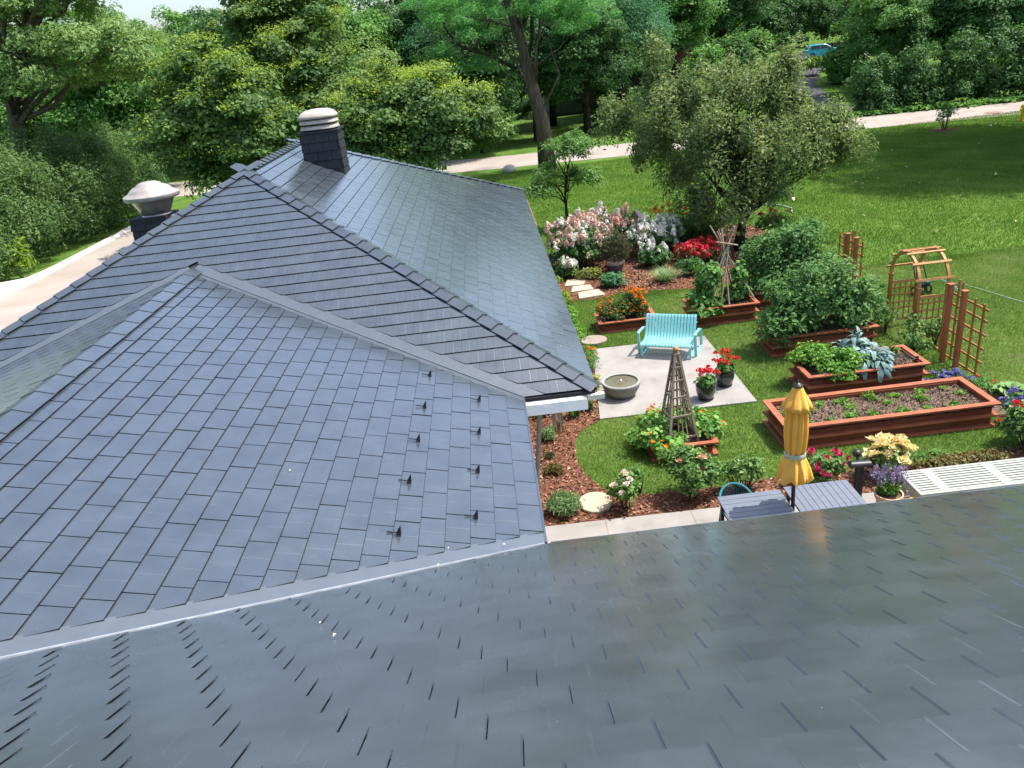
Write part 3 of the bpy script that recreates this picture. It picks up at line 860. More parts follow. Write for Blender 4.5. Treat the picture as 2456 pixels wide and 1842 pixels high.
# ------------------------------------------------------------------ roofs
ZE = 2.2                                  # eave height
PN, PWG, PF = 0.49, 0.30, 0.53            # slopes: hip roof, low link roof, roof in front
XE_W, YE_F, YE_N = 0.12, 5.305, 8.26       # eave of the link, of the front house, of the hip house
XE_M = 1.0                                # garden eave of the hip house
XR_W = -4.34                              # ridge of the link
X_A, Y_A, Y_B = -3.88, 13.14, 17.3        # ridge of the hip house
Z_A = ZE + PN * (XE_M - X_A)
ZR_W = ZE + PWG * (XE_W - XR_W)
X_WEST = 2 * X_A - XE_M
Y_FAR = Y_B + (XE_M - X_A)

class Plane:
    def __init__(s, O, U, Vd):
        s.O = np.array(O, float); s.U = unit(np.array(U, float)); s.V = unit(np.array(Vd, float)); s.N = np.cross(s.U, s.V)
        if s.N[2] < 0: s.N = -s.N
    def p(s, u, v, h=0.0): return s.O + s.U * u + s.V * v + s.N * h
    def uv(s, P): d = np.asarray(P, float) - s.O; return np.array([d @ s.U, d @ s.V])

def clip(poly, a, b, c):
    """keep the part of poly with a*u + b*v <= c"""
    out = []
    for i in range(len(poly)):
        p, q = poly[i], poly[(i + 1) % len(poly)]
        dp, dq = a * p[0] + b * p[1] - c, a * q[0] + b * q[1] - c
        if dp <= 0: out.append(p)
        if (dp < 0) != (dq < 0) and abs(dp - dq) > 1e-12:
            t = dp / (dp - dq); out.append((p[0] + (q[0] - p[0]) * t, p[1] + (q[1] - p[1]) * t))
    return out

def half(p, q, keep, inset=0.0):
    """half plane bounded by line p-q that contains keep, moved inwards by inset"""
    p, q, keep = (np.asarray(t, float) for t in (p, q, keep))
    d = q - p; n = np.array([d[1], -d[0]]); n /= np.linalg.norm(n); c = n @ p
    if n @ keep > c: n, c = -n, -c
    return (n[0], n[1], c - inset)

def area(poly):
    s = 0.0
    for i in range(len(poly)):
        (x0, y0), (x1, y1) = poly[i], poly[(i + 1) % len(poly)]; s += x0 * y1 - x1 * y0
    return abs(s) / 2

LIFT, BUTT = 0.015, 0.003
def plate_h(u, v, L, exp, side):
    """height of a plate: lower edge proud of the course below, one side edge rolled up over its neighbour"""
    t = min(max(v / (exp * 1.1), 0), 1)
    d = (L - u) if side > 0 else u
    lip = abs(side) * min(max(1 - d / LIPW, 0), 1)
    return 0.002 + (LIFT - 0.002) * (1 - t) ** 1.05 + lip

HEM = 0.0038
LIPW = 0.008
def shingle_piece(poly, exp, L, side):
    """verts, faces, material slots of one cut plate, in plate coordinates"""
    if sum(poly[i][0] * poly[(i + 1) % len(poly)][1] - poly[(i + 1) % len(poly)][0] * poly[i][1] for i in range(len(poly))) < 0: poly = poly[::-1]
    top = [(u, v, plate_h(u, v, L, exp, side)) for u, v in poly]
    low = [(u, v - (HEM if v < 1e-6 else 0), z - BUTT) for u, v, z in top]
    n = len(poly)
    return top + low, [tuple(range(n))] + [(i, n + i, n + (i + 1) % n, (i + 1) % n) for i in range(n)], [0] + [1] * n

def full_plate(L, exp, gap, side):
    """a whole plate: flared lower edge with dark hem, faint middle crease, rolled lip on the proud side"""
    us = [gap / 2, LIPW, L / 2 - 0.006, L / 2, L / 2 + 0.006, L - LIPW, L - gap / 2]
    dip = [0, 0, 0.0003, -0.0011, 0.0003, 0, 0]
    vv = [0.0, exp * 0.10, exp * 0.28, exp * 0.6, exp * 1.1]; nu, nv = len(us), len(vv)
    vs = [(u, v, plate_h(u, v, L, exp, side) + d) for v in vv for u, d in zip(us, dip)]
    fs = [(r * nu + c, r * nu + c + 1, (r + 1) * nu + c + 1, (r + 1) * nu + c) for r in range(nv - 1) for c in range(nu - 1)]
    ms = [0] * len(fs)
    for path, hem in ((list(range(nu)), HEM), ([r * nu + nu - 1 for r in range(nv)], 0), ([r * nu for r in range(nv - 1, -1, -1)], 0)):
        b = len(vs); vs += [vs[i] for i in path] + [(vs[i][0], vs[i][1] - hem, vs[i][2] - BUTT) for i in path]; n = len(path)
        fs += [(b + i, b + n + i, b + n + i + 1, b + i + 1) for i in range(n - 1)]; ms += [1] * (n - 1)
    return vs, fs, ms

def plates(mb, parts, conv=None):
    vs, fs, ms = parts; n = len(mb.f)
    mb.add([conv(p) for p in vs] if conv else vs, fs); mb.m[n:] = ms
    return mb

def full_shingle_mesh(L, exp, gap, name, side):
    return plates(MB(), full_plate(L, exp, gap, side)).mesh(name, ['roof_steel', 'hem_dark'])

FULL = {}
def shingle_roof(jobs, root, base, limit=300, part_stuff='shingles'):
    """jobs: (plane, umin, umax, vmax, clipper(poly)->poly, exposure, length, gap, row shift, u0). The plates that show largest are objects, the rest one part."""
    cand = []
    rng = np.random.default_rng(11)
    for ji, (pl, umin, umax, vmax, clipper, exp, L, gap, shift, u0, side) in enumerate(jobs):
        nr = int(vmax / exp) + 1
        for r in range(nr):
            v0 = r * exp
            off = (u0 + r * shift) % L
            j0 = int(math.floor((umin - off) / L)) - 1
            j1 = int(math.ceil((umax - off) / L)) + 1
            for j in range(j0, j1):
                a = off + j * L
                rect = [(a + gap / 2, v0), (a + L - gap / 2, v0), (a + L - gap / 2, v0 + exp * 1.1), (a + gap / 2, v0 + exp * 1.1)]
                poly = clipper(rect)
                if len(poly) < 3 or area(poly) < 0.0015: continue
                full = abs(area(poly) - area(rect)) < 1e-6
                pc = np.array([pl.p(u, v) for u, v in poly])
                q, d = px_of(pc)
                if d.min() < 0.2: continue
                c = q.mean(0)
                if not (-420 < c[0] < PW + 420 and -300 < c[1] < PH + 420): continue
                onscr = 0 < c[0] < PW and 0 < c[1] < PH
                cand.append((area([tuple(t) for t in q]) * (1 if onscr else 0.01), ji, poly, v0, full, a))
    cand.sort(key=lambda t: -t[0])
    rest = MB()
    for n, (_, ji, poly, v0, full, a) in enumerate(cand):
        pl, umin, umax, vmax, clipper, exp, L, gap, shift, u0, side = jobs[ji]
        if n < limit:
            R = Matrix(((pl.U[0], pl.V[0], pl.N[0]), (pl.U[1], pl.V[1], pl.N[1]), (pl.U[2], pl.V[2], pl.N[2]))).to_4x4()
            if full:
                key = (L, exp, gap, side)
                if key not in FULL: FULL[key] = full_shingle_mesh(L, exp, gap, 'shingle', side)
                me = FULL[key]; org = pl.p(a, v0)
            else:
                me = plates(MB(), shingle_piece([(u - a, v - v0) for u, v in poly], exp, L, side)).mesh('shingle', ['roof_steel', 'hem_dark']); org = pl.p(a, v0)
            o = bpy.data.objects.new('shingle', me); COL.objects.link(o); o.parent = root
            loc = (org - np.asarray(base)) * K
            wv = 0.3 if side > 0.008 else 1.0
            jit = Matrix.Rotation(rng.normal(0, 0.0028) * wv, 4, 'X') @ Matrix.Rotation(rng.normal(0, 0.002) * wv, 4, 'Y')
            o.matrix_local = Matrix.Translation(Vector(loc)) @ R @ jit
        else:
            parts = full_plate(L, exp, gap, side) if full else shingle_piece([(u - a, v - v0) for u, v in poly], exp, L, side)
            plates(rest, parts, lambda p: pl.p(p[0] + a, p[1] + v0, p[2]) - np.asarray(base))
    if rest.v:
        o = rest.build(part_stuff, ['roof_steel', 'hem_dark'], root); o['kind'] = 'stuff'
    return len(cand)

def cap_mesh(t, n1, n2, L, w, mat='roof_steel', name='ridge_cap', hl=0.050, hu=0.030, drop=0.008):
    """folded cap plate; t runs up the ridge, n1 and n2 are the normals of the two slopes"""
    t = unit(np.array(t)); nm = unit(n1 + n2)
    sides = []
    for n, other in ((n1, n2), (n2, n1)):
        s = np.cross(n, t); s = unit(s)
        if s @ other > 0: s = -s
        if (s @ np.array([0, 0, 1.0])) > 0.3: s = -s
        sides.append(s)
    if (sides[0] @ sides[1]) > 0.5: sides[1] = -sides[1]
    mb = MB()
    P = {}
    for k, (d, h) in enumerate(((0.0, hl), (L * 1.08, hu))):
        c = t * d + nm * h
        P[k] = [c + sides[0] * w, c, c + sides[1] * w]
        P[k] = [P[k][0] + n1 * -0.004, P[k][1], P[k][2] + n2 * -0.004]
    dn = -nm * drop
    vs = P[0] + P[1] + [p + dn for p in P[0]] + [p + dn for p in P[1]]
    fs = [(0, 1, 4, 3), (1, 2, 5, 4), (0, 6, 7, 1), (1, 7, 8, 2), (3, 9, 6, 0), (2, 8, 11, 5), (4, 10, 9, 3), (5, 11, 10, 4)]
    mb.add(vs, fs)
    return mb.mesh(name, mat)

def run_caps(root, base, p0, p1, n1, n2, L=0.27, w=0.125, **kw):
    p0, p1 = np.array(p0), np.array(p1)
    d = p1 - p0; n = int(np.linalg.norm(d) / L) + 1; t = unit(d)
    me = cap_mesh(t, n1, n2, L, w, **kw)
    for i in range(n):
        place(me, 'ridge_cap', root, p0 + t * (i * L) - np.asarray(base))

def gable_deck(root, base, polys, mat='deck_dark', name='roof_deck', drop=0.02):
    mb = MB()
    for poly in polys: mb.add([np.array(p) - np.array(base) - np.array([0, 0, drop]) for p in poly], [tuple(range(len(poly)))])
    return mb.build(name, mat, root)

EXP, LEN = 0.208, 0.402
pl_near = Plane((0, YE_N, ZE), (1, 0, 0), (0, 1, PN))
pl_east = Plane((XE_M, 0, ZE), (0, 1, 0), (-1, 0, PN))
pl_we = Plane((XE_W, 0, ZE), (0, 1, 0), (-1, 0, PWG))
pl_ww = Plane((2 * XR_W - XE_W, 0, ZE), (0, 1, 0), (1, 0, PWG))
pl_fg = Plane((0, YE_F, ZE), (1, 0, 0), (0, -1, PF))
A3, B3 = np.array((X_A, Y_A, Z_A)), np.array((X_A, Y_B, Z_A))
E3, W3 = np.array((XE_M, YE_N, ZE)), np.array((X_WEST, YE_N, ZE))
D3, DW3 = np.array((XE_M, Y_FAR, ZE)), np.array((X_WEST, Y_FAR, ZE))
V1 = np.array((XE_W, YE_N, ZE)); V2 = np.array((XE_W, YE_F, ZE))
RN = np.array((XR_W, YE_N + (ZR_W - ZE) / PN, ZR_W)); RF = np.array((XR_W, YE_F - (ZR_W - ZE) / PF, ZR_W))
XW_W = 2 * XR_W - XE_W
V1w, V2w = np.array((XW_W, YE_N, ZE)), np.array((XW_W, YE_F, ZE))
n_of = lambda pl: pl.N

# --- hip roofed house behind
HB = np.array((X_A, 15.0, 0.0))
house = thing('house', 'hip roofed house clad in dark metal shingles, with the tall shingled chimney', 'house', HB)
gable_deck(house, HB, [[V1, E3, A3, RN], [W3, V1w, RN, A3], [E3, D3, B3, A3], [DW3, W3, A3, B3], [D3, DW3, B3]])
nearA = [half(pl_near.uv(E3), pl_near.uv(A3), (-3, 1), 0.03), half(pl_near.uv(W3), pl_near.uv(A3), (-3, 1), 0.03)]
vR = half(pl_near.uv(V1), pl_near.uv(RN), (0.5, 0.3), 0.155); vL = half(pl_near.uv(V1w), pl_near.uv(RN), (-8, 2.5), 0.13)
apex_v = pl_near.uv(RN)[1] + 0.16
def clip_near(poly):
    for h in nearA:
        poly = clip(poly, *h)
        if len(poly) < 3: return []
    vmin = min(p[1] for p in poly)
    if vmin < apex_v:
        uc = sum(p[0] for p in poly) / len(poly)
        poly = clip(poly, *(vR if uc > XR_W else vL))
    return poly
eastH = [(0, 1, pl_east.uv(A3)[1] - 0.03), half(pl_east.uv(E3), pl_east.uv(A3), pl_east.uv((-1, 14, 3)), 0.03), half(pl_east.uv(D3), pl_east.uv(B3), pl_east.uv((-1, 14, 3)), 0.03)]
CH = (-3.44, -2.74, 15.62, 16.30)         # chimney footprint
def clip_east(poly):
    for h in eastH:
        poly = clip(poly, *h)
        if len(poly) < 3: return []
    return poly
vmax_n = pl_near.uv(A3)[1]
vmax_e = pl_east.uv(A3)[1]
shingle_roof([(pl_near, X_WEST, XE_M, vmax_n, clip_near, EXP, LEN / 2, 0.0016, 0.10, 0.05, 0.0),
              (pl_east, YE_N, Y_FAR, vmax_e, clip_east, EXP, LEN, 0.004, 0.10, 0.1, -0.0015)], house, HB)
pl_west = Plane((X_WEST, 0, ZE), (0, 1, 0), (1, 0, PN))
pl_farp = Plane((0, Y_FAR, ZE), (1, 0, 0), (0, -1, PN))
run_caps(house, HB, E3, A3, pl_near.N, pl_east.N)
run_caps(house, HB, W3, A3, pl_west.N, pl_near.N)
run_caps(house, HB, D3, B3, pl_east.N, pl_farp.N)
run_caps(house, HB, A3 + np.array((0, 0.22, 0)), B3 + np.array((0, 0.0, 0)), pl_east.N, pl_west.N)
# eaves: drip edge, gutter with its cover, soffit, walls
mb = MB(); mb.beam((XE_W + 0.02, YE_N - 0.012, ZE - 0.035), (XE_M - 0.02, YE_N - 0.012, ZE - 0.035), 0.03, 0.04)
mb.build('drip_edge', 'deck_dark', house, loc=-HB)
mb = MB(); g0, g1 = XE_W - 0.02, XE_M - 0.13
mb.add([(g0, YE_N - 0.02, ZE - 0.06), (g1, YE_N - 0.02, ZE - 0.06), (g1, YE_N - 0.10, ZE - 0.085), (g0, YE_N - 0.10, ZE - 0.085)], [(0, 1, 2, 3)])
mb.build('gutter_cover', 'gutter_grime', house, loc=-HB)
mb = MB()
mb.add([(g0, YE_N - 0.102, ZE - 0.075), (g1, YE_N - 0.102, ZE - 0.075), (g1, YE_N - 0.125, ZE - 0.20), (g0, YE_N - 0.125, ZE - 0.20), (g0, YE_N + 0.0, ZE - 0.20), (g1, YE_N + 0.0, ZE - 0.20), (g1, YE_N, ZE - 0.07), (g0, YE_N, ZE - 0.07)],
       [(3, 2, 1, 0), (4, 5, 2, 3), (0, 7, 4, 3), (1, 2, 5, 6)])
mb.build('gutter', 'white_metal', house, loc=-HB)
mb = MB(); mb.box((XE_M - 0.02, YE_N - 0.04, ZE - 0.08), (0.20, 0.07, 0.06)); mb.build('gutter_end', 'cream_paint', house, loc=-HB)
mb = MB(); mb.box((XE_M - 0.05, (YE_N + Y_FAR) / 2, ZE - 0.09), (0.06, Y_FAR - YE_N - 0.06, 0.10)); mb.build('fascia', 'cream_paint', house, loc=-HB)
mb = MB(); wx0, wx1, wy0, wy1 = X_WEST + 0.8, 0.02, YE_N + 0.75, Y_FAR - 0.8
mb.prism([(wx0, wy0), (wx1, wy0), (wx1, wy1), (wx0, wy1)], -0.05, ZE + 0.12); mb.build('wall', 'house_wall', house, loc=-HB)
mb = MB(); mb.prism([(X_WEST + 0.08, YE_N + 0.05), (XE_M - 0.09, YE_N + 0.05), (XE_M - 0.09, Y_FAR - 0.06), (X_WEST + 0.08, Y_FAR - 0.06)], ZE - 0.10, ZE - 0.07); mb.build('soffit', 'cream_paint', house, loc=-HB)
# a brown gutter stub on the garden eave
mb = MB(); mb.beam((XE_M + 0.01, 17.6, ZE - 0.07), (XE_M + 0.01, 20.9, ZE - 0.07), 0.05, 0.06); mb.build('gutter', 'cedar', house, loc=-HB)
# chimney
chim = MB(); cx0, cx1, cy0, cy1 = CH; ctop = 4.86
chim.prism([(cx0 + .015, cy0 + .015), (cx1 - .015, cy0 + .015), (cx1 - .015, cy1 - .015), (cx0 + .015, cy1 - .015)], 3.6, ctop)
chimney = chim.build('chimney', 'deck_dark', house, loc=-HB)
def siding(parent, off, x0, x1, y0, y1, z0, z1, rows, w, faces='sen'):
    hgt = (z1 - z0) / rows
    for face, (p, q) in {'s': ((x0, y0), (x1, y0)), 'e': ((x1, y0), (x1, y1)), 'w': ((x0, y1), (x0, y0))}.items():
        p, q = np.array(p), np.array(q); Ln = np.linalg.norm(q - p); d = (q - p) / Ln; nrm = np.array([d[1], -d[0]])
        for r in range(rows):
            a = -(r % 2) * w * 0.5
            while a < Ln:
                s0, s1 = max(a, 0) + 0.004, min(a + w, Ln) - 0.004
                if s1 - s0 > 0.03:
                    zb, zt = z0 + r * hgt + 0.006, z0 + (r + 1) * hgt
                    pts = []
                    for s, z, o in ((s0, zb, 0.028), (s1, zb, 0.028), (s1, zt, 0.010), (s0, zt, 0.010)):
                        xy = p + d * s + nrm * o; pts.append((xy[0], xy[1], z))
                    bk = []
                    for s, z in ((s0, zb), (s1, zb), (s1, zt), (s0, zt)):
                        xy = p + d * s - nrm * 0.01; bk.append((xy[0], xy[1], z))
                    m = MB(); m.add(pts + bk, [(0, 1, 2, 3), (4, 5, 1, 0), (1, 5, 6, 2), (4, 0, 3, 7), (3, 2, 6, 7)])
                    m.build('shingle', 'chimney_steel_shaded', parent, loc=off)
                a += w
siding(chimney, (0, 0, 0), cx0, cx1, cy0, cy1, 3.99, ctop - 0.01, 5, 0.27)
mb = MB(); mb.box(((cx0 + cx1) / 2, (cy0 + cy1) / 2, ctop + 0.012), (cx1 - cx0 + 0.09, cy1 - cy0 + 0.09, 0.03)); mb.build('crown_plate', 'deck_dark', chimney)
cxm, cym = (cx0 + cx1) / 2, (cy0 + cy1) / 2
mb = MB(); mb.lathe([(0.27, 0), (0.27, 0.24)], (cxm, cym, ctop + 0.03), 20, sq=0.6); mb.build('vent_core', 'louvre_shadow', chimney)
for k in range(2):
    mb = MB(); z = ctop + 0.045 + k * 0.105
    mb.lathe([(0.36, 0), (0.375, 0.012), (0.36, 0.055), (0.325, 0.075), (0.28, 0.078)], (cxm, cym, z), 28, sq=0.45); mb.build('louvre', 'chimney_cap', chimney, smooth=True)
mb = MB(); mb.lathe([(0.37, 0.0), (0.385, 0.02), (0.37, 0.055), (0.31, 0.115), (0.22, 0.15), (0.1, 0.165), (0.0, 0.168)], (cxm, cym, ctop + 0.245), 28, sq=0.4); mb.build('dome', 'chimney_cap', chimney, smooth='all')
# mushroom fan on the west slope
fx, fy = -5.68, 13.6
zr = ZE + PN * (fx - X_WEST)
mb = MB(); mb.box((fx - 0.05, fy, (zr + 3.9) / 2 - 0.15), (0.62, 0.62, 3.9 - zr + 0.5)); fanb = mb.build('fan_base', 'deck_dark', house, loc=-HB)
siding(fanb, (0, 0, 0), fx - .36, fx + .26, fy - .31, fy + .31, zr - 0.1, 3.9, 3, 0.24)
fan = MB(); fan.lathe([(0.30, 3.91), (0.30, 3.95), (0.25, 3.98), (0.23, 4.02), (0.33, 4.22), (0.36, 4.30)], (fx, fy, 0), 32, cap=False); fanm = fan.build('fan_neck', 'fan_neck', house, smooth=True, loc=-HB)
mb = MB(); mb.lathe([(0.36, 4.27), (0.44, 4.275), (0.458, 4.30), (0.455, 4.345), (0.425, 4.365), (0.36, 4.395), (0.345, 4.42), (0.28, 4.47), (0.205, 4.50), (0.19, 4.52), (0.12, 4.55), (0.0, 4.558)], (fx, fy, 0), 36); mb.build('fan_hood', 'fan_cap', house, smooth=True, loc=-HB)
# downspout hung from the gutter end, a part of this house
mb = MB(); mb.tube([(0.30, 8.21, 2.06), (0.29, 8.23, 1.9), (0.14, 8.72, 0.28), (0.12, 8.76, 0.12), (0.09, 8.70, 0.06)], 0.028, 8); mb.build('downspout', 'downspout_grey', house, smooth=True, loc=-HB)

# --- low link roof between the two houses
LB = np.array((XR_W, 6.7, 0.0))
link = thing('link_building', 'low gabled link roof in blue grey metal shingles with small black snow guards', 'building', LB)
gable_deck(link, LB, [[V2, V1, RN, RF], [V1w, V2w, RF, RN]])
keep_e = pl_we.uv((-1.5, 6.7, ZE))
weH = [half(pl_we.uv(V1), pl_we.uv(RN), keep_e, 0.10), half(pl_we.uv(V2), pl_we.uv(RF), keep_e, 0.15), (0, 1, pl_we.uv(RN)[1] - 0.02), (0, -1, 0.0)]
keep_w = pl_ww.uv((-6.5, 6.7, ZE))
wwH = [half(pl_ww.uv(V1w), pl_ww.uv(RN), keep_w, 0.10), half(pl_ww.uv(V2w), pl_ww.uv(RF), keep_w, 0.10), (0, 1, pl_ww.uv(RN)[1] - 0.02)]
def clipper(hs):
    def f(poly):
        for h in hs:
            poly = clip(poly, *h)
            if len(poly) < 3: return []
        return poly
    return f
shingle_roof([(pl_we, 2.4, 11.2, pl_we.uv(RN)[1], clipper(weH), EXP, LEN, 0.004, -0.1, 0.245, -0.005),
              (pl_ww, 2.4, 11.2, pl_ww.uv(RN)[1], clipper(wwH), EXP, LEN, 0.005, 0.1, 0.1, -0.002)], link, LB)
run_caps(link, LB, RF + np.array((0, 0.3, 0)), RN - np.array((0, 0.25, 0)), pl_we.N, pl_ww.N, L=0.40, w=0.17, hl=0.044, hu=0.036, drop=0.006)
def flash(name, root, base, pts, mat='roof_flashing', lift=0.004, up=None):
    mb = MB(); mb.add([np.array(p) - np.array(base) + np.array((0, 0, lift)) for p in pts], [tuple(range(len(pts)))])
    return mb.build(name, mat, root)
def valley(root, base, P0, P1, plA, plB, wA, wB, keepA, keepB, crease='roof_flashing'):
    """two folded sheets along a valley with a small standing crease"""
    t = unit(P1 - P0)
    for pl, w, keep, sign in ((plA, wA, keepA, 1), (plB, wB, keepB, -1)):
        s = unit(np.cross(pl.N, t))
        if s @ (np.array(keep) - P0) < 0: s = -s
        mb = MB()
        a, b = P0 + pl.N * 0.006, P1 + pl.N * 0.006
        foot = a + s * w - t * (s[2] * w / t[2])      # cut the foot level with the eave
        mb.add([p - base for p in (a, b, b + s * w, foot)], [(0, 1, 2, 3)])
        mb.build('valley_flashing', 'roof_flashing', root)
    mb = MB(); nm = unit(plA.N + plB.N)
    mb.beam(P0 + nm * 0.01 - base, P1 + nm * 0.01 - base, 0.016, 0.016, up=tuple(nm)); mb.build('valley_crease', crease, root)
valley(link, LB, V1, RN, pl_near, pl_we, 0.17, 0.12, (0.4, 9.5, 2.7), (-1, 6.7, 2.5))
valley(link, LB, V2, RF, pl_we, pl_fg, 0.17, 0.05, (-1, 6.7, 2.5), (0.5, 4, 3), 'valley_glint')
valley(link, LB, V1w, RN, pl_near, pl_ww, 0.15, 0.12, (-8.8, 9.5, 2.7), (-7, 6.7, 2.5))
# drip edge of the link eave, wall below
mb = MB(); mb.beam((XE_W + 0.012, YE_F + 0.03, ZE - 0.02), (XE_W + 0.012, YE_N - 0.02, ZE - 0.02), 0.03, 0.05); mb.build('drip_edge', 'roof_steel', link, loc=-LB)
mb = MB(); mb.prism([(XW_W + 0.5, YE_F - 0.2), (-0.4, YE_F - 0.2), (-0.4, YE_N + 0.7), (XW_W + 0.5, YE_N + 0.7)], -0.05, ZE - 0.12); mb.build('wall', 'house_wall', link, loc=-LB)
mb = MB(); mb.prism([(XW_W + 0.1, YE_F), (XE_W - 0.02, YE_F), (XE_W - 0.02, YE_N), (XW_W + 0.1, YE_N)], ZE - 0.11, ZE - 0.08); mb.build('soffit', 'cream_paint', link, loc=-LB)
# snow guards: base strap and upright fin
sg = MB()
sg.add([(-0.035, -0.035, 0.004), (0.035, -0.035, 0.004), (0.035, 0.035, 0.004), (-0.035, 0.035, 0.004), (-0.03, -0.03, 0.022), (0.03, -0.03, 0.022), (0.03, 0.03, 0.022), (-0.03, 0.03, 0.022)],
       [(4, 5, 6, 7), (0, 1, 5, 4), (1, 2, 6, 5), (2, 3, 7, 6), (3, 0, 4, 7)])
sg.add([(-0.03, -0.02, 0.02), (0.03, -0.02, 0.02), (0.03, 0.02, 0.02), (-0.03, 0.02, 0.02), (0.0, -0.012, 0.12), (0.010, -0.012, 0.12), (0.010, 0.012, 0.12), (0.0, 0.012, 0.12)],
       [(4, 5, 6, 7), (0, 1, 5, 4), (1, 2, 6, 5), (2, 3, 7, 6), (3, 0, 4, 7)])
sg.beam((-0.02, 0, 0.012), (-0.16, 0, 0.014), 0.022, 0.01)
sg.v = [(x * 0.6, y * 0.6, z * 0.6) for x, y, z in sg.v]
sgm = sg.mesh('snow_guard', 'guard_black')
for (v, y) in ((1.11, 8.45), (1.125, 7.57), (1.145, 6.79), (1.175, 5.99), (1.20, 5.18), (0.525, 7.95), (0.535, 7.14), (0.555, 6.34), (0.578, 5.56)):
    org = pl_we.p(y, v, 0.018) - LB
    o = bpy.data.objects.new('snow_guard', sgm); COL.objects.link(o); o.parent = link
    xa, za = -pl_we.V, pl_we.N; ya = np.cross(za, xa)
    o.matrix_local = Matrix.Translation(Vector(org * K)) @ Matrix(((xa[0], ya[0], za[0]), (xa[1], ya[1], za[1]), (xa[2], ya[2], za[2]))).to_4x4()

# --- house in front, the one the camera looks down from
FB = np.array((1.5, 1.5, 0.0))
front = thing('front_house', 'nearest roof slope of dark slate grey metal shingles filling the bottom', 'house', FB)
YR_F = -1.3; ZR_F = ZE + PF * (YE_F - YR_F); XF0, XF1 = -9.5, 9.0
gable_deck(front, FB, [[(V2[0], YE_F, ZE), (XF1, YE_F, ZE), (XF1, YR_F, ZR_F), (XR_W, YR_F, ZR_F), RF], [(XF0, YE_F, ZE), V2w, RF, (XR_W, YR_F, ZR_F), (XF0, YR_F, ZR_F)],
                       [(XF0, YR_F, ZR_F), (XF1, YR_F, ZR_F), (XF1, 2 * YR_F - YE_F, ZE), (XF0, 2 * YR_F - YE_F, ZE)]], mat='roof_steel')
fgH = [half(pl_fg.uv(V2), pl_fg.uv(RF), (3, 2), 0.05), (0, -1, 0.0)]
EXF, LEF = 0.217, 0.386
shingle_roof([(pl_fg, -5.0, 6.5, 6.2, clipper(fgH), EXF, LEF, 0.003, 0.111, 0.12, 0.0068)], front, FB)
mb = MB(); mb.beam((XE_W + 0.05, YE_F + 0.012, ZE - 0.02), (XF1, YE_F + 0.012, ZE - 0.02), 0.03, 0.05); mb.build('drip_edge', 'roof_steel', front, loc=-FB)
mb = MB(); mb.prism([(XF0 + 0.5, 2 * YR_F - YE_F + 0.5), (XF1 - 0.5, 2 * YR_F - YE_F + 0.5), (XF1 - 0.5, YE_F - 0.6), (XF0 + 0.5, YE_F - 0.6)], -0.05, ZE - 0.05); mb.build('wall', 'house_wall', front, loc=-FB)
mb = MB(); mb.prism([(XE_W + 0.2, 3.6), (XF1, 3.6), (XF1, YE_F), (XE_W + 0.2, YE_F)], ZE - 0.10, ZE - 0.07); mb.build('soffit', 'cream_paint', front, loc=-FB)

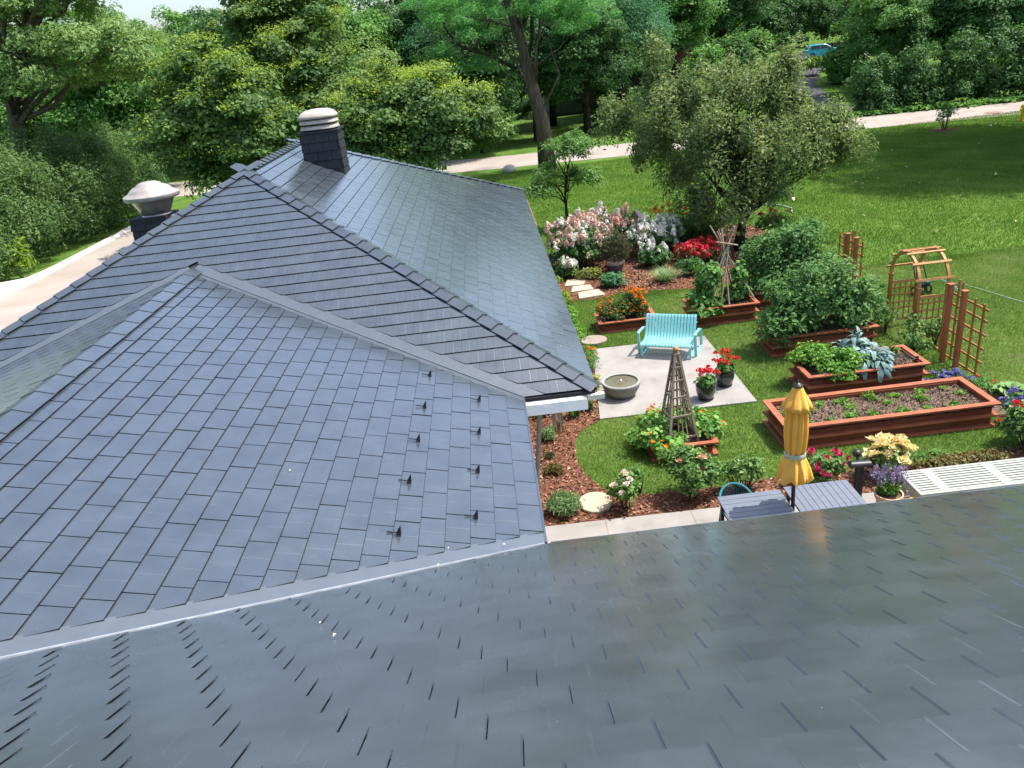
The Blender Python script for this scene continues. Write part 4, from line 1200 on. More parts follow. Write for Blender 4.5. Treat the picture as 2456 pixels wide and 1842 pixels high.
# ------------------------------------------------------------------ raised beds
def raised_bed(label, x0, y0, x1, y1, h=0.4, tiers=2, group='stained wooden raised beds', soil='soil', rz=0.0, cap_w=0.085):
    cx, cy = (x0 + x1) / 2, (y0 + y1) / 2
    hx, hy = (x1 - x0) / 2, (y1 - y0) / 2
    root = thing('raised_bed', label, 'planter', (cx, cy, 0), rz, group)
    t = 0.030; ins = 0.08
    bh = (h - t) / tiers
    for k in range(tiers):
        z0 = k * bh + (t if k == 0 else 0.0) * 0; zc = k * bh + bh / 2 + t / 2
        hgt = bh - t
        for sx, sy in ((0, -1), (0, 1), (-1, 0), (1, 0)):
            mb = MB()
            if sy: mb.box((0, sy * (hy - ins - 0.015), zc), (2 * (hx - ins), 0.03, hgt))
            else: mb.box((sx * (hx - ins - 0.015), 0, zc), (0.03, 2 * (hy - ins) - 0.062, hgt))
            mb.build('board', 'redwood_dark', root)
            mb = MB(); zt = k * bh + t / 2 + 0.001
            if k == 0: zt += 0.012
            if sy: mb.box((0, sy * (hy - 0.045), zt), (2 * hx - 0.012, 0.08, t))
            else: mb.box((sx * (hx - 0.045), 0, zt), (0.08, 2 * hy - 0.174, t))
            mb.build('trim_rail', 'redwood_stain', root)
    w = cap_w
    corners = [(-hx, -hy), (hx, -hy), (hx, hy), (-hx, hy)]; inner = [(-hx + w, -hy + w), (hx - w, -hy + w), (hx - w, hy - w), (-hx + w, hy - w)]
    for i in range(4):
        j = (i + 1) % 4
        mb = MB(); g = 0.0015
        a, b, c, d = (np.array(p) for p in (corners[i], corners[j], inner[j], inner[i]))
        e = unit(b - a) * g
        mb.prism([tuple(a + e), tuple(b - e), tuple(c - e), tuple(d + e)], h - 0.026, h)
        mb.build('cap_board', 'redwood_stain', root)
    mb = MB(); rng = np.random.default_rng(int(abs(cx * 100)))
    nx, ny = 26, 14
    X = np.linspace(-hx + 0.05, hx - 0.05, nx); Y = np.linspace(-hy + 0.05, hy - 0.05, ny)
    vs = [(x, y, h - 0.085 + rng.normal(0, 0.010)) for y in Y for x in X]
    fs = [(j * nx + i, j * nx + i + 1, (j + 1) * nx + i + 1, (j + 1) * nx + i) for j in range(ny - 1) for i in range(nx - 1)]
    mb.add(vs, fs); mb.build('soil', soil, root, smooth='all')
    n = int(900 * (x1 - x0) * (y1 - y0))
    P = np.stack([rng.uniform(-hx + 0.07, hx - 0.07, n), rng.uniform(-hy + 0.07, hy - 0.07, n), np.full(n, h - 0.072)], 1)
    o = place(leaf_mesh('soil_clods', P, np.tile(np.array([0, 0, 1.0]), (n, 1)), 0.028, 'clod', rng, 0.8, 0.3, jitter=0.8), 'soil_clods', root); o['kind'] = 'stuff'
    BEDS[label] = (x0 - 0.02, y0 - 0.02, x1 + 0.02, y1 + 0.02)
    return root

raised_bed('longest raised bed, bare soil with rows of seedlings, nearest the yellow parasol', 3.95, 9.93, 7.15, 10.96, cap_w=0.10)
raised_bed('raised bed holding the blue green kale and the parsley', 4.94, 11.56, 7.0, 12.46)
raised_bed('raised bed buried under the nearer bank of tomato plants', 5.0, 13.42, 7.05, 14.30)
raised_bed('raised bed under the farther tomato plants', 5.6, 16.1, 7.4, 16.95)
raised_bed('raised bed with climbing beans under the crossed stick teepee', 4.02, 15.5, 5.5, 16.35)
raised_bed('shallow raised bed full of orange marigolds left of the bench', 2.06, 15.78, 3.35, 16.55, h=0.25, tiers=1)
raised_bed('low square raised bed overflowing with nasturtiums round the obelisk', 1.98, 10.08, 3.0, 11.0, h=0.24, tiers=1)
raised_bed('small raised bed with red flowers beside the arbor', 7.2, 14.75, 7.62, 15.6, h=0.3, tiers=1)

# seedlings in the long bed
seed_me = []
for s in range(3):
    rng = np.random.default_rng(40 + s); n = 70
    P = rng.normal(0, 1, (n, 3)) * np.array([0.055, 0.04, 0.018]) + np.array([0, 0, 0.035])
    seed_me.append(leaf_mesh('foliage', P, np.tile(np.array([0, 0, 1.0]), (n, 1)), 0.05, 'leaf_parsley', rng, 0.5, jitter=0.6))
rng = np.random.default_rng(77)
k = 0
for row, row_y, xs in (('back', 10.72, (4.75, 5.0, 5.25, 5.55, 5.85, 6.1, 6.4, 6.75)), ('middle', 10.5, (4.2, 4.55, 5.1, 5.75, 6.3, 6.85)), ('front', 10.16, (4.35, 4.75, 5.0, 5.35, 5.8, 6.15, 6.6))):
    for q, x in enumerate(xs):
        nth = ('leftmost', 'second from the left', 'third from the left', 'fourth from the left', 'fifth from the left', 'sixth from the left', 'seventh from the left', 'eighth from the left')[q]
        r = thing('seedling', f'green seedling, {nth} in the {row} row of the longest raised bed', 'seedling', (x + rng.normal(0, 0.05), row_y + rng.normal(0, 0.03), 0.325), rng.random() * 6, 'seedlings in the longest raised bed', rng.uniform(0.6, 1.25))
        place(seed_me[k % 3], 'foliage', r); k += 1

# ------------------------------------------------------------------ teal glider bench
def bench():
    root = thing('garden_bench', 'turquoise slatted metal glider bench on the patio', 'bench', (3.165, 14.125, 0.03), math.radians(-25.6))
    prof = [(-0.135, 0.215), (-0.175, 0.235), (-0.185, 0.265), (-0.165, 0.285), (-0.10, 0.29), (0.02, 0.272), (0.13, 0.262), (0.21, 0.275), (0.265, 0.315), (0.305, 0.38), (0.37, 0.52), (0.43, 0.645), (0.455, 0.69), (0.475, 0.70), (0.49, 0.69), (0.492, 0.665)]
    ns, wd, gp = 16, 0.051, 0.0125
    mb = MB(); th = 0.012
    pts = [np.array(p) for p in prof]; V = []
    for i, p in enumerate(pts):
        a, b = pts[max(i - 1, 0)], pts[min(i + 1, len(pts) - 1)]
        d = unit(b - a); nrm = np.array([-d[1], d[0]])
        for x, o in ((-wd / 2, 0), (wd / 2, 0), (wd / 2, -th), (-wd / 2, -th)):
            q = p + nrm * o; V.append((x, q[0], q[1]))
    fs = []
    for i in range(len(pts) - 1):
        for k in range(4):
            k2 = (k + 1) % 4; fs.append((i * 4 + k, (i + 1) * 4 + k, (i + 1) * 4 + k2, i * 4 + k2))
    fs += [(0, 1, 2, 3), tuple(len(V) - 1 - t for t in range(4))]
    mb.add(V, fs); me = mb.mesh('slat', 'teal_paint', smooth=True)
    for i in range(ns): place(me, 'slat', root, ((i - (ns - 1) / 2) * (wd + gp), 0, 0))
    for y, z in ((0.0, 0.25), (0.30, 0.345), (0.40, 0.565)):
        mb = MB(); mb.tube([(-0.52, y + 0.012, z), (0.52, y + 0.012, z)], 0.012, 8); mb.build('cross_rod', 'teal_paint', root, smooth=True)
    for sx in (-1, 1):
        mb = MB(); x = sx * 0.56
        path = [(x, 0.0, 0.02), (x, -0.035, 0.22), (x, -0.05, 0.40), (x, -0.035, 0.455), (x, 0.02, 0.475), (x, 0.40, 0.435), (x, 0.50, 0.40), (x, 0.545, 0.34), (x, 0.58, 0.05), (x, 0.56, 0.02), (x, 0.02, 0.012)]
        for a, b in zip(path[:-1], path[1:]):
            mb.beam(a, b, 0.055, 0.022, up=(0, -0.3, 1) if abs(b[2] - a[2]) < 0.12 else (0, 1, 0.2))
        mb.build('arm', 'teal_paint', root, bevel=0.004)
        mb = MB(); x = sx * 0.475
        mb.beam((x, -0.165, 0.0), (x, -0.135, 0.20), 0.05, 0.022, up=(0, 1, 0)); mb.beam((x, -0.17, 0.012), (x, 0.42, 0.012), 0.05, 0.022); mb.beam((x, 0.42, 0.0), (x, 0.36, 0.20), 0.05, 0.022, up=(0, 1, 0))
        mb.build('leg', 'teal_paint', root, bevel=0.004)
    mb = MB(); mb.beam((-0.475, 0.10, 0.16), (0.475, 0.10, 0.16), 0.05, 0.03); mb.build('stretcher', 'teal_paint', root)
bench()

# ------------------------------------------------------------------ fountain bowl
def fountain():
    root = thing('fountain', 'round grey stone bowl fountain bubbling on the patio', 'fountain', (1.965, 12.56, 0.03), scale=(1.0, 1.0, 1.22))
    mb = MB(); mb.lathe([(0.20, 0.0), (0.215, 0.01), (0.27, 0.06), (0.325, 0.14), (0.343, 0.20), (0.335, 0.225), (0.31, 0.218), (0.30, 0.19), (0.0, 0.17)], (0, 0, 0), 48)
    mb.build('bowl', 'fountain_stone', root, smooth=True)
    mb = MB(); mb.lathe([(0.343, 0.205), (0.345, 0.222), (0.336, 0.232), (0.308, 0.232), (0.297, 0.224)], (0, 0, 0), 48, cap=False); mb.build('rim', 'fountain_rim', root, smooth=True)
    mb = MB(); mb.lathe([(0.3005, 0.2062), (0.14, 0.206), (0.13, 0.209), (0.09, 0.209), (0.04, 0.212), (0.0, 0.214)], (0, 0, 0), 40, cap=False); mb.build('water', 'fountain_water', root, smooth='all')
    mb = MB(); mb.lathe([(0.105, 0.208), (0.10, 0.216), (0.088, 0.212), (0.082, 0.205)], (0, 0, 0), 28, cap=False); mb.build('spout_disc', 'soil', root, smooth='all')
    mb = MB(); mb.ball((0, 0, 0.225), (0.020, 0.020, 0.024), 10, 6); mb.ball((0.012, 0.008, 0.235), 0.012, 8, 5); mb.build('water_jet', 'bubble_foam', root, smooth='all')
fountain()

# ------------------------------------------------------------------ potted geraniums
def glazed_pot(root, r=0.17, h=0.27, mat='dark_glaze', saucer=True):
    mb = MB(); mb.lathe([(r * 0.62, 0.012), (r * 0.78, h * 0.18), (r * 0.97, h * 0.55), (r * 1.0, h * 0.82), (r * 0.96, h * 0.93), (r * 1.02, h * 0.96), (r * 1.02, h), (r * 0.9, h), (r * 0.88, h * 0.9), (0, h * 0.88)], n=36)
    mb.build('pot', mat, root, smooth=True)
    if saucer:
        mb = MB(); mb.lathe([(r * 0.72, 0.0), (r * 0.80, 0.012), (r * 0.80, 0.026), (r * 0.7, 0.028), (0, 0.028)], n=32); mb.build('saucer', mat, root, smooth=True)
    mb = MB(); mb.lathe([(r * 0.88, h * 0.9), (0, h * 0.93)], n=24); mb.build('potting_soil', 'soil', root)

def geranium(label, loc, seed, heads):
    rng = np.random.default_rng(seed)
    root = thing('potted_geranium', label, 'potted plant', loc, rng.random(), 'geranium pots on the patio')
    glazed_pot(root)
    P, Nn, cc, ci = crown_points(rng, 420, [((0, 0, 0.34), (0.14, 0.14, 0.07))], 0.08, 22, 0.7, -0.2)
    place(leaf_mesh('foliage', P, Nn, 0.062, 'leaf_bean', rng, 0.95, 0.1), 'foliage', root)
    for i in range(heads):
        a = rng.random() * 6.28; rr = 0.22 * math.sqrt(rng.random()); z = 0.44 + rng.random() * 0.17
        p = np.array((rr * math.cos(a), rr * math.sin(a), z))
        mb = MB(); mb.tube([(p[0] * 0.4, p[1] * 0.4, 0.32), p], [0.005, 0.004], 5); mb.build('flower_stalk', 'stem_green', root)
        place(bloom('pom', 'petal_red', 0.048, i % 3, 40), 'flower', root, p, (rng.normal(0, .3), rng.normal(0, .3), a), rng.uniform(0.7, 1.25))
geranium('red geranium in a black glazed pot, the nearer of the pair on the patio', (3.335, 12.0, 0.03), 3, 11)
geranium('red geranium in a black glazed pot, the pot farther from the parasol', (3.80, 12.45, 0.03), 8, 13)

# ------------------------------------------------------------------ obelisk trellis in the nasturtium bed
def obelisk():
    root = thing('obelisk_trellis', 'weathered wooden pyramid obelisk with a ball finial', 'trellis', (2.485, 10.52, 0.12), math.radians(8))
    H, bw, tw = 1.43, 0.235, 0.032
    for sx, sy in ((-1, -1), (1, -1), (1, 1), (-1, 1)):
        mb = MB(); mb.beam((sx * bw, sy * bw, 0), (sx * tw, sy * tw, H), 0.034, 0.034); mb.build('corner_post', 'weathered_wood', root)
    for ax in range(4):
        c, s = math.cos(ax * math.pi / 2), math.sin(ax * math.pi / 2)
        for u in (-0.34, 0.0, 0.34):
            mb = MB(); p0 = (u * bw, -bw, 0.02); p1 = (u * tw * 0.9, -tw, H * (0.98 if u == 0 else 0.90))
            q = [(p[0] * c - p[1] * s, p[0] * s + p[1] * c, p[2]) for p in (p0, p1)]
            mb.beam(q[0], q[1], 0.014, 0.014); mb.build('slat', 'weathered_wood', root)
        for zf in (0.10, 0.34, 0.55, 0.73, 0.87):
            w = bw + (tw - bw) * zf
            a, b = (-w, -w - 0.012, zf * H), (w, -w - 0.012, zf * H)
            q = [(p[0] * c - p[1] * s, p[0] * s + p[1] * c, p[2]) for p in (a, b)]
            mb = MB(); mb.beam(q[0], q[1], 0.014, 0.03); mb.build('rung', 'weathered_wood', root)
    mb = MB(); mb.box((0, 0, H + 0.012), (0.10, 0.10, 0.028)); mb.box((0, 0, H + 0.035), (0.075, 0.075, 0.02)); mb.build('cap', 'weathered_wood', root)
    mb = MB(); mb.ball((0, 0, H + 0.085), 0.045, 16, 10); mb.build('finial', 'cedar_pale', root, smooth='all')
obelisk()

def nasturtium():
    rng = np.random.default_rng(21)
    root = thing('nasturtium', 'round leaved nasturtiums with orange blooms spilling from the square bed', 'plant', (2.485, 10.52, 0))
    lobes = [((-0.42, 0.05, 0.30), (0.26, 0.38, 0.24)), ((0.42, 0.05, 0.30), (0.28, 0.38, 0.22)), ((-0.15, 0.42, 0.30), (0.45, 0.2, 0.22)), ((0.2, 0.40, 0.32), (0.3, 0.2, 0.22)), ((-0.05, -0.36, 0.26), (0.42, 0.14, 0.10)), ((-0.32, -0.40, 0.22), (0.18, 0.14, 0.18))]
    P, Nn, cc, ci = crown_points(rng, 2300, lobes, 0.13, 80, 0.8, -0.5)
    P[:, 2] = np.maximum(P[:, 2], 0.03)
    # round shield leaves: hexagons
    n = len(P); Nn = unit(Nn + rng.normal(0, 0.3, (n, 3))); T = unit(np.cross(Nn, rng.normal(0, 1, (n, 3)))); B = np.cross(Nn, T)
    s = 0.033 * rng.uniform(0.6, 1.35, (n, 1)); V = np.empty((n, 6, 3))
    for q in range(6):
        a = q * math.pi / 3; V[:, q] = P + (T * math.cos(a) + B * math.sin(a)) * s - Nn * s * 0.12 * (q % 2)
    Fc = np.arange(n * 6).reshape(n, 6)
    place(np_mesh('foliage', V.reshape(-1, 3), Fc, 'leaf_nasturtium', rng.random(n)), 'foliage', root)
    add_blooms(root, P, Nn, rng, [(34, [bloom('trumpet', 'petal_orange', 0.042, s) for s in range(2)], outer_sel())], lift=0.02)
nasturtium()

# ------------------------------------------------------------------ bean teepee and plants of the vegetable beds
def teepee():
    rng = np.random.default_rng(5)
    root = thing('bean_teepee', 'teepee of crossed grey sticks standing in the bean bed', 'trellis', (4.80, 16.0, 0.3))
    top = np.array((0.16, 0.2, 1.36))
    feet = [(-0.50, -0.32), (-0.34, -0.35), (-0.12, -0.34), (0.10, -0.30), (0.72, -0.26), (-0.42, 0.30), (-0.18, 0.33), (0.12, 0.36), (0.40, 0.34), (0.62, 0.33)]
    for i, (x, y) in enumerate(feet):
        t = top + np.array(((0.10 if x < 0.1 else -0.10) + rng.normal(0, 0.03), rng.normal(0, 0.04), 0))
        d = t - np.array((x, y, 0)); e = np.array((x, y, 0)) + d * rng.uniform(1.16, 1.24)
        mb = MB(); mb.tube([(x, y, 0), e], [0.017, 0.014], 6); mb.build('pole', 'weathered_wood', root)
    mb = MB(); mb.tube([top + np.array((-0.24, -0.14, 0.02)), top + np.array((0.24, -0.08, -0.12))], 0.018, 6); mb.build('crossbar', 'weathered_wood', root)
teepee()
def droopy(P, Nn): return np.clip(Nn[:, 2], 0.02, 1)
shrub('bean_plant', 'leafy bean vine climbing the left of the stick teepee', 'plant', (4.42, 15.85), (0.36, 0.36), 1.1, 1400, 0.10, 'leaf_bean', 31, 52, 0.18, aspect=0.8, z0=0.28, droop=True, lobes=[((-0.04, 0, 0.25), (0.36, 0.3, 0.22)), ((0.05, 0.05, 0.65), (0.24, 0.24, 0.38)), ((-0.05, -0.28, 0.04), (0.36, 0.16, 0.16))])
shrub('bean_plant', 'leafy bean vine climbing the right of the stick teepee', 'plant', (5.18, 16.05), (0.3, 0.3), 0.85, 700, 0.10, 'leaf_bean', 32, 36, 0.16, aspect=0.8, z0=0.28, droop=True, lobes=[((0, 0, 0.2), (0.26, 0.26, 0.2)), ((0.03, 0.05, 0.55), (0.16, 0.18, 0.32))])
shrub('tomato_plants', 'tall dense bank of tomato foliage nearest the kale bed', 'plant', (6.0, 13.85), (1.2, 0.6), 1.6, 11500, 0.088, 'leaf_tomato', 33, 190, 0.24, aspect=0.5, z0=0.2, stems=26, droop=False, flat=0.9, shell=0.42, low=-0.8,
      lobes=[((-0.55, 0.0, 0.62), (0.62, 0.56, 0.62)), ((0.1, 0.05, 0.85), (0.7, 0.55, 0.72)), ((0.75, 0.05, 0.62), (0.5, 0.5, 0.5)), ((-0.85, -0.2, 0.35), (0.36, 0.36, 0.3))])
shrub('tomato_plants', 'farther bank of tomato foliage below the crabapple', 'plant', (6.4, 16.5), (1.0, 0.6), 1.7, 8000, 0.095, 'leaf_tomato', 34, 150, 0.25, aspect=0.5, z0=0.2, stems=20, flat=0.9, shell=0.42, low=-0.8,
      lobes=[((-0.45, 0, 0.75), (0.55, 0.5, 0.75)), ((0.25, 0.05, 1.0), (0.6, 0.5, 0.72)), ((0.7, -0.1, 0.5), (0.5, 0.45, 0.45))])
shrub('parsley', 'bright green parsley mound spilling over the kale bed corner', 'plant', (5.38, 12.02), (0.46, 0.42), 0.5, 4800, 0.052, 'leaf_parsley', 35, 130, 0.11, aspect=0.7, z0=0.3, stems=0, shell=0.25,
      lobes=[((-0.16, 0.16, 0.2), (0.40, 0.28, 0.22)), ((0.2, -0.14, 0.18), (0.42, 0.28, 0.22)), ((0.2, -0.40, 0.02), (0.36, 0.12, 0.12))])

def big_leaf(name, L, W, mat, seed, bend=0.9, crinkle=0.06, seg=7, fold=0.25, tip=0.6):
    rng = np.random.default_rng(seed)
    vs = []; cols = 5
    for i in range(seg + 1):
        t = i / seg
        a = bend * t * t * 1.6
        y = L * (t - 0.18 * bend * t ** 2); z = L * (0.35 * math.sin(min(t * 2.2, 1.57)) - 0.55 * bend * t ** 2.2)
        w = W * (0.12 + 0.88 * math.sin(math.pi * min(0.08 + t * 0.86, 1.0)) ** tip) / 2
        for c in range(cols):
            s = (c / (cols - 1)) * 2 - 1
            vs.append((s * w + rng.normal(0, crinkle * W * 0.25), y + rng.normal(0, crinkle * L * 0.12), z + abs(s) ** 1.5 * w * fold + rng.normal(0, crinkle * W * 0.5) * abs(s)))
    i = np.arange((seg + 1) * cols).reshape(seg + 1, cols)
    Q = np.stack([i[:-1, :-1], i[:-1, 1:], i[1:, 1:], i[1:, :-1]], -1).reshape(-1, 4)
    return np_mesh(name, np.array(vs), Q, mat, np.clip(rng.random(len(Q)) * 0.4 + rng.random() * 0.6, 0, 1), smooth=True)

def kale():
    rng = np.random.default_rng(9)
    me = [big_leaf('leaf', 0.33, 0.10, 'leaf_kale', s, bend=rng.uniform(0.5, 1.3), crinkle=0.06, fold=-0.15, tip=0.8) for s in range(9)]
    for label, (x, y), stalks in (('tall blue green kale with upright central leaves', (6.0, 12.22), ((0, 0, 0.46), (-0.18, 0.05, 0.26), (0.2, 0.04, 0.28), (0.05, -0.16, 0.24))), ('lower blue green kale drooping over the bed edge', (6.18, 11.84), ((0, 0, 0.30), (0.2, 0.06, 0.22), (-0.16, -0.05, 0.2), (0.06, -0.14, 0.16)))):
        root = thing('kale', label, 'plant', (x, y, 0.31))
        for sx, sy, h in stalks:
            mb = MB(); mb.tube([(sx * 0.5, sy * 0.5, 0), (sx, sy, h)], [0.022, 0.014], 7); mb.build('stalk', 'stem_green', root)
            cnt = 22
            for i in range(cnt):
                t = i / cnt; a = i * 2.4 + rng.normal(0, 0.25)
                tilt = (-0.25 + 0.75 * t) if t < 0.86 or h < 0.4 else 1.2
                place(me[rng.integers(9)], 'leaf', root, (sx + 0.03 * math.cos(a), sy + 0.03 * math.sin(a), h * (0.35 + 0.65 * t)), (tilt + rng.normal(0, 0.15), rng.normal(0, 0.25), a), rng.uniform(0.75, 1.15) * (1 - 0.3 * t))
kale()
shrub('pepper_plant', 'pale wilting pepper seedling at the far end of the kale bed', 'plant', (6.72, 12.28), 0.12, 0.2, 60, 0.09, 'leaf_yellowgreen', 36, 10, 0.07, z0=0.3, stems=4)
# wire basket over the empty end of that bed
mb = MB(); r_ = thing('wire_cloche', 'low dark wire frame on the empty end of the kale bed', 'wire frame', (6.66, 11.9, 0.33))
for u in np.linspace(-0.18, 0.18, 7):
    mb.tube([(u, -0.16, 0), (u, -0.16, 0.10), (u, 0.16, 0.10), (u, 0.16, 0)], 0.003, 4); mb.tube([(-0.2, u * 0.9, 0.10), (0.2, u * 0.9, 0.10)], 0.003, 4)
mb.build('mesh', 'dark_metal', r_)
mb = MB(); mb.box((0, 0, 0.06), (0.05, 0.012, 0.12)); o = mb.build('plant_tag', 'dark_metal', loc=(6.9, 11.82, 0.32)); tag(o, 'small dark plant marker at the right end of the kale bed', 'plant tag')
mb = MB(); mb.box((0, 0, 0.05), (0.05, 0.01, 0.07)); mb.box((0, 0, 0.0), (0.01, 0.008, 0.1)); o = mb.build('plant_tag', 'tag_white', loc=(5.22, 11.72, 0.34)); tag(o, 'small pale plant label among the parsley', 'plant tag')
mb = MB(); mb.box((0, 0, 0.05), (0.03, 0.05, 0.09)); o = mb.build('plant_tag', 'blue_glaze', loc=(2.2, 15.86, 0.25)); tag(o, 'small blue tag at the corner of the marigold bed', 'plant tag')

def marigolds():
    rng = np.random.default_rng(14)
    root = thing('marigolds', 'mass of orange marigolds filling the shallow bed behind the bench', 'plant', (2.66, 16.16, 0.17))
    P, Nn, cc, ci = crown_points(rng, 4600, [((-0.2, 0, 0.2), (0.42, 0.3, 0.28)), ((0.28, 0.05, 0.25), (0.3, 0.3, 0.34))], 0.11, 100, 0.9, -0.6)
    P[:, 2] = np.maximum(P[:, 2], 0.02)
    place(leaf_mesh('foliage', P, Nn, 0.055, 'leaf_dark', rng, 0.5), 'foliage', root)
    right = lambda P, Nn: outer_sel(2)(P, Nn) * np.where(P[:, 0] > 0.2, 3, 0.2)
    add_blooms(root, P, Nn, rng, [(190, [bloom('pom', 'petal_orange', 0.027, s, 26) for s in range(3)], outer_sel(2)), (70, [bloom('pom', 'petal_orange', 0.038, s, 30) for s in range(2)], right)], lift=0.03)
marigolds()
shrub('marigold_clump', 'ferny green marigold clump with a few orange blooms at the eave corner', 'plant', (1.52, 14.15), (0.3, 0.6), 0.42, 2600, 0.045, 'leaf_mid', 37, 60, 0.13, aspect=0.35, blooms=[(12, [bloom('pom', 'petal_orange', 0.036, 0, 30)], outer_sel(2))])
shrub('yellow_sedum', 'low yellow flowering clump behind the fountain', 'plant', (1.50, 13.1), (0.2, 0.24), 0.24, 700, 0.04, 'leaf_yellowgreen', 38, 24, 0.08, blooms=[(26, [bloom('pom', 'petal_lime', 0.025, 0, 20)], top_sel(1))])

# ------------------------------------------------------------------ arbor, trellises, hose
def arbor():
    root = thing('garden_arbor', 'cedar garden arbor with two arched hoops and lattice sides', 'arbor', (7.92, 13.8, 0))
    hx, hy = 0.27, 0.51
    for sx in (-1, 1):
        for sy in (-1, 1):
            mb = MB(); mb.box((sx * hx, sy * hy, 0.55), (0.06, 0.06, 1.1)); mb.build('post', 'cedar', root, bevel=0.003)
            mb = MB(); mb.box((sx * hx, sy * hy, 1.105), (0.085, 0.085, 0.022)); mb.build('post_cap', 'cedar', root, bevel=0.003)
        mb = MB(); n = 18; pts = []
        for i in range(n + 1):
            a = math.pi * i / n; pts.append((sx * hx, -hy * math.cos(a), 1.12 + 0.53 * math.sin(a)))
        for a, b in zip(pts[:-1], pts[1:]): mb.beam(a, b, 0.045, 0.05, up=(1, 0, 0))
        mb.build('arch', 'cedar_pale', root)
        mb = MB(); mb.box((sx * hx, 0, 1.675), (0.06, 0.16, 0.03)); mb.build('arch_block', 'cedar', root)
    for i, a in enumerate((14, 46, 74, 90, 106, 134, 166)):
        t = math.radians(a); y, z = -0.54 * math.cos(t), 1.12 + 0.565 * math.sin(t)
        mb = MB(); mb.beam((-hx - 0.09, y, z), (hx + 0.09, y, z), 0.045, 0.022, up=(0, -math.cos(t), math.sin(t))); mb.build('slat', 'cedar_pale', root, bevel=0.002)
    for sy in (-1, 1):
        for z, w in ((0.92, 0.06), (0.80, 0.026), (0.66, 0.026), (0.50, 0.026), (0.38, 0.026), (0.14, 0.05)):
            mb = MB(); mb.beam((-hx + 0.031, sy * hy, z), (hx - 0.031, sy * hy, z), 0.02, w); mb.build('side_rail', 'cedar_pale' if z > 0.9 else 'cedar', root)
        for u in (-0.16, -0.055, 0.055, 0.16):
            mb = MB(); mb.beam((u, sy * hy + 0.021, 0.12), (u, sy * hy + 0.021, 0.93), 0.022, 0.016); mb.build('side_slat', 'cedar', root)
arbor()

def trellis(label, y0, y1, x=7.69, flip=1):
    ym = (y0 + y1) / 2
    root = thing('trellis', label, 'trellis', (x, ym, 0), 0.0, 'ladder trellises beside the arbor')
    ln = (y1 - y0) / 2
    for y, h in ((ln * 0.62, 1.43), (-ln * 0.05, 1.43)):
        mb = MB(); mb.box((0, y * flip, h / 2), (0.075, 0.075, h)); mb.build('post', 'post_stain', root, bevel=0.003)
        mb = MB(); mb.box((0, y * flip, h + 0.012), (0.10, 0.10, 0.024)); mb.build('post_cap', 'post_stain', root, bevel=0.003)
    for y, h in ((ln * 0.95, 1.40), (ln * 0.36, 1.56), (ln * 0.18, 1.55), (-ln * 0.45, 1.38), (-ln * 0.85, 1.36)):
        mb = MB(); mb.box((0.045, y * flip, h / 2 + 0.05), (0.022, 0.034, h - 0.1)); mb.build('slat', 'cedar', root)
    for z in (0.12, 0.36, 0.60, 0.84, 1.08, 1.27):
        mb = MB(); mb.beam((0.066, -ln * 1.02 * flip, z), (0.066, ln * 1.02 * flip, z), 0.018, 0.034); mb.build('rung', 'cedar', root)
    return root
trellis('reddish brown ladder trellis with capped posts in front of the arbor', 11.42, 12.62)
trellis('far ladder trellis showing only its tops behind the tomatoes', 15.7, 16.9, flip=-1)

shrub('climbing_rose', 'scrambling climber at the arbor post above the kale bed', 'plant', (7.45, 12.95), (0.25, 0.35), 0.6, 560, 0.06, 'leaf_rose', 51, 30, 0.14, z0=0.0, stem_mat='stem_brown', lobes=[((0, 0, 0.25), (0.22, 0.3, 0.22)), ((0.15, 0.25, 0.5), (0.16, 0.14, 0.3))])
shrub('climbing_rose', 'leafy climber on the left arbor lattice', 'plant', (7.45, 14.0), (0.2, 0.35), 0.7, 620, 0.06, 'leaf_rose', 52, 30, 0.14, stem_mat='stem_brown', lobes=[((0, 0.1, 0.35), (0.2, 0.36, 0.32)), ((0.12, 0.3, 0.3), (0.14, 0.2, 0.25))])
shrub('climbing_rose', 'leafy climber on the right arbor lattice behind the trellis', 'plant', (7.95, 13.12), (0.2, 0.14), 0.6, 420, 0.06, 'leaf_rose', 53, 24, 0.12, stem_mat='stem_brown', lobes=[((0, 0, 0.3), (0.24, 0.12, 0.3))])
shrub('red_salvia', 'patch of small red flowers in the little bed by the arbor', 'plant', (7.42, 15.15), (0.2, 0.34), 0.24, 500, 0.045, 'leaf_mid', 54, 24, 0.09, z0=0.22, blooms=[(14, [bloom('pom', 'petal_red', 0.035, 0, 28)], top_sel(1))])
shrub('ageratum', 'violet blue ageratum at the trellis foot beside the long bed', 'plant', (7.12, 11.3), (0.42, 0.2), 0.34, 1000, 0.06, 'leaf_bean', 55, 40, 0.10, aspect=0.8, blooms=[(44, [bloom('pom', 'petal_purple', 0.036, s, 34) for s in range(2)], top_sel(1.5))])
mb = MB()
for y0, y1, x in ((9.9, 11.3, 8.05), (12.7, 13.2, 7.9)): mb.beam((x, y0, 0.02), (x, y1, 0.02), 0.03, 0.05)
o = mb.build('bed_edging', 'cedar_pale', None); tag(o, 'thin wooden edging board along the lawn by the trellis', 'edging')
sheet('soil_strip', [(7.3, 9.9), (8.03, 9.9), (8.03, 11.4), (7.6, 11.5), (7.3, 11.3)], 0.008, 'soil')
shrub('groundcover', 'low mixed green plants along the edging board', 'plant', (7.75, 11.2), (0.22, 0.42), 0.14, 520, 0.05, 'leaf_mid', 56, 30, 0.08, blooms=[(4, [bloom('pom', 'petal_red', 0.03, 0, 28)], top_sel(1))])

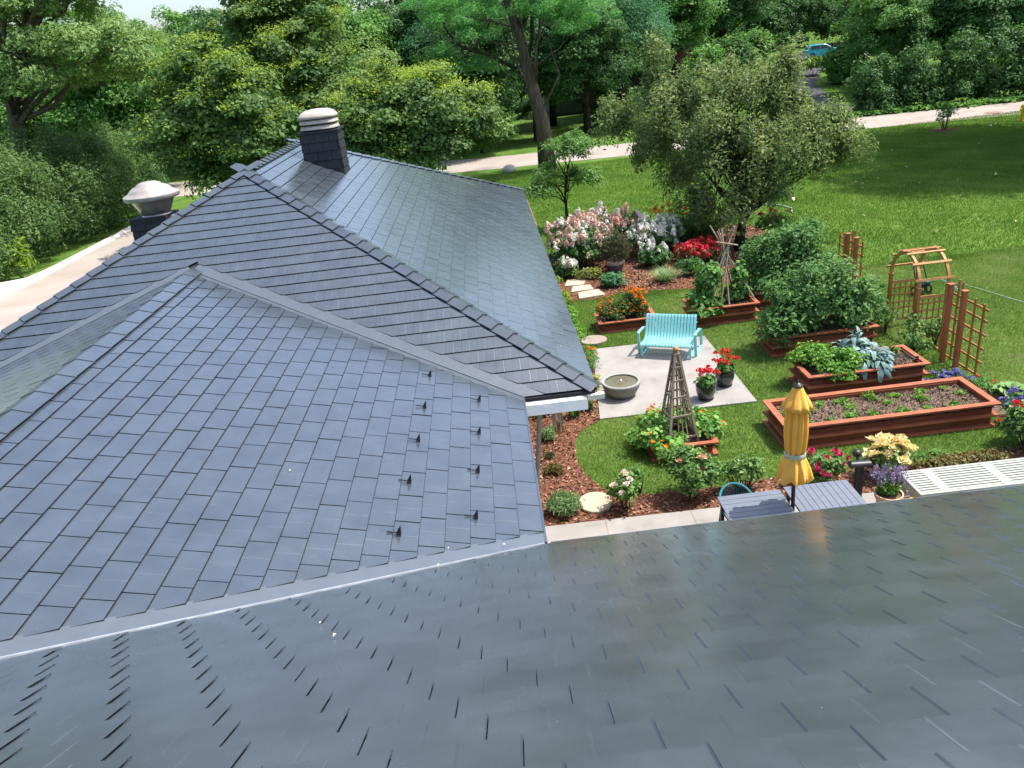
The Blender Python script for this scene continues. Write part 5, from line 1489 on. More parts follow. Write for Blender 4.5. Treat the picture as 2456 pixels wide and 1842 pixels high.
def cabbage():
    rng = np.random.default_rng(3)
    root = thing('cabbage', 'broad pale green cabbage leaves by the lawn edge', 'plant', (7.86, 10.75, 0.0))
    me = [big_leaf('leaf', 0.30, 0.24, 'leaf_cabbage', 20 + s, bend=0.45, crinkle=0.05, fold=0.3, tip=0.45) for s in range(3)]
    for i in range(16):
        a = i * 2.4; t = i / 16
        place(me[i % 3], 'leaf', root, (0.02 * math.cos(a), 0.02 * math.sin(a), 0.03 + 0.06 * t), (0.15 + 0.75 * t, rng.normal(0, 0.15), a), 1.1 - 0.4 * t)
cabbage()

def hose_reel():
    root = thing('hose_reel', 'wheeled hose reel cart on the lawn behind the arbor', 'hose reel', (9.2, 15.9, 0), math.radians(15))
    mb = MB()
    for s in (-1, 1): mb.tube([(s * 0.16, 0.0, 0.05), (s * 0.15, 0.02, 0.3), (s * 0.13, 0.14, 0.62)], 0.014, 7)
    mb.tube([(-0.13, 0.14, 0.62), (0.13, 0.14, 0.62)], 0.014, 7); mb.tube([(-0.16, -0.14, 0.03), (-0.16, 0.0, 0.06), (0.16, 0.0, 0.06), (0.16, -0.14, 0.03)], 0.014, 7)
    mb.build('frame', 'dark_metal', root, smooth=True)
    for s in (-1, 1):
        mb = MB(); n = 18
        mb.tube([(s * 0.19, 0.09 * math.cos(2 * math.pi * k / n), 0.10 + 0.09 * math.sin(2 * math.pi * k / n)) for k in range(n + 1)], 0.022, 6); mb.build('wheel', 'tyre', root, smooth=True)
    mb = MB()
    for r in range(5):
        for q in range(20):
            a, b = 2 * math.pi * q / 20, 2 * math.pi * (q + 1) / 20; x = -0.11 + r * 0.055
            mb.tube([(x, -0.02 + 0.07 * math.cos(a), 0.25 + 0.07 * math.sin(a)), (x, -0.02 + 0.07 * math.cos(b), 0.25 + 0.07 * math.sin(b))], 0.024, 6, cap=False)
    mb.build('coiled_hose', 'blue_glaze', root, smooth=True)
    mb = MB(); mb.tube([(-0.2, -0.02, 0.25), (0.2, -0.02, 0.25)], 0.03, 8); mb.build('drum', 'dark_metal', root)
hose_reel()
mb = MB(); mb.tube([(9.25, 15.8, 0.30), (9.45, 15.75, 0.38), (9.7, 15.7, 0.25), (9.85, 15.65, 0.08), (10.0, 15.8, 0.025)], 0.016, 8)
tag(mb.build('garden_hose', 'hose_green', smooth=True), 'green garden hose looping from the reel to the grass', 'hose')
mb = MB(); mb.tube([(10.0, 15.85, 0.03), (10.13, 16.3, 0.035), (10.3, 16.1, 0.035), (10.64, 14.7, 0.035), (11.4, 13.2, 0.035)], 0.008, 6)
tag(mb.build('garden_hose', 'hose_pale', smooth=True), 'pale thin hose stretching over the lawn to the right edge', 'hose')
mb = MB(); mb.tube([(9.7, 24.6, 0.02), (9.95, 25.3, 0.03), (9.8, 25.9, 0.04), (9.45, 26.3, 0.03), (9.2, 26.2, 0.02)], 0.022, 8)
tag(mb.build('garden_hose', 'hose_pale', smooth=True), 'short pale hose end curling on the grass past the crabapple', 'hose')

# ------------------------------------------------------------------ parasol, tables, chair, slatted bench top, lamp, lavender pot
def parasol():
    root = thing('parasol', 'closed yellow orange parasol tied with a pale strap', 'umbrella', (3.215, 7.80, 0.035))
    mb = MB(); mb.tube([(0, 0, 0.0), (0, 0, 2.05)], 0.024, 10); mb.build('pole', 'pole_brown', root, smooth=True)
    mb = MB(); mb.lathe([(0.22, 0), (0.22, 0.03), (0.05, 0.07), (0.035, 0.2), (0.0, 0.2)], n=24); mb.build('base', 'dark_metal', root, smooth=True)
    rng = np.random.default_rng(2); ph = rng.random(8) * 6
    def fold(amp, n=9):
        def w(t, j): return 1 + amp(j) * (2.0 * abs(math.cos(0.5 * n * t + ph[0] + 0.03 * j)) ** 0.7 - 1.2 + math.cos((n + 4) * t + ph[1]) * 0.3)
        return w
    zs = np.linspace(0, 1, 22); prof = []
    for z in zs:
        zz = 1.88 - 0.66 * z; r = 0.086 + 0.04 * math.sin(math.pi * min(z * 0.75 + 0.12, 1)) - 0.004 * z; prof.append((r, zz))
    mb = MB(); mb.lathe(prof, n=120, wob=fold(lambda j: 0.17, 11)); mb.build('folded_canopy', 'umbrella_fabric', root, smooth='all')
    prof = [(0.045, 2.10), (0.06, 2.07), (0.085, 2.01), (0.118, 1.95), (0.146, 1.89), (0.166, 1.835)]
    mb = MB(); mb.lathe(prof, n=120, wob=fold(lambda j: 0.02 + 0.022 * j, 8)); mb.build('top_valance', 'umbrella_fabric', root, smooth='all')
    prof = [(0.105, 1.235), (0.115, 1.20), (0.14, 1.13), (0.165, 1.06), (0.18, 0.98), (0.188, 0.90), (0.18, 0.865)]
    mb = MB()
    def wob(t, j): return 1 + (0.03 + 0.032 * j) * (0.6 * math.cos(9 * t + ph[2]) + 0.4 * math.cos(14 * t + ph[3]))
    mb.lathe(prof, n=140, wob=wob)
    mb.f = [f for f in mb.f if len(f) == 4]; mb.m = mb.m[:len(mb.f)]
    n = 140
    for k in range(n):      # scalloped hem
        t = 2 * math.pi * k / n
        for j in (5, 6):
            x, y, z = mb.v[j * n + k]; mb.v[j * n + k] = (x, y, z + 0.035 * abs(math.cos(3.5 * t + 1)) * (j - 4))
    mb.build('hem', 'umbrella_fabric', root, smooth='all')
    mb = MB(); mb.lathe([(0.118, 1.205), (0.123, 1.215), (0.123, 1.26), (0.118, 1.27)], n=60, wob=lambda t, j: 1 + 0.02 * math.cos(9 * t)); mb.f = [f for f in mb.f if len(f) == 4]; mb.m = mb.m[:len(mb.f)]
    mb.build('strap', 'strap_fabric', root, smooth='all')
    mb = MB(); mb.lathe([(0.055, 2.10), (0.058, 2.115), (0.04, 2.135), (0.012, 2.15), (0.010, 2.175), (0.0, 2.178)], n=24); mb.build('finial', 'dark_metal', root, smooth=True)
parasol()

def patio_table(label, x0, x1, y0, y1, along, n):
    root = thing('patio_table', label, 'table', ((x0 + x1) / 2, (y0 + y1) / 2, 0.035), 0.0, 'slatted tables under the parasol')
    hx, hy, z = (x1 - x0) / 2, (y1 - y0) / 2, 0.525
    for i in range(n):
        mb = MB()
        if along == 'x':
            w = 2 * hy / n; y = -hy + w * (i + 0.5); mb.box((0, y, z - 0.012), (2 * hx, w - 0.006, 0.024))
        else:
            w = 2 * hx / n; x = -hx + w * (i + 0.5); mb.box((x, 0, z - 0.012), (w - 0.006, 2 * hy, 0.024))
        mb.build('slat', 'table_slate', root)
    mb = MB()
    for sx in (-1, 1): mb.box((sx * (hx - 0.05), 0, z - 0.05), (0.04, 2 * hy - 0.06, 0.05))
    for sy in (-1, 1): mb.box((0, sy * (hy - 0.05), z - 0.051), (2 * hx - 0.142, 0.04, 0.05))
    mb.build('apron', 'table_slate', root)
    for sx in (-1, 1):
        for sy in (-1, 1):
            mb = MB(); mb.box((sx * (hx - 0.05), sy * (hy - 0.05), (z - 0.075) / 2), (0.04, 0.04, z - 0.076)); mb.build('leg', 'dark_metal', root)
patio_table('slate grey table with crosswise slats, left of the parasol pole', 2.40, 3.185, 7.0, 8.16, 'x', 12)
patio_table('slate grey table with lengthwise slats, right of the parasol pole', 3.245, 4.05, 7.0, 8.20, 'y', 10)

def chair():
    root = thing('garden_chair', 'teal corded garden chair pushed under the left table', 'chair', (2.63, 8.08, 0.035), 0.0)
    mb = MB(); n = 22
    arc = lambda r, z, sy=1.0: [(r * math.cos(math.pi * i / n), 0.02 + sy * r * math.sin(math.pi * i / n), z) for i in range(n + 1)]
    top = arc(0.205, 0.60); top = [(-0.0 + p[0], p[1], p[2] - 0.12 * (1 - math.sin(math.pi * i / n)) ) for i, p in enumerate(top)]
    mb.tube(top, 0.016, 8); mb.build('back_rail', 'teal_cord', root, smooth=True)
    mb = MB(); mb.tube(arc(0.185, 0.34), 0.012, 6); mb.tube([(-0.185, 0.02, 0.34), (-0.17, -0.2, 0.34), (0.17, -0.2, 0.34), (0.185, 0.02, 0.34)], 0.012, 6); mb.build('seat_frame', 'teal_cord', root, smooth=True)
    mb = MB(); mb.lathe([(0.17, 0.345), (0.0, 0.35)], (0, -0.02, 0), 20); mb.build('seat', 'teal_cord', root)
    low = arc(0.185, 0.34)
    for i in range(1, n, 1):
        mb = MB(); mb.tube([low[i], top[i]], 0.005, 5); mb.build('cord', 'teal_cord', root)
    for sx in (-1, 1):
        for y0, y1 in ((-0.19, -0.22), (0.10, 0.16)):
            mb = MB(); mb.tube([(sx * 0.17, y0, 0.34), (sx * 0.19, y1, 0.0)], 0.012, 7); mb.build('leg', 'teal_cord', root)
chair()

def slat_bench():
    root = thing('slatted_bench', 'pale grey green slatted bench top along the walkway', 'bench', (6.1, 8.25, 0.035), math.radians(-0.6))
    hx, hy, z = 1.2, 0.285, 0.315
    fr = 0.04
    for sy in (-1, 1):
        mb = MB(); mb.box((0, sy * (hy - fr / 2), z - 0.012), (2 * hx, fr, 0.024)); mb.build('rail', 'pale_paint', root)
    xs = [-hx, -hx + 0.04 + 0.27, -hx + 0.27 + 0.15, -hx + 1.06, -hx + 1.17, -hx + 1.9, -hx + 2.0, hx]
    bars = ((-hx, -hx + 0.04), (-hx + 0.28, -hx + 0.40), (-hx + 1.06, -hx + 1.18), (-hx + 1.84, -hx + 1.96), (hx - 0.04, hx))
    for a, b in bars:
        mb = MB(); mb.box(((a + b) / 2, 0, z - 0.012), (b - a - 0.001, 2 * hy - 2 * fr - 0.002, 0.024)); mb.build('crossbar', 'pale_paint', root)
    ns = 9; inner = 2 * (hy - fr)
    for (a0, a1), (b0, b1) in zip(bars[:-1], bars[1:]):
        for i in range(ns):
            w = inner / ns; y = -hy + fr + w * (i + 0.5)
            mb = MB(); mb.box(((a1 + b0) / 2, y, z - 0.013), (b0 - a1 - 0.001, w - 0.019, 0.022)); mb.build('slat', 'pale_paint', root)
    mb = MB()
    for sy in (-1, 1): mb.box((0, sy * (hy - 0.015), z - 0.075), (2 * hx - 0.004, 0.028, 0.10))
    for sx in (-1, 1): mb.box((sx * (hx - 0.016), 0, z - 0.075), (0.028, 2 * hy - 0.062, 0.10))
    mb.build('apron', 'pale_paint', root)
    for sx in (-1, 1):
        for sy in (-1, 1):
            mb = MB(); mb.box((sx * (hx - 0.06), sy * (hy - 0.06), (z - 0.125) / 2), (0.06, 0.06, z - 0.126)); mb.build('leg', 'pale_paint', root)
slat_bench()

def path_lamp():
    root = thing('path_lamp', 'black path light with a half cylinder head beside the table', 'lamp', (4.36, 8.50, 0.0), math.radians(-6), scale=(1.22, 1.22, 1.08))
    mb = MB(); mb.box((0, 0, 0.27), (0.075, 0.06, 0.54)); mb.build('post', 'dark_metal', root, bevel=0.003)
    mb = MB(); n = 14; pr = []
    for i in range(n + 1):
        a = math.pi * i / n; pr.append((-0.055 * math.cos(a), 0.055 * math.sin(a)))
    vs = []
    for x, sl in ((-0.12, -0.03), (0.13, 0.03)):
        for y, z in pr: vs.append((x - sl * (z / 0.055), y, 0.515 + z))
    m = n + 1
    mb.add(vs, [(i, m + i, m + i + 1, i + 1) for i in range(n)] + [tuple(range(m)), tuple(range(2 * m - 1, m - 1, -1)), (0, n, m + n, m)])
    mb.build('lamp_head', 'dark_metal', root, smooth=True)
    mb = MB(); mb.tube([(0.0, 0.03, 0.52), (0.0, 0.09, 0.60)], 0.022, 8); mb.ball((0.0, 0.10, 0.615), 0.05, 14, 8); mb.build('finial', 'dark_metal', root, smooth=True)
path_lamp()

def lavender_pot():
    rng = np.random.default_rng(6)
    root = thing('lavender_pot', 'lavender in a cream terracotta pot beside the lamp', 'potted plant', (4.58, 8.14, 0.035))
    r, h = 0.165, 0.29
    mb = MB(); mb.lathe([(r * 0.68, 0), (r * 0.92, h * 0.75), (r * 0.95, h * 0.8), (r * 1.02, h * 0.82), (r * 1.04, h), (r * 0.93, h), (r * 0.9, h * 0.88), (0, h * 0.88)], n=36); mb.build('pot', 'terracotta_cream', root, smooth=True)
    mb = MB(); mb.lathe([(r * 0.9, h * 0.89), (0, h * 0.92)], n=24); mb.build('potting_soil', 'soil', root)
    n = 900; P = unit(rng.normal(0, 1, (n, 3))) * rng.random((n, 1)) ** 0.4 * np.array([0.15, 0.12, 0.09]) + np.array([0, 0.03, 0.35])
    place(leaf_mesh('foliage', P, unit(P - np.array([0, 0, 0.25])), 0.05, 'leaf_parsley', rng, 0.35), 'foliage', root)
    n = 90; a = rng.random(n) * 6.28; rr = np.sqrt(rng.random(n)); d = np.stack([np.cos(a) * rr * 0.24, np.sin(a) * rr * 0.2, 0.14 + 0.10 * rng.random(n)], 1)
    V = []; 
    pts = np.repeat(np.array([[0, 0.03, 0.36]]) + d, 14, 0) + rng.normal(0, 1, (n * 14, 3)) * np.array([0.008, 0.008, 0.03])
    place(leaf_mesh('flower_spikes', pts, unit(rng.normal(0, 1, pts.shape)), 0.018, 'petal_lavender', rng, 0.8), 'flower_spikes', root)
    mb = MB()
    for q in d: mb.tube([(q[0] * 0.3, q[1] * 0.3 + 0.03, 0.34), (q[0], q[1] + 0.03, 0.35 + q[2])], 0.003, 4)
    mb.build('stems', 'stem_green', root)
lavender_pot()
mb = MB(); mb.ball((0, 0, 0), (0.11, 0.045, 0.035), 18, 8); o = mb.build('garden_clog', 'yellow_plastic', smooth='all', loc=(4.90, 8.08, 0.22), rot=(0, 0.1, 0.12)); tag(o, 'yellow rounded object lying beside the lavender pot', 'clog')

# ------------------------------------------------------------------ wind chime, bird house, stones
def chime():
    root = thing('wind_chime', 'wind chime with grey tubes and an orange wooden sail under the gutter', 'wind chime', (0.53, 8.62, 1.50))
    mb = MB(); mb.tube([(0, 0, 0.62), (0, 0, 0.40)], 0.004, 5); mb.build('cord', 'dark_metal', root)
    mb = MB(); mb.lathe([(0.07, 0.385), (0.07, 0.40), (0, 0.405)], n=20); mb.build('top_disc', 'chime_wood', root)
    for i in range(6):
        a = i * math.pi / 3; L = 0.24 + 0.022 * i
        mb = MB(); mb.tube([(0.055 * math.cos(a), 0.055 * math.sin(a), 0.37), (0.055 * math.cos(a), 0.055 * math.sin(a), 0.37 - L)], 0.0105, 8); mb.build('tube', 'chime_metal', root, smooth=True)
    mb = MB(); mb.tube([(0, 0, 0.38), (0.0, 0.0, 0.06)], 0.005, 6); mb.build('striker_cord', 'chime_metal', root)
    mb = MB(); mb.ball((0.01, 0, 0.03), (0.06, 0.014, 0.075), 18, 10); mb.build('sail', 'chime_wood', root, smooth='all')
    for o in root.children: pass
chime()

def bird_house():
    root = thing('bird_house', 'small dark bird house on a thin metal pole among the hydrangeas', 'bird house', (3.64, 19.33, 0), math.radians(62))
    mb = MB(); mb.tube([(0, 0, 0), (0, 0, 1.55)], 0.010, 6); mb.build('pole', 'pole_brown', root)
    mb = MB(); mb.lathe([(0.015, 1.48), (0.07, 1.72), (0.0, 1.722)], n=4); mb.build('body', 'iron_brown', root, rot=(0, 0, 0))
    for s in (-1, 1):
        mb = MB(); mb.add([(-0.10, 0, 1.88), (0.10, 0, 1.88), (0.11, s * 0.12, 1.70), (-0.11, s * 0.12, 1.70), (-0.10, 0, 1.865), (0.10, 0, 1.865), (0.11, s * 0.118, 1.685), (-0.11, s * 0.118, 1.685)], [(0, 1, 2, 3), (7, 6, 5, 4), (2, 1, 5, 6), (0, 3, 7, 4), (3, 2, 6, 7)]); mb.build('roof_panel', 'shingle_grey', root)
    mb = MB(); mb.add([(-0.07, -0.07, 1.72), (0.07, -0.07, 1.72), (0.07, 0.07, 1.72), (-0.07, 0.07, 1.72), (-0.07, 0, 1.85), (0.07, 0, 1.85)], [(0, 1, 5, 4), (2, 3, 4, 5), (0, 4, 3), (1, 2, 5), (3, 2, 1, 0)]); mb.build('gable', 'iron_brown', root)
bird_house()

def stone(name, label, cat, pts, z, th, mat, group=None):
    th = 0.055
    c = np.mean(pts, 0); mb = MB(); mb.prism([(p[0] - c[0], p[1] - c[1]) for p in pts], -0.03, th)
    o = mb.build(name, mat, loc=(c[0], c[1], z), bevel=0.01); tag(o, label, cat, group)
G = 'pale flagstones by the house corner'
stone('flagstone', 'pale flagstone farthest of the three by the back bed', 'stone', [(1.72, 19.55), (2.2, 19.5), (2.36, 19.95), (1.85, 20.1)], 0, 0.03, 'flagstone', G)
stone('flagstone', 'pale flagstone in the middle of the three by the back bed', 'stone', [(1.82, 18.98), (2.4, 19.0), (2.38, 19.42), (1.92, 19.45)], 0, 0.03, 'flagstone', G)
stone('flagstone', 'pale flagstone nearest of the three by the back bed', 'stone', [(1.95, 18.35), (2.62, 18.45), (2.52, 18.95), (1.98, 18.86)], 0, 0.03, 'flagstone', G)
def round_stone(label, c, rx, ry, mat, seed):
    rng = np.random.default_rng(seed); n = 26
    pts = [(c[0] + rx * (1 + rng.normal(0, 0.03)) * math.cos(2 * math.pi * i / n), c[1] + ry * (1 + rng.normal(0, 0.03)) * math.sin(2 * math.pi * i / n)) for i in range(n)]
    stone('stepping_stone', label, 'stone', pts, 0, 0.03, mat)
round_stone('round brown stepping stone in the grass left of the bench', (1.88, 15.42), 0.28, 0.26, 'flagstone_brown', 1)
round_stone('large round cream stepping stone in the mulch', (0.98, 9.17), 0.23, 0.26, 'flagstone', 2)
mb = MB(); mb.ball((0, 0, 0.03), (0.085, 0.07, 0.06), 12, 7); tag(mb.build('stone', 'flagstone', smooth='all', loc=(0.17, 9.05, 0)), 'small cream rock beside the lavender at the wall', 'stone')

# ------------------------------------------------------------------ border plants near the house
shrub('lavender', 'green grey lavender mound beside the round cream stone', 'plant', (0.53, 9.06), (0.28, 0.26), 0.3, 2600, 0.06, 'leaf_lavender', 61, 60, 0.08, aspect=0.16, stems=8, jitter=0.9)
shrub('lavender', 'small lavender tuft below the wind chime', 'plant', (0.52, 11.2), (0.16, 0.16), 0.26, 1000, 0.06, 'leaf_lavender', 62, 30, 0.07, aspect=0.16, stems=6, jitter=0.9)
shrub('lavender', 'sparse brownish lavender in the middle of the mulch bed', 'plant', (0.48, 10.1), (0.16, 0.14), 0.2, 420, 0.06, 'leaf_reddish', 63, 18, 0.06, aspect=0.16, stems=8, jitter=0.9, stem_mat='stem_brown')
shrub('heather', 'tiny dark twiggy plant in the mulch bed', 'plant', (0.47, 10.62), (0.10, 0.09), 0.12, 320, 0.04, 'leaf_conifer', 64, 12, 0.05, aspect=0.2, stems=8, jitter=0.9, stem_mat='stem_brown')
shrub('catmint', 'loose pale green plant behind the wind chime', 'plant', (0.42, 12.3), (0.42, 0.34), 0.42, 2200, 0.065, 'leaf_yellowgreen', 65, 50, 0.13, aspect=0.25, stems=8, jitter=0.8)
def irises(label, loc, seed, n=16):
    return tuft('iris', label, 'plant', loc, n, 0.52, 0.05, 0.22, 'strap_leaf', seed, 0.10, 0.42, 'iris clumps by the fountain')
irises('iris clump with broad upright leaves nearer the wind chime', (1.02, 11.95), 1, 18)
irises('iris clump against the patio edge beside the fountain', (1.30, 12.15), 2, 16)
ROSEW = [bloom('rose', 'petal_pink', 0.05, s) for s in range(2)]
shrub('rose_bush', 'dark leaved rose bush with white blooms in the mulch', 'rose bush', (1.36, 8.95), (0.24, 0.22), 0.55, 900, 0.062, 'leaf_rose', 66, 40, 0.11, stem_mat='stem_brown', blooms=[(7, ROSEW, outer_sel(2))])
shrub('rose_bush', 'tall rose bush with one peach bloom in front of the nasturtiums', 'rose bush', (2.30, 9.05), (0.40, 0.30), 0.85, 2500, 0.062, 'leaf_rose', 67, 74, 0.14, stem_mat='stem_brown', blooms=[(5, [bloom('rose', 'petal_peach', 0.055, 1)], top_sel(3))], lobes=[((0, 0, 0.4), (0.34, 0.24, 0.36)), ((-0.05, 0.1, 0.55), (0.3, 0.2, 0.26)), ((0.25, 0.0, 0.35), (0.22, 0.2, 0.26))])
shrub('rose_bush', 'thin airy rose bush behind the teal chair', 'rose bush', (3.02, 9.05), (0.34, 0.22), 0.62, 620, 0.06, 'leaf_rose', 68, 40, 0.12, stem_mat='stem_brown', stems=12)
shrub('rose_bush', 'thin pinkish tipped shrub behind the parasol', 'rose bush', (1.62, 9.3), (0.16, 0.16), 0.5, 200, 0.05, 'leaf_mid', 69, 16, 0.09, stem_mat='stem_brown', stems=8)
MAG = [bloom('rose', 'petal_magenta', 0.048, s) for s in range(2)]
shrub('rose_bush', 'rose bush with crimson pink blooms right of the parasol', 'rose bush', (4.02, 8.95), (0.42, 0.26), 0.55, 1500, 0.06, 'leaf_rose', 70, 56, 0.12, stem_mat='stem_brown', blooms=[(15, MAG, outer_sel(2))])
YEL = [bloom('rose', 'petal_yellow', 0.068, s) for s in range(3)]
shrub('rose_bush', 'rose bush crowned with cream yellow blooms behind the lamp', 'rose bush', (4.98, 8.98), (0.36, 0.26), 0.62, 1400, 0.062, 'leaf_rose', 71, 50, 0.12, stem_mat='stem_brown', blooms=[(52, YEL, top_sel(4))])
shrub('groundcover', 'low reddish green groundcover behind the slatted bench', 'plant', (6.05, 9.02), (0.72, 0.2), 0.2, 2000, 0.05, 'leaf_reddish', 72, 70, 0.09, aspect=0.5, stems=0)
shrub('groundcover', 'low green weedy plants between lawn and slatted bench', 'plant', (5.6, 9.25), (0.6, 0.16), 0.14, 900, 0.05, 'leaf_mid', 73, 40, 0.08, aspect=0.5, stems=0)
shrub('rose_bush', 'dark rose bush with red blooms at the right picture edge', 'rose bush', (7.15, 9.3), (0.40, 0.40), 0.72, 3200, 0.06, 'leaf_rose', 74, 90, 0.12, stem_mat='stem_brown', blooms=[(9, [bloom('rose', 'petal_red', 0.042, 0)], outer_sel(2)), (16, [bloom('rose', 'petal_blush', 0.03, 0)], top_sel(2))])
shrub('ageratum', 'purple flowering clump at the right edge behind the red roses', 'plant', (7.55, 9.98), (0.36, 0.3), 0.55, 1500, 0.055, 'leaf_mid', 75, 46, 0.11, blooms=[(64, [bloom('pom', 'petal_purple', 0.042, s, 36) for s in range(2)], top_sel(2))])

# ------------------------------------------------------------------ hydrangea corner
HW = [bloom('panicle', 'petal_white', 0.088, s, 84) for s in range(2)]; HB_ = [bloom('panicle', 'petal_blush', 0.092, s, 84) for s in range(2)]; HP = [bloom('panicle', 'petal_peach', 0.085, s, 70) for s in range(1)]
shrub('hydrangea', 'hydrangea with blush and white flower heads nearest the house corner', 'hydrangea', (2.35, 21.3), (0.95, 0.85), 1.2, 3400, 0.12, 'leaf_dark', 81, 66, 0.28, aspect=0.7, blooms=[(80, HB_, outer_sel(2)), (60, HW, outer_sel(2))], lift=0.05)
shrub('hydrangea', 'hydrangea with tall peach and cream panicles behind the bird house', 'hydrangea', (3.2, 22.4), (1.1, 0.7), 1.4, 3000, 0.12, 'leaf_dark', 82, 56, 0.26, aspect=0.7, blooms=[(84, HB_, top_sel(1.3)), (26, HP, top_sel(2)), (44, HW, top_sel(1.5))], lift=0.05)
shrub('hydrangea', 'hydrangea with white heads right of the bird house pole', 'hydrangea', (4.55, 21.6), (0.9, 0.75), 1.05, 3200, 0.12, 'leaf_dark', 83, 60, 0.26, aspect=0.7, blooms=[(110, HW, outer_sel(2)), (6, HB_, outer_sel(2))], lift=0.05)
shrub('hydrangea', 'small hydrangea with pale heads at the house corner', 'hydrangea', (1.85, 20.4), (0.34, 0.34), 0.5, 600, 0.10, 'leaf_dark', 84, 24, 0.16, aspect=0.7, blooms=[(12, HW, top_sel(1)), (4, HB_, top_sel(1))], lift=0.04)
shrub('hydrangea', 'low hydrangea with white heads between the bird house pole and the red patch', 'hydrangea', (4.35, 20.5), (0.5, 0.4), 0.62, 1100, 0.11, 'leaf_dark', 86, 30, 0.18, aspect=0.7, blooms=[(20, HW, outer_sel(2))], lift=0.04)
def potted_conifer():
    rng = np.random.default_rng(9)
    root = thing('potted_conifer', 'bronze green bushy shrub in a dark blue pot by the hydrangeas', 'potted plant', (3.2, 20.35, 0))
    r, h = 0.25, 0.34
    mb = MB(); mb.lathe([(r * 0.7, 0), (r * 0.95, h * 0.6), (r, h * 0.8)], n=32); mb.build('pot', 'blue_glaze', root, smooth=True)
    mb = MB(); mb.lathe([(r, h * 0.8), (r * 1.05, h * 0.82), (r * 1.06, h), (r * 0.95, h), (r * 0.93, h * 0.9), (0, h * 0.9)], n=32); mb.build('rim', 'pot_rim_tan', root, smooth=True)
    P, Nn, cc, ci = crown_points(rng, 3600, [((0, 0, 0.75), (0.44, 0.42, 0.42))], 0.16, 70, 1.0, -0.8)
    place(leaf_mesh('foliage', P, Nn, 0.06, 'leaf_conifer', rng, 0.3, jitter=0.8), 'foliage', root)
    mb = MB(); mb.tube([(0, 0, 0.25), (0.02, 0, 0.8)], [0.03, 0.015], 6); mb.build('stem', 'stem_brown', root)
potted_conifer()
shrub('sedum', 'low yellowish plant below the blush hydrangea', 'plant', (2.45, 20.0), (0.42, 0.24), 0.36, 1000, 0.06, 'leaf_yellowgreen', 85, 36, 0.11)
shrub('peony', 'fresh green leafy mound in front of the blue pot', 'plant', (2.92, 19.12), (0.38, 0.32), 0.4, 1000, 0.10, 'leaf_blue', 86, 36, 0.14, aspect=0.45)
tuft('fountain_grass', 'grey green fountain grass at the front of the back bed', 'plant', (4.25, 19.0), 420, 0.62, 0.012, 0.5, 'leaf_lavender', 7, 0.14, 0.5)
shrub('red_bergamot', 'wide patch of crimson flowers behind the fountain grass', 'plant', (5.55, 20.5), (0.85, 0.75), 0.55, 2600, 0.08, 'leaf_reddish', 87, 70, 0.2, blooms=[(150, [bloom('pom', 'petal_crimson', 0.07, s, 34) for s in range(3)], top_sel(2))])
shrub('rose_bush', 'leafy green bush below the crimson patch', 'rose bush', (5.0, 19.3), (0.45, 0.3), 0.5, 1200, 0.075, 'leaf_dark', 88, 40, 0.15)
def lilies():
    rng = np.random.default_rng(4)
    def fl(root, rng):
        for i in range(34):
            a = rng.random() * 6.28; r = 0.75 * math.sqrt(rng.random()); x, y = r * math.cos(a) * 1.15, r * math.sin(a) * 0.8; z = 0.85 + rng.random() * 0.25
            place(bloom('trumpet', 'petal_lily', 0.10, i % 2), 'flower', root, (x - 0.25, y + 0.25, z), (rng.normal(0, .7), rng.normal(0, .7), a), rng.uniform(0.8, 1.2))
            if i % 2 == 0:
                mb = MB(); mb.tube([((x - 0.25) * 0.8, (y + 0.25) * 0.8, 0.2), (x - 0.25, y + 0.25, z)], 0.008, 4); mb.build('flower_stalk', 'stem_green', root)
    tuft('daylily', 'orange daylilies above a dark clump of strap leaves', 'plant', (5.75, 22.5), 1600, 1.15, 0.04, 0.55, 'strap_leaf', 8, 0.85, 0.35, blooms=fl)
lilies()
shrub('coneflower', 'dusky pink coneflowers right of the crabapple trunk', 'plant', (8.0, 21.8), (0.7, 0.5), 0.9, 1200, 0.08, 'leaf_mid', 89, 40, 0.2, blooms=[(22, [bloom('disc', 'petal_crimson', 0.07, 0)], top_sel(3))])
shrub('artemisia', 'silvery grey mound tucked behind the house corner', 'plant', (1.65, 21.6), (0.36, 0.42), 0.5, 1000, 0.06, 'leaf_grey', 90, 34, 0.13)
for i, (y, lab) in enumerate(((20.4, 'yellow green groundcover at the far end of the house wall'), (18.6, 'yellow green groundcover beside the pale flagstones'), (17.2, 'straggly light green groundcover left of the marigold bed'), (15.9, 'thin green groundcover near the brown stepping stone'))):
    shrub('groundcover', lab, 'plant', (1.42 + 0.03 * i, y), (0.34, 0.75), 0.18 + 0.05 * (i == 1), 1500 - 250 * i, 0.06, 'leaf_lime' if i < 2 else 'leaf_parsley', 91 + i, 46, 0.11, stems=0)

# ------------------------------------------------------------------ trees in the garden
def lob(px, py, Y, r): return (at(px, py, Y), r)
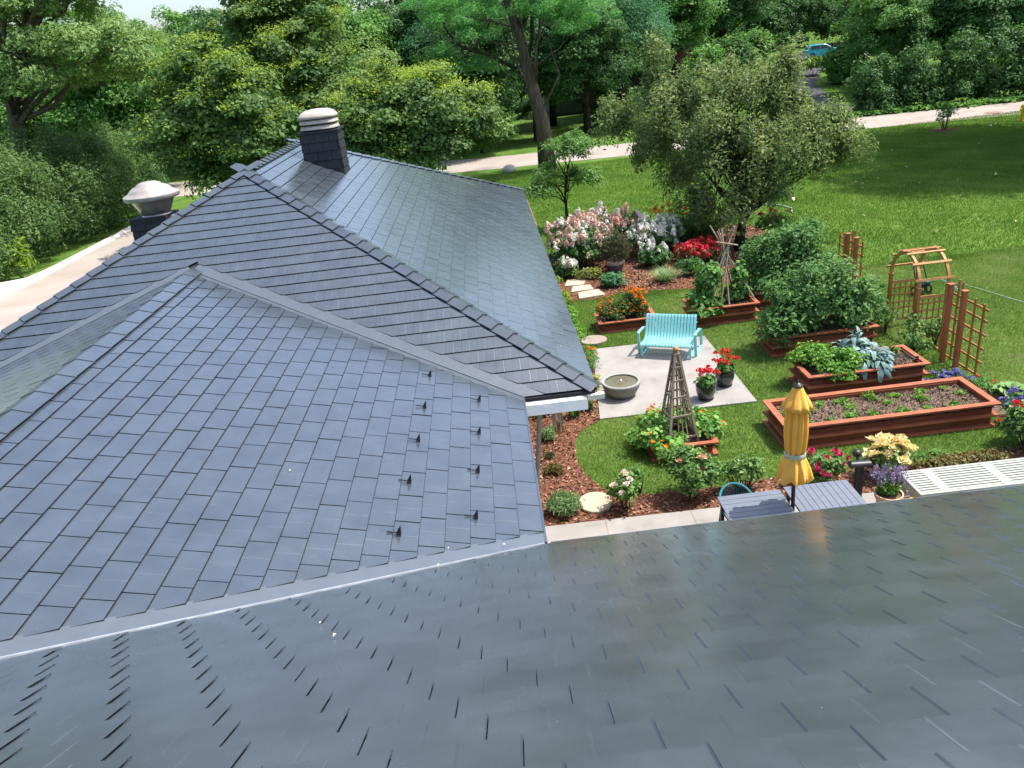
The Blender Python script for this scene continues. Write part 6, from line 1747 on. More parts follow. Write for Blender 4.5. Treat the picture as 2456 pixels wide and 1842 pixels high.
# crabapple: low, wide and feathery
tree('spreading olive green crabapple with drooping twigs over the back bed', (6.83, 21.15, 0), [
    lob(1720, 320, 22.0, (1.5, 1.5, 1.0)), lob(1560, 330, 24.2, (1.5, 1.3, 1.0)), lob(1940, 340, 21.4, (1.2, 1.4, 0.85)), lob(1640, 225, 23.4, (1.4, 1.2, 0.75)), lob(1800, 205, 22.4, (1.3, 1.2, 0.7)), lob(1900, 245, 22.0, (1.0, 1.1, 0.65)), lob(1850, 350, 21.0, (1.2, 1.2, 0.8)),
    lob(1650, 400, 23.8, (1.3, 1.0, 0.55)), lob(1830, 440, 20.8, (1.1, 1.0, 0.55)), lob(1480, 275, 24.6, (0.8, 0.9, 0.55)), lob(1760, 510, 20.6, (0.75, 0.7, 0.55)), lob(2030, 340, 21.4, (0.6, 0.8, 0.55)), lob(1680, 480, 21.4, (0.7, 0.6, 0.5)), lob(1570, 130, 23.8, (0.5, 0.5, 0.4)), lob(2000, 270, 21.6, (0.4, 0.5, 0.6)), lob(1890, 160, 22.2, (0.35, 0.4, 0.5))],
    66000, 0.105, 'leaf_crab', 'bark_dark', 0.13, trunk=[(6.83, 21.15, 0), (6.95, 21.15, 0.8), at(1800, 500, 21.2), at(1740, 380, 21.6), at(1720, 300, 22.0)], limbs=70, cr=0.33, ncl=400, name='crabapple_tree', seed=101, aspect=0.42, droop=False, flat=1.6, low=-0.98, shell=0.6, jitter=0.6, limb_r=0.36)
# long whips that rise out of the crabapple
tree('bright green young sapling standing alone on the lawn', (2.62, 26.57, 0), [
    lob(1365, 355, 26.6, (0.7, 0.7, 0.55)), lob(1305, 420, 26.6, (0.7, 0.6, 0.34)), lob(1290, 455, 26.3, (0.5, 0.5, 0.25)), lob(1405, 425, 26.6, (0.62, 0.6, 0.36)), lob(1385, 340, 26.6, (0.5, 0.5, 0.3))],
    9000, 0.10, 'leaf_sapling', 'bark_dark', 0.055, trunk=[(2.62, 26.57, 0), at(1357, 490, 26.57), at(1355, 460, 26.57), at(1362, 400, 26.57)], limbs=22, cr=0.34, ncl=80, name='sapling', seed=102, aspect=0.4, flat=0.5, shell=0.5, limb_r=0.5)
mb = MB(); mb.lathe([(0.55, 0.01), (0.35, 0.05), (0.0, 0.07)], n=24); tag(mb.build('mulch_ring', 'mulch', loc=(2.62, 26.5, 0)), 'ring of brown mulch round the sapling trunk', 'mulch ring')

# lindens with yellow green bracts behind the roof
def bracts(k):
    def f(root, P, Nn, rng):
        w = top_sel(1.2)(P, Nn); idx = rng.choice(len(P), k, p=w / w.sum())
        Q = np.repeat(P[idx], 70, 0) + rng.normal(0, 1, (k * 70, 3)) * np.array([0.30, 0.30, 0.10]) + np.array([0, 0, 0.22])
        place(leaf_mesh('bract_clusters', Q, np.tile(np.array([0, 0, 1.0]), (len(Q), 1)), 0.105, 'leaf_bract', rng, 0.4, jitter=0.5), 'bract_clusters', root)
    return f
LG = 'yellow tipped linden trees behind the hip roof'
tree('linden with yellow green tips left of the chimney', (-9.6, 33.0, 0), [lob(520, 250, 32, (2.6, 2.4, 2.2)), lob(430, 320, 31.5, (1.5, 1.6, 1.5)), lob(620, 330, 31.5, (1.7, 1.6, 1.3)), lob(540, 390, 31, (2.3, 1.6, 0.9))],
     42000, 0.15, 'leaf_linden', trunk_r=0.2, limbs=22, cr=0.66, ncl=190, name='linden_tree', seed=103, aspect=0.75, group=LG, extra=bracts(170), low=-0.9)
tree('linden with yellow green tips above the roof ridge right of the chimney', (-2.2, 35.0, 0), [lob(1000, 270, 34, (2.9, 2.4, 1.9)), lob(880, 280, 33.5, (1.6, 1.6, 1.4)), lob(1120, 290, 34, (1.7, 1.7, 1.3)), lob(990, 350, 33, (2.6, 1.6, 0.8))],
     42000, 0.15, 'leaf_linden', trunk_r=0.2, limbs=22, cr=0.66, ncl=200, name='linden_tree', seed=104, aspect=0.75, group=LG, extra=bracts(230), low=-0.9)
tree('taller linden rising behind the chimney', (-6.0, 37.5, 0), [lob(700, 110, 37, (2.6, 2.4, 2.6)), lob(760, 240, 36, (2.2, 2.0, 1.8)), lob(640, 30, 38, (2.2, 2.2, 2.0))],
     42000, 0.15, 'leaf_linden', trunk_r=0.22, limbs=26, cr=0.72, ncl=180, name='linden_tree', seed=105, aspect=0.75, group=LG, extra=bracts(130), low=-0.9)

# big locust by the road, trunk leaning left
lt = [at(1312, 386, 40.3), at(1302, 300, 40.3), at(1275, 200, 40.3), at(1248, 90, 40.4), at(1215, 0, 40.6), at(1190, -110, 41)]
lt[0][2] = 0
def locust_limbs(root, P, Nn, rng):
    b = np.array(lt[0]); mb = MB()
    for pts, r in (([at(1238, 165, 40.3), at(1170, 130, 39.8), at(1110, 115, 39.5), at(1075, 80, 39.3), at(1050, 30, 39.2)], 0.11), ([at(1262, 160, 40.3), at(1276, 100, 40.2), at(1275, 30, 40), at(1290, -60, 40)], 0.10), ([at(1245, 80, 40.4), at(1262, 20, 40.3), at(1300, -80, 40)], 0.13)):
        mb.tube([p - b for p in pts], [r * (1 - 0.16 * i) for i in range(len(pts))], 8)
    mb.build('limb', 'bark_dark', root, smooth='all')
tree('tall honey locust with a thick bare trunk leaning left by the road', lt[0], [lob(1250, 10, 40, (3.0, 2.6, 1.5)), lob(1120, 70, 39.5, (1.9, 1.8, 1.2)), lob(1380, 40, 40.5, (1.9, 1.8, 1.1)), lob(1040, 40, 40, (1.4, 1.6, 1.2)), lob(1240, -140, 41, (4.2, 3.6, 2.0)), lob(1160, 150, 39.6, (1.2, 1.0, 0.5)), lob(1060, 150, 39.4, (0.7, 0.8, 0.8))],
     46000, 0.125, 'leaf_locust', 'bark_grey', 0.40, trunk=lt, limbs=22, cr=0.62, ncl=190, name='locust_tree', seed=106, aspect=0.3, flat=0.45, extra=locust_limbs, shell=0.5, limb_r=0.16)

# pale broad tree at the left
tl = at(60, 340, 38); tl[2] = 0
tree('broad pale green tree with a forked trunk at the left edge', tl, [lob(60, 60, 38, (4.2, 3.4, 3.4)), lob(250, 140, 37, (2.4, 2.4, 2.0)), lob(120, 190, 36.5, (3.0, 2.0, 1.2)), lob(-120, 150, 38, (2.6, 2.6, 2.4)), lob(120, -60, 38, (2.6, 2.6, 2.4))],
     52000, 0.16, 'leaf_pale', 'bark_grey', 0.42, trunk=[tl, at(45, 330, 38), at(30, 250, 38), at(60, 150, 38), at(70, 60, 38)], limbs=34, cr=0.85, ncl=150, name='broadleaf_tree', seed=107, aspect=0.5, low=-0.4, limb_r=0.3)

# ------------------------------------------------------------------ clipped-looking evergreen hedge on the left
def hedge_shrub(label, x, y, r, h, seed, n=22000):
    rng = np.random.default_rng(seed)
    root = thing('evergreen_shrub', label, 'hedge', (x, y, 0), group='evergreen hedge along the side drive')
    lobes = [((0, 0, h * 0.45), (r, r, h * 0.5)), ((r * 0.35, -r * 0.35, h * 0.42), (r * 0.7, r * 0.7, h * 0.42)), ((-r * 0.45, 0.2 * r, h * 0.5), (r * 0.65, r * 0.7, h * 0.45)), ((r * 0.2, r * 0.5, h * 0.5), (r * 0.6, r * 0.6, h * 0.42))]
    P, Nn, cc, ci = crown_points(rng, n, lobes, r * 0.22, 170, 1.2, -0.9, 0.14)
    P[:, 2] = np.maximum(P[:, 2], 0.03)
    rn = np.clip(rng.random(170)[ci] * 0.6 + rng.random(n) * 0.4, 0, 1)
    place(leaf_mesh('foliage', P, Nn, 0.135, 'leaf_yew', rng, 0.38, rnd=rn, jitter=0.5), 'foliage', root)
    mb = MB(); mb.tube([(0, 0, 0), (0, 0, h * 0.7)], [0.12, 0.05], 7); mb.build('trunk', 'bark_dark', root)
for i, (y, x, r, h, lab) in enumerate(((24.5, -19.9, 2.2, 4.2, 'evergreen hedge shrub at the left picture edge beside the tarp'), (28.0, -19.6, 2.3, 4.7, 'evergreen hedge shrub second from the left edge'), (31.6, -19.4, 2.3, 5.1, 'evergreen hedge shrub third from the left edge'),
        (35.2, -19.3, 2.4, 5.0, 'tallest evergreen hedge shrub left of the mushroom vent'), (38.8, -19.0, 2.3, 5.0, 'evergreen hedge shrub right above the mushroom vent'), (42.2, -18.8, 2.2, 4.3, 'farthest evergreen hedge shrub beside the linden'), (33.0, -23.0, 2.6, 5.4, 'evergreen shrub behind the hedge at the far left'))):
    hedge_shrub(lab, x, y, r, h, i + 1)
shrub('lime_shrub', 'bright yellow green young shrub at the left edge beside the drive', 'plant', (-17.9, 24.6), (0.8, 0.8), 1.9, 900, 0.24, 'leaf_lime', 120, 26, 0.35, aspect=0.35, droop=True)
shrub('lime_shrub', 'thin yellow green shoots growing out of the hedge', 'plant', (-17.4, 28.6), (0.6, 0.6), 1.7, 420, 0.24, 'leaf_lime', 121, 16, 0.3, aspect=0.35, droop=True)
mb = MB()
vs = []; nn = 12
for i in range(nn + 1):
    t = i / nn; y = 23.5 + 14 * t; w = 0.35 + 0.65 * math.exp(-((y - 26.0) / 2.2) ** 2); hgt = 0.12 + 0.45 * math.exp(-((y - 25.6) / 1.8) ** 2)
    vs += [(-16.7, y, 0.015), (-16.7 - w * 0.35, y, hgt), (-16.75 - w, y, hgt * 0.75), (-16.8 - w * 1.3, y, 0.01)]
for i in range(nn):
    for j in range(3): mb.add([], []); mb.f.append([i * 4 + j, i * 4 + j + 1, (i + 1) * 4 + j + 1, (i + 1) * 4 + j]); mb.m.append(0)
mb.v = [tuple(map(float, v)) for v in vs]
tag(mb.build('tarp', 'white_canvas', smooth='all'), 'white tarp lying along the edge of the side drive', 'tarp')

# ------------------------------------------------------------------ background trees: a few kinds, each copied with its own label
def proto(kind, seed, mat, n, leaf, bark='bark_dark', H=9.0, R=3.4, low=0.14, ncl=170, cr=0.95, aspect=0.6):
    rng = np.random.default_rng(seed)
    root = thing('broadleaf_tree', 'x', 'tree', (0, 0, 0))
    lobes = [((0, 0, H * 0.62), (R, R, H * (0.62 - low) * 0.95)), ((R * 0.45, 0.2, H * 0.5), (R * 0.7, R * 0.7, H * 0.24)), ((-R * 0.5, -0.3, H * 0.55), (R * 0.65, R * 0.7, H * 0.25)), ((0.2, -R * 0.4, H * 0.78), (R * 0.65, R * 0.6, H * 0.2))]
    P, Nn, cc, ci = crown_points(rng, n, lobes, cr, ncl, 0.5, -0.85, 0.3)
    rn = np.clip(rng.random(ncl)[ci] * 0.5 + rng.random(n) * 0.5, 0, 1)
    place(leaf_mesh('crown', P, Nn, leaf, mat, rng, aspect, rnd=rn), 'crown', root)
    mb = MB(); tp = [(0, 0, -0.1), (0.1, 0.05, H * 0.25), (0.05, -0.1, H * 0.5), (0, 0, H * 0.75)]
    mb.tube(tp, [0.32, 0.25, 0.2, 0.1], 9)
    for s in rng.choice(ncl, 18, replace=False):
        z = min(max(H * 0.2, cc[s][2] * rng.uniform(0.4, 0.75)), H * 0.7); mb.tube(bent((0.05, 0, z), cc[s], rng, 4, 0.12), [0.09, 0.07, 0.055, 0.04, 0.025], 6)
    mb.build('trunk', bark, root, smooth='all')
    return root
PR = {'mid': proto('mid', 201, 'leaf_mid', 44000, 0.175), 'dark': proto('dark', 202, 'leaf_dark', 44000, 0.175), 'pale': proto('pale', 203, 'leaf_pale', 30000, 0.185), 'blue': proto('blue', 204, 'leaf_blue', 32000, 0.165, aspect=0.4, H=10.5, R=3.2, low=0.32)}
used = set()
def bg(kind, px, Y, s, label, rz=0.0, group='trees beyond the road', py=None, sz=None):
    p = at(px, 330, Y); p[2] = float(gz(p[0], p[1])) - 0.05
    sc = (s, s, s * (sz or 1.0))
    if kind in used: return dup(PR[kind], p, rz, label, group, sc)
    used.add(kind); r = PR[kind]; r.location = [c * K for c in p]; r.rotation_euler = (0, 0, rz); r.scale = sc; r['label'] = label; r['group'] = group
    return r
bg('mid', 300, 50, 1.15, 'mid green tree just right of the broad pale tree', 0.4)
bg('dark', 130, 56, 1.2, 'dark tree shading the gap behind the pale tree trunk', 1.1)
bg('mid', -60, 52, 1.2, 'green tree at the far left behind the pale tree', 2.0)
bg('pale', 400, 92, 1.05, 'distant pale tree in the gap with open sky, left top', 0.9, sz=0.95)
bg('pale', 320, 84, 1.2, 'pale far tree in the left of the sky gap', 2.5, 'far belt of trees')
bg('mid', 480, 82, 1.35, 'far green tree right of the sky gap above the linden', 0.6, 'far belt of trees')
bg('blue', 455, 62, 1.0, 'blue green tree between the sky gap and the linden', 1.7, sz=0.92)
bg('dark', 560, 58, 1.15, 'dark tree rising above the left linden', 2.6)
bg('mid', 830, 55, 1.15, 'green tree between the chimney linden and the locust', 0.2)
bg('dark', 960, 60, 1.2, 'dark tree behind the linden right of the chimney', 1.3)
bg('pale', 900, 47, 0.75, 'lighter tree standing low behind the lindens', 2.2)
bg('blue', 1110, 58, 1.1, 'blue green tree left of the leaning locust trunk', 0.8)
bg('dark', 1330, 61, 0.95, 'dark tree with a straight trunk right of the locust', 0.0)
bg('dark', 1150, 50, 1.0, 'shady tree across the road left of the locust trunk', 1.4)
bg('dark', 1410, 53, 0.9, 'shady tree across the road right of the locust trunk', 0.2)
bg('blue', 1290, 53, 0.95, 'high crowned tree across the road right behind the locust trunk', 0.5)
bg('blue', 1200, 57, 1.0, 'high crowned tree shading the far verge left of the locust', 2.6)
bg('dark', 1440, 64, 1.1, 'shady tree in front of the red roofed house', 2.9)
bg('blue', 1500, 56, 0.95, 'blue green tree above the left side of the crabapple', 2.4)
bg('mid', 1610, 66, 1.2, 'tall tree with a bare trunk above the crabapple', 1.5)
bg('dark', 1730, 72, 1.2, 'dark tree behind the crabapple crown, left of the far beige house', 0.6)
bg('mid', 1790, 92, 1.1, 'green tree screening the far beige house', 3.0)
bg('dark', 1925, 96, 1.2, 'dark tree right behind the parked turquoise car', 2.0)
bg('dark', 2140, 60, 1.15, 'dark dense tree at the bend of the driveway', 0.3, 'trees on the right beyond the road')
bg('mid', 2120, 53, 0.8, 'green leafy tree leaning over the right side of the driveway', 2.5, 'trees on the right beyond the road')
bg('dark', 2250, 53, 0.95, 'dark tree in the middle of the right thicket', 1.9, 'trees on the right beyond the road')
bg('dark', 2400, 54, 1.0, 'dark tree at the right picture edge', 0.9, 'trees on the right beyond the road')
bg('mid', 2330, 58, 1.2, 'green tree rising behind the right thicket', 2.7, 'trees on the right beyond the road')
bg('pale', 2420, 66, 1.2, 'lighter tree at the top right corner', 1.4, 'trees on the right beyond the road')
bg('blue', 1240, 84, 1.4, 'far tree filling the top behind the locust crown', 1.9, 'far belt of trees')
bg('mid', 1050, 88, 1.5, 'far tree above the right linden', 0.5, 'far belt of trees')
bg('dark', 700, 86, 1.45, 'far dark tree above the chimney', 2.8, 'far belt of trees')
bg('dark', 1400, 92, 1.5, 'far tree above the red roof', 1.2, 'far belt of trees')
bg('blue', 1640, 100, 1.4, 'far tree left of the beige house roof', 0.1, 'far belt of trees')
bg('dark', 2100, 104, 1.4, 'far tree above the parked car', 2.1, 'far belt of trees')
bg('mid', 2260, 84, 1.4, 'far tree above the right thicket', 0.7, 'far belt of trees')
bg('blue', 170, 88, 1.4, 'far tree behind the broad pale tree', 1.0, 'far belt of trees')
bg('mid', -40, 90, 1.5, 'far tree at the top left corner', 2.3, 'far belt of trees')
bg('mid', 560, 100, 1.15, 'far tree right of the sky gap', 2.0, 'far belt of trees')
# trees standing right of the picture, their shade falls on the lawn
def shade(x, y, sc, label, rz):
    return dup(PR['blue'], (x, y, 0), rz, label, 'shade trees beside the lawn', (sc, sc, sc))
shade(22.4, 29.5, 1.55, 'large tree standing right of the lawn, shading it', 0.7)
shade(24.5, 34.5, 1.6, 'second large tree right of the lawn near the road', 2.0)
shade(29.5, 30.0, 1.6, 'third large tree farther right of the lawn', 1.2)

# thicket of shrubs along the far side of the road, right
def thicket(label, px, Y, r, h, mat, seed, n=9000, leaf=0.155):
    p = at(px, 260, Y)
    shrub('roadside_shrub', label, 'shrub', (p[0], p[1]), r, h, n, leaf, mat, seed, 70, 0.55, aspect=0.6, group='shrub thicket along the road', stems=10, stem_mat='stem_brown', z0=float(gz(p[0], p[1])), low=-0.9, lobes=[((0, 0, h * 0.5), (r[0] * 0.8, r[1] * 0.8, h * 0.42)), ((0, -0.35, h * 0.2), (r[0] * 1.05, r[1] * 0.9, h * 0.18))])
thicket('dense dark shrub at the left end of the right thicket', 2095, 47.0, (1.8, 1.4), 3.4, 'leaf_dark', 301)
thicket('dark shrub second along the right thicket', 2190, 46.9, (2.0, 1.4), 4.0, 'leaf_dark', 302)
thicket('glossy shrub in the middle of the right thicket', 2300, 46.3, (2.1, 1.4), 4.2, 'leaf_dark', 303)
thicket('dark shrub nearest the right picture edge', 2420, 45.8, (2.2, 1.5), 4.4, 'leaf_dark', 304)
thicket('tall leafy shrub overhanging the driveway bend', 2165, 51.0, (1.6, 1.5), 5.2, 'leaf_dark', 305)
thicket('dark shrub right of the thicket beyond the frame edge', 2520, 45.2, (2.2, 1.5), 4.4, 'leaf_dark', 306, 6000)
def ivy():
    rng = np.random.default_rng(7); n = 5200
    x = rng.uniform(19.5, 40, n); y = 46.1 - 0.09 * (x - 20) + rng.normal(0, 0.35, n) - np.where(x > 26, 0.6, 0)
    P = np.stack([x, y, 0.05 + rng.random(n) * 0.25], 1)
    tag(place(leaf_mesh('ivy', P, np.tile(np.array([0, 0, 1.0]), (n, 1)), 0.2, 'leaf_mid', rng, 0.7, jitter=0.6), 'ivy'), 'low ivy edging the far side of the road', 'ground cover', kind='stuff')
ivy()
def under(label, px, py, r, h, mat, seed, n=900, leaf=0.2, name='garden_shrub'):
    p = on_ground(px, py); shrub(name, label, 'shrub', (p[0], p[1]), r, h, n, leaf, mat, seed, 30, 0.3, z0=float(p[2]), group='shrubs by the far driveway')
under('rounded lime green shrub on the island by the driveway', 1950, 182, (1.0, 0.9), 1.5, 'leaf_lime', 311)
under('mixed green and rusty perennials right of the lime shrub', 2010, 170, (1.6, 1.0), 1.1, 'leaf_reddish', 312)
under('green perennials below the parked car', 2040, 178, (1.2, 0.8), 0.9, 'leaf_mid', 313)
under('thin dark bush in front of the car door', 1985, 168, (0.3, 0.3), 1.5, 'leaf_dark', 314, 260)
under('dark shrub behind the car at the left', 1890, 135, (2.4, 1.2), 2.2, 'leaf_dark', 315, 1600)
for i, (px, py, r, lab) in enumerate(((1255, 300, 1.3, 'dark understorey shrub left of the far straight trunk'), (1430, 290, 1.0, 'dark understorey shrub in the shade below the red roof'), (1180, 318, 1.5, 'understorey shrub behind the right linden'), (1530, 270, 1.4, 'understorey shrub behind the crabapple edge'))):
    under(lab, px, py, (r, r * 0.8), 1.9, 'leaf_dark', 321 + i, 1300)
for i, (px, Y, r, h, mat, lab) in enumerate((  # dark leaves on the left thickets put the deep shade into their colour
    (1690, 80, 3.0, 5.2, 'leaf_dark', 'dark understorey thicket behind the crabapple top'), (1770, 88, 3.0, 5.0, 'leaf_mid', 'green understorey thicket left of the drive'), (1840, 98, 3.2, 4.6, 'leaf_dark', 'dark thicket below the beige house'),
    (1930, 100, 3.4, 5.2, 'leaf_dark', 'dark thicket behind the turquoise car'), (2000, 96, 3.0, 5.4, 'leaf_mid', 'green thicket behind the car bonnet'),
    (1750, 60, 2.4, 4.2, 'leaf_dark', 'dark thicket beyond the road left of the driveway mouth'), (1800, 66, 2.0, 3.8, 'leaf_mid', 'green bush left of the driveway'), (1830, 80, 2.6, 4.2, 'leaf_dark', 'dark bush where the driveway turns'), (2020, 58, 1.8, 3.0, 'leaf_mid', 'green bush right of the driveway mouth'), (1690, 58, 2.2, 4.0, 'leaf_mid', 'green bush behind the crabapple centre'), (1460, 58, 2.0, 3.6, 'leaf_dark', 'dark bush behind the crabapple left tip'), (920, 54, 2.4, 4.6, 'leaf_dark', 'dark thicket across the road behind the linden gap'),
    (1625, 74, 2.6, 4.6, 'leaf_mid', 'green thicket behind the crabapple left side'), (1100, 62, 2.8, 4.8, 'leaf_dark', 'dark thicket beyond the road left of the locust'), (1000, 64, 2.8, 5.0, 'leaf_dark', 'green thicket beyond the road behind the right linden'),
    (1200, 70, 3.0, 4.4, 'leaf_dark', 'dark thicket behind the locust trunk'), (860, 60, 2.8, 5.2, 'leaf_dark', 'green thicket beyond the road behind the chimney'), (740, 58, 2.8, 5.4, 'leaf_dark', 'dark thicket beyond the road left of the chimney'),
    (480, 60, 2.8, 5.4, 'leaf_dark', 'green thicket below the sky gap'), (330, 62, 3.0, 5.4, 'leaf_dark', 'dark thicket behind the hedge'), (180, 60, 3.0, 5.2, 'leaf_dark', 'dark thicket right of the pale tree trunk'), (20, 62, 3.2, 5.2, 'leaf_dark', 'green thicket left of the pale tree trunk'),
    (1520, 84, 3.0, 4.6, 'leaf_dark', 'dark thicket right of the red roofed house'), (620, 62, 2.8, 5.4, 'leaf_blue', 'blue green thicket behind the left linden'), (-100, 60, 3.2, 5.4, 'leaf_dark', 'dark thicket at the far left'))):
    p = at(px, 260, Y)
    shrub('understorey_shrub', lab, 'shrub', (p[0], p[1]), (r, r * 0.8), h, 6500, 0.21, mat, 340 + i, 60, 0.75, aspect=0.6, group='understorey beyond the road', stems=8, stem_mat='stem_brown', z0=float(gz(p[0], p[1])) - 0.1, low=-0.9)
for i, (px, py, lab) in enumerate(((1835, 126, 'dark screen bush left behind the parked car'), (1893, 121, 'dark screen bush behind the tail of the parked car'), (1950, 116, 'dark screen bush right behind the parked car roof'), (2012, 110, 'dark screen bush behind the front of the parked car'), (2075, 112, 'dark screen bush right of the parked car'))):
    p = on_ground(px, py); shrub('understorey_shrub', lab, 'shrub', (p[0], p[1] + 2.0), (2.3, 1.7), 4.6, 6000, 0.2, 'leaf_dark', 380 + i, 60, 0.6, aspect=0.6, group='understorey beyond the road', stems=8, stem_mat='stem_brown', z0=float(gz(p[0], p[1] + 2.0)) - 0.1, low=-0.9)
p = on_ground(1222, 413)
rng = np.random.default_rng(4); mb = MB(); mb.ball((0, 0, 0.14), (0.36, 0.26, 0.24), 16, 9); mb.v = [tuple(np.array(v) * (1 + rng.normal(0, 0.03))) for v in mb.v]
tag(mb.build('boulder', 'boulder', smooth='all', loc=(p[0], p[1], 0)), 'pale rounded boulder on the lawn beside the road', 'rock')
p = on_ground(2265, 313)
shrub('roadside_bush', 'small twiggy bush in a mulch ring near the road', 'shrub', (p[0], p[1]), (0.55, 0.5), 1.3, 420, 0.12, 'leaf_mid', 330, 22, 0.22, stems=14, stem_mat='stem_brown')
mb = MB(); mb.lathe([(0.75, 0.012), (0.5, 0.04), (0, 0.05)], n=20); tag(mb.build('mulch_ring', 'mulch', loc=(p[0], p[1], 0)), 'ring of mulch round the twiggy roadside bush', 'mulch ring')

# ------------------------------------------------------------------ hydrant, manhole
def hydrant():
    p = on_ground(2452, 290)
    root = thing('fire_hydrant', 'yellow fire hydrant at the right edge beside the road', 'hydrant', (p[0], p[1], 0), 0.3)
    mb = MB(); mb.lathe([(0.17, 0), (0.17, 0.04), (0.12, 0.05), (0.12, 0.45), (0.15, 0.46), (0.15, 0.50), (0.12, 0.51), (0.12, 0.60), (0.16, 0.61), (0.16, 0.64)], n=22); mb.build('barrel', 'hydrant_yellow', root, smooth=True)
    mb = MB(); mb.lathe([(0.15, 0.64), (0.13, 0.71), (0.08, 0.77), (0.03, 0.79), (0.03, 0.84), (0.0, 0.84)], n=22); mb.build('bonnet', 'hydrant_yellow', root, smooth=True)
    for d in ((1, 0), (-1, 0), (0, -1)):
        mb = MB(); mb.tube([(0.1 * d[0], 0.1 * d[1], 0.54), (0.20 * d[0], 0.20 * d[1], 0.54)], 0.06 if d[1] == 0 else 0.075, 12); mb.tube([(0.20 * d[0], 0.20 * d[1], 0.54), (0.24 * d[0], 0.24 * d[1], 0.54)], 0.03, 6); mb.build('outlet_cap', 'hydrant_yellow', root, smooth=True)
hydrant()
p = on_ground(2382, 271)
mb = MB(); mb.lathe([(0.42, 0.0), (0.42, 0.012), (0.36, 0.014), (0.0, 0.014)], n=32); tag(mb.build('manhole_cover', 'iron_brown', loc=(p[0], p[1], 0.013)), 'round brown manhole cover in the road', 'manhole')

# ------------------------------------------------------------------ parked hatchback
def car():
    p = on_ground(1971, 141)
    root = thing('parked_car', 'turquoise hatchback parked on the driveway', 'car', (p[0], p[1], p[2] + 0.03), math.radians(-10))
    S = 1 / K      # lengths below in metres
    L, W = 4.0, 1.72
    side = [(-1.98, 0.42), (-1.95, 0.75), (-1.88, 0.98), (-1.72, 1.10), (-1.50, 1.46), (-1.30, 1.52), (-0.2, 1.53), (0.30, 1.46), (0.95, 1.05), (1.45, 0.98), (1.85, 0.82), (1.98, 0.62), (2.0, 0.38), (1.9, 0.24), (-1.9, 0.24)]
    belt = 1.0
    mb = MB(); n = len(side)
    def wid(x, z): return (W / 2) * (1.0 if z < belt else 1 - 0.22 * (z - belt) / 0.53) * (1 - 0.10 * max(abs(x) - 1.5, 0) / 0.5)
    vs = [(x * S, -wid(x, z) * S, z * S) for x, z in side] + [(x * S, wid(x, z) * S, z * S) for x, z in side]
    mb.add(vs, [tuple(range(n)), tuple(range(2 * n - 1, n - 1, -1))] + [(i, n + i, n + (i + 1) % n, (i + 1) % n) for i in range(n)])
    mb.build('body', 'car_paint', root, smooth=True, bevel=0.03)
    for s in (-1, 1):
        for nm, q in (('side_window', [(-1.42, 1.08), (-1.24, 1.40), (-0.42, 1.43), (-0.42, 1.06)]), ('side_window', [(-0.34, 1.06), (-0.34, 1.43), (0.22, 1.40), (0.72, 1.08)])):
            mb = MB(); vs = [(x * S, s * (wid(x, z) + 0.012) * S, z * S) for x, z in q]; mb.add(vs, [(0, 1, 2, 3) if s > 0 else (3, 2, 1, 0)]); mb.build(nm, 'car_glass', root)
        for x in (-1.25, 1.27):
            mb = MB(); mb.tube([(x * S, s * 0.68 * S, 0.31 * S), (x * S, s * 0.885 * S, 0.31 * S)], 0.315 * S, 24); w = mb.build('wheel', 'tyre', root, smooth=True)
            mb = MB()
            mb.tube([(x * S, s * 0.886 * S, 0.31 * S), (x * S, s * 0.892 * S, 0.31 * S)], 0.07 * S, 12)
            for k in range(5):
                a = 2 * math.pi * k / 5 + 0.3; mb.beam((x * S, s * 0.89 * S, 0.31 * S), ((x + 0.21 * math.cos(a)) * S, s * 0.89 * S, (0.31 + 0.21 * math.sin(a)) * S), 0.075 * S, 0.012 * S, up=(0, 1, 0))
            nn = 24; mb.tube([((x + 0.215 * math.cos(2 * math.pi * k / nn)) * S, s * 0.888 * S, (0.31 + 0.215 * math.sin(2 * math.pi * k / nn)) * S) for k in range(nn + 1)], 0.018 * S, 6)
            mb.build('rim', 'rim_silver', w)
            mb = MB(); mb.tube([((x + 0.36 * math.cos(math.pi * k / 12)) * S, s * 0.862 * S, (0.31 + 0.36 * math.sin(math.pi * k / 12)) * S) for k in range(13)], 0.03 * S, 6); mb.build('wheel_arch', 'tyre', root)
        mb = MB(); mb.box((-1.90 * S, s * 0.70 * S, 0.90 * S), (0.10 * S, 0.26 * S, 0.16 * S)); mb.build('tail_light', 'lamp_red', root)
        mb = MB(); mb.box((1.86 * S, s * 0.62 * S, 0.76 * S), (0.16 * S, 0.30 * S, 0.12 * S)); mb.build('headlight', 'lamp_clear', root)
        mb = MB(); mb.box((0.62 * S, s * 0.93 * S, 1.06 * S), (0.12 * S, 0.14 * S, 0.10 * S)); mb.build('mirror', 'car_paint', root, bevel=0.01)
        mb = MB(); mb.box((-0.5 * S, s * 0.865 * S, 0.93 * S), (0.16 * S, 0.02 * S, 0.03 * S)); mb.build('door_handle', 'rim_silver', root)
        mb = MB(); mb.box((0.0, s * 0.862 * S, 0.28 * S), (1.9 * S, 0.02 * S, 0.10 * S)); mb.build('sill', 'tyre', root)
    mb = MB(); mb.add([(0.36 * S, -0.60 * S, 1.45 * S), (0.95 * S, -0.70 * S, 1.075 * S), (0.95 * S, 0.70 * S, 1.075 * S), (0.36 * S, 0.60 * S, 1.45 * S)], [(0, 1, 2, 3)]); mb.build('windscreen', 'car_glass', root)
    mb = MB(); mb.add([(-1.53 * S, -0.55 * S, 1.45 * S), (-1.74 * S, -0.64 * S, 1.13 * S), (-1.74 * S, 0.64 * S, 1.13 * S), (-1.53 * S, 0.55 * S, 1.45 * S)], [(3, 2, 1, 0)]); mb.build('rear_window', 'car_glass', root)
car()

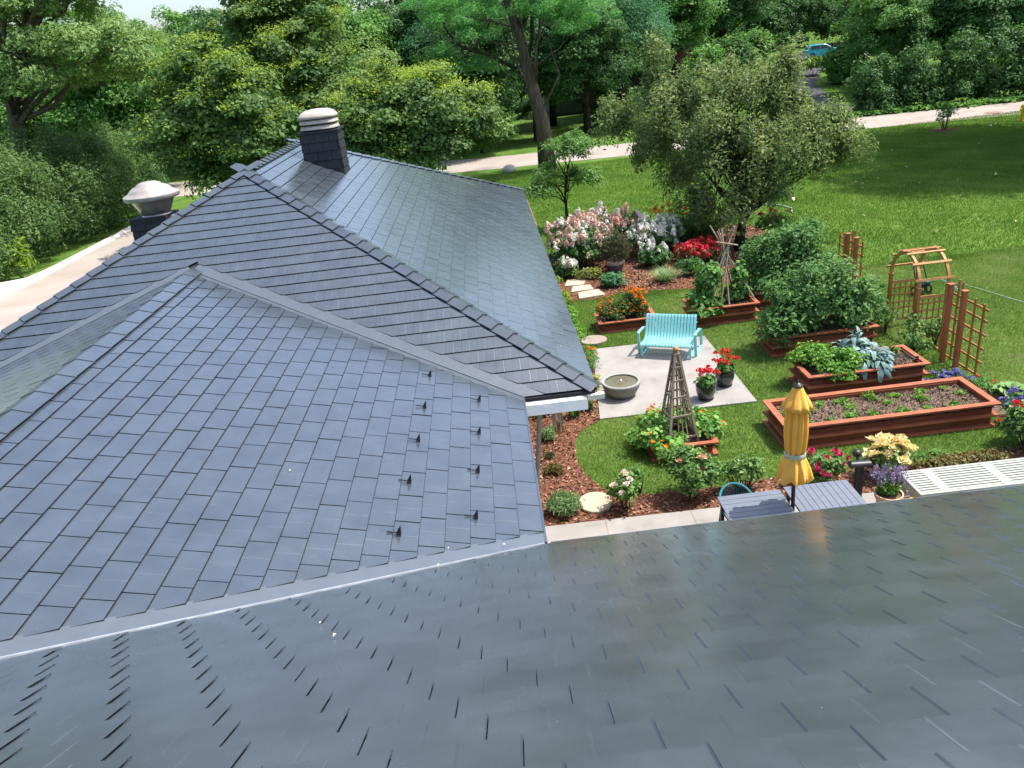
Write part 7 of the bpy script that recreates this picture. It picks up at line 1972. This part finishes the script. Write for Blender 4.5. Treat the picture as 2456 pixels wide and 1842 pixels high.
# ------------------------------------------------------------------ houses glimpsed between the trees
def far_house(label, c, w, d, eave, ridge, wallm, roofm, windows, rz=0.0, chimney=None):
    z0 = float(gz(c[0], c[1]))
    root = thing('far_house', label, 'house', (c[0], c[1], z0), rz)
    mb = MB(); mb.prism([(-w / 2, -d / 2), (w / 2, -d / 2), (w / 2, d / 2), (-w / 2, d / 2)], -0.6, eave); mb.build('wall', wallm, root)
    mb = MB(); o = 0.5
    mb.add([(-w / 2 - o, -d / 2 - o, eave - 0.1), (w / 2 + o, -d / 2 - o, eave - 0.1), (w / 2 + o, 0, ridge), (-w / 2 - o, 0, ridge), (-w / 2 - o, d / 2 + o, eave - 0.1), (w / 2 + o, d / 2 + o, eave - 0.1)], [(0, 1, 2, 3), (3, 2, 5, 4), (0, 3, 4), (1, 5, 2)])
    rf = mb.build('roof', roofm, root)
    for x, z, ww, hh in windows:
        mb = MB(); y = -d / 2 - 0.03
        for a, b, cc_, dd in ((x, z + hh / 2, ww + 0.1, 0.08), (x, z - hh / 2, ww + 0.1, 0.08), (x - ww / 2, z, 0.08, hh), (x + ww / 2, z, 0.08, hh), (x, z, 0.05, hh - 0.08)): mb.box((a, y, b), (cc_, 0.06, dd))
        f = mb.build('window', 'trim_white', root)
        mb = MB(); mb.add([(x - ww / 2, y + 0.01, z - hh / 2), (x + ww / 2, y + 0.01, z - hh / 2), (x + ww / 2, y + 0.01, z + hh / 2), (x - ww / 2, y + 0.01, z + hh / 2)], [(0, 1, 2, 3)]); mb.build('pane', 'window_glass', f)
    if chimney:
        mb = MB(); mb.box((chimney, 0.3, ridge), (0.9, 0.8, 2.2)); mb.build('chimney', 'far_brick', rf)
far_house('house with a rust red roof hidden behind trees right of the locust', (12.2, 72.0), 12, 7, 2.5, 5.6, 'far_wall_green', 'red_roof', [(-4.2, 1.2, 1.6, 1.2), (-1.0, 1.2, 1.6, 1.2), (2.5, 1.2, 1.6, 1.2)])
far_house('beige house with brick chimney glimpsed above the turquoise car', (45.5, 108.0), 14, 8, 3.0, 5.5, 'far_wall_beige', 'far_roof_dark', [(-5.0, 1.6, 1.4, 1.3), (-2.2, 1.6, 1.4, 1.3), (2.0, 1.6, 1.4, 1.3)], rz=-0.25, chimney=-1.0)

# ------------------------------------------------------------------ grass blades, fallen leaves, roof litter
def grass(name, label, n, xr, yr, hgt, wid, mat, seed, avoid):
    rng = np.random.default_rng(seed)
    x = rng.uniform(*xr, n); u = rng.random(n); y = yr[0] + (yr[1] - yr[0]) * u
    keep = np.ones(n, bool)
    for pl in avoid: keep &= ~inside(pl, x, y)
    for a, b, c, d in BEDS.values(): keep &= ~((x > a) & (x < c) & (y > b) & (y < d))
    q, dd = px_of(np.stack([x, y, np.zeros(n)], 1)); keep &= (q[:, 0] > -60) & (q[:, 0] < PW + 60) & (q[:, 1] < PH)
    x, y = x[keep], y[keep]; m = len(x)
    a = rng.random(m) * 6.283; h = hgt * rng.uniform(0.5, 1.25, m); lean = rng.normal(0, 0.45, (m, 2)) * h[:, None]
    V = np.empty((m, 3, 3)); w = wid * rng.uniform(0.6, 1.3, m) / 2
    V[:, 0] = np.stack([x - w * np.cos(a), y - w * np.sin(a), np.zeros(m)], 1); V[:, 1] = np.stack([x + w * np.cos(a), y + w * np.sin(a), np.zeros(m)], 1)
    V[:, 2] = np.stack([x + lean[:, 0], y + lean[:, 1], h], 1)
    patch = 0.5 + 0.10 * np.sin(x * 0.43 + 2 * np.sin(y * 0.31)) + 0.20 * np.sin(x * 1.7 + 1.3 * np.sin(y * 0.9)) + 0.18 * np.sin(y * 2.3 + 1.1 * np.sin(x * 1.9)) + 0.12 * np.sin(x * 5.1 + y * 3.7)
    r = np.clip(patch * 0.55 + rng.random(m) * 0.5 - 0.05, 0, 1)
    tag(place(np_mesh(name, V.reshape(-1, 3), np.arange(m * 3).reshape(m, 3), mat, r), name), label, 'grass', kind='stuff')
AV = [PATIO, MULCH_HOUSE, MULCH_BACK, [(-0.6, 6.6), (9.0, 6.6), (9.0, 8.5), (-0.6, 8.76)], [(-12, 4), (0.3, 4), (0.3, 22), (-12, 22)], [(7.3, 9.9), (8.03, 9.9), (8.03, 11.4), (7.3, 11.3)]]
grass('grass', 'short mown grass around the raised beds', 430000, (0.4, 15.5), (8.9, 18.4), 0.055, 0.010, 'grass_blade', 1, AV)
grass('grass', 'mown lawn from the crabapple to the road', 380000, (-1, 28), (18.0, 40.6), 0.075, 0.020, 'grass_far', 2, AV)

def litter(name, label, pts, size, seed):
    rng = np.random.default_rng(seed); P = np.array(pts)
    tag(place(leaf_mesh(name, P, np.tile(np.array([0, 0, 1.0]), (len(P), 1)), size, 'petal_hem', rng, 0.6, 0.25, jitter=0.35), name), label, 'leaf litter', kind='stuff')
rng = np.random.default_rng(50)
pts = [(x, y, 0.075) for x, y in zip(rng.uniform(9.5, 24, 46), rng.uniform(19, 37, 46))]
litter('fallen_leaves', 'scattered pale fallen leaves on the lawn', pts, 0.13, 51)
pts = []
for u, v in ((-1.18, 2.2), (-1.02, 2.55), (-0.7, 0.6)): pts.append(pl_fg.p(u, v, 0.03))
for u, v in ((5.9, 2.2), (5.2, 0.35), (5.06, 0.8)): pts.append(pl_we.p(u, v, 0.03))
for u, v in ((12, 2.5), (14.5, 1.6), (17, 1.0), (10.2, 0.6), (9.3, 0.35), (12.6, 0.3)): pts.append(pl_east.p(u, v, 0.03))
litter('fallen_petals', 'few pale petals and leaf bits lying on the roofs', pts, 0.026, 52)
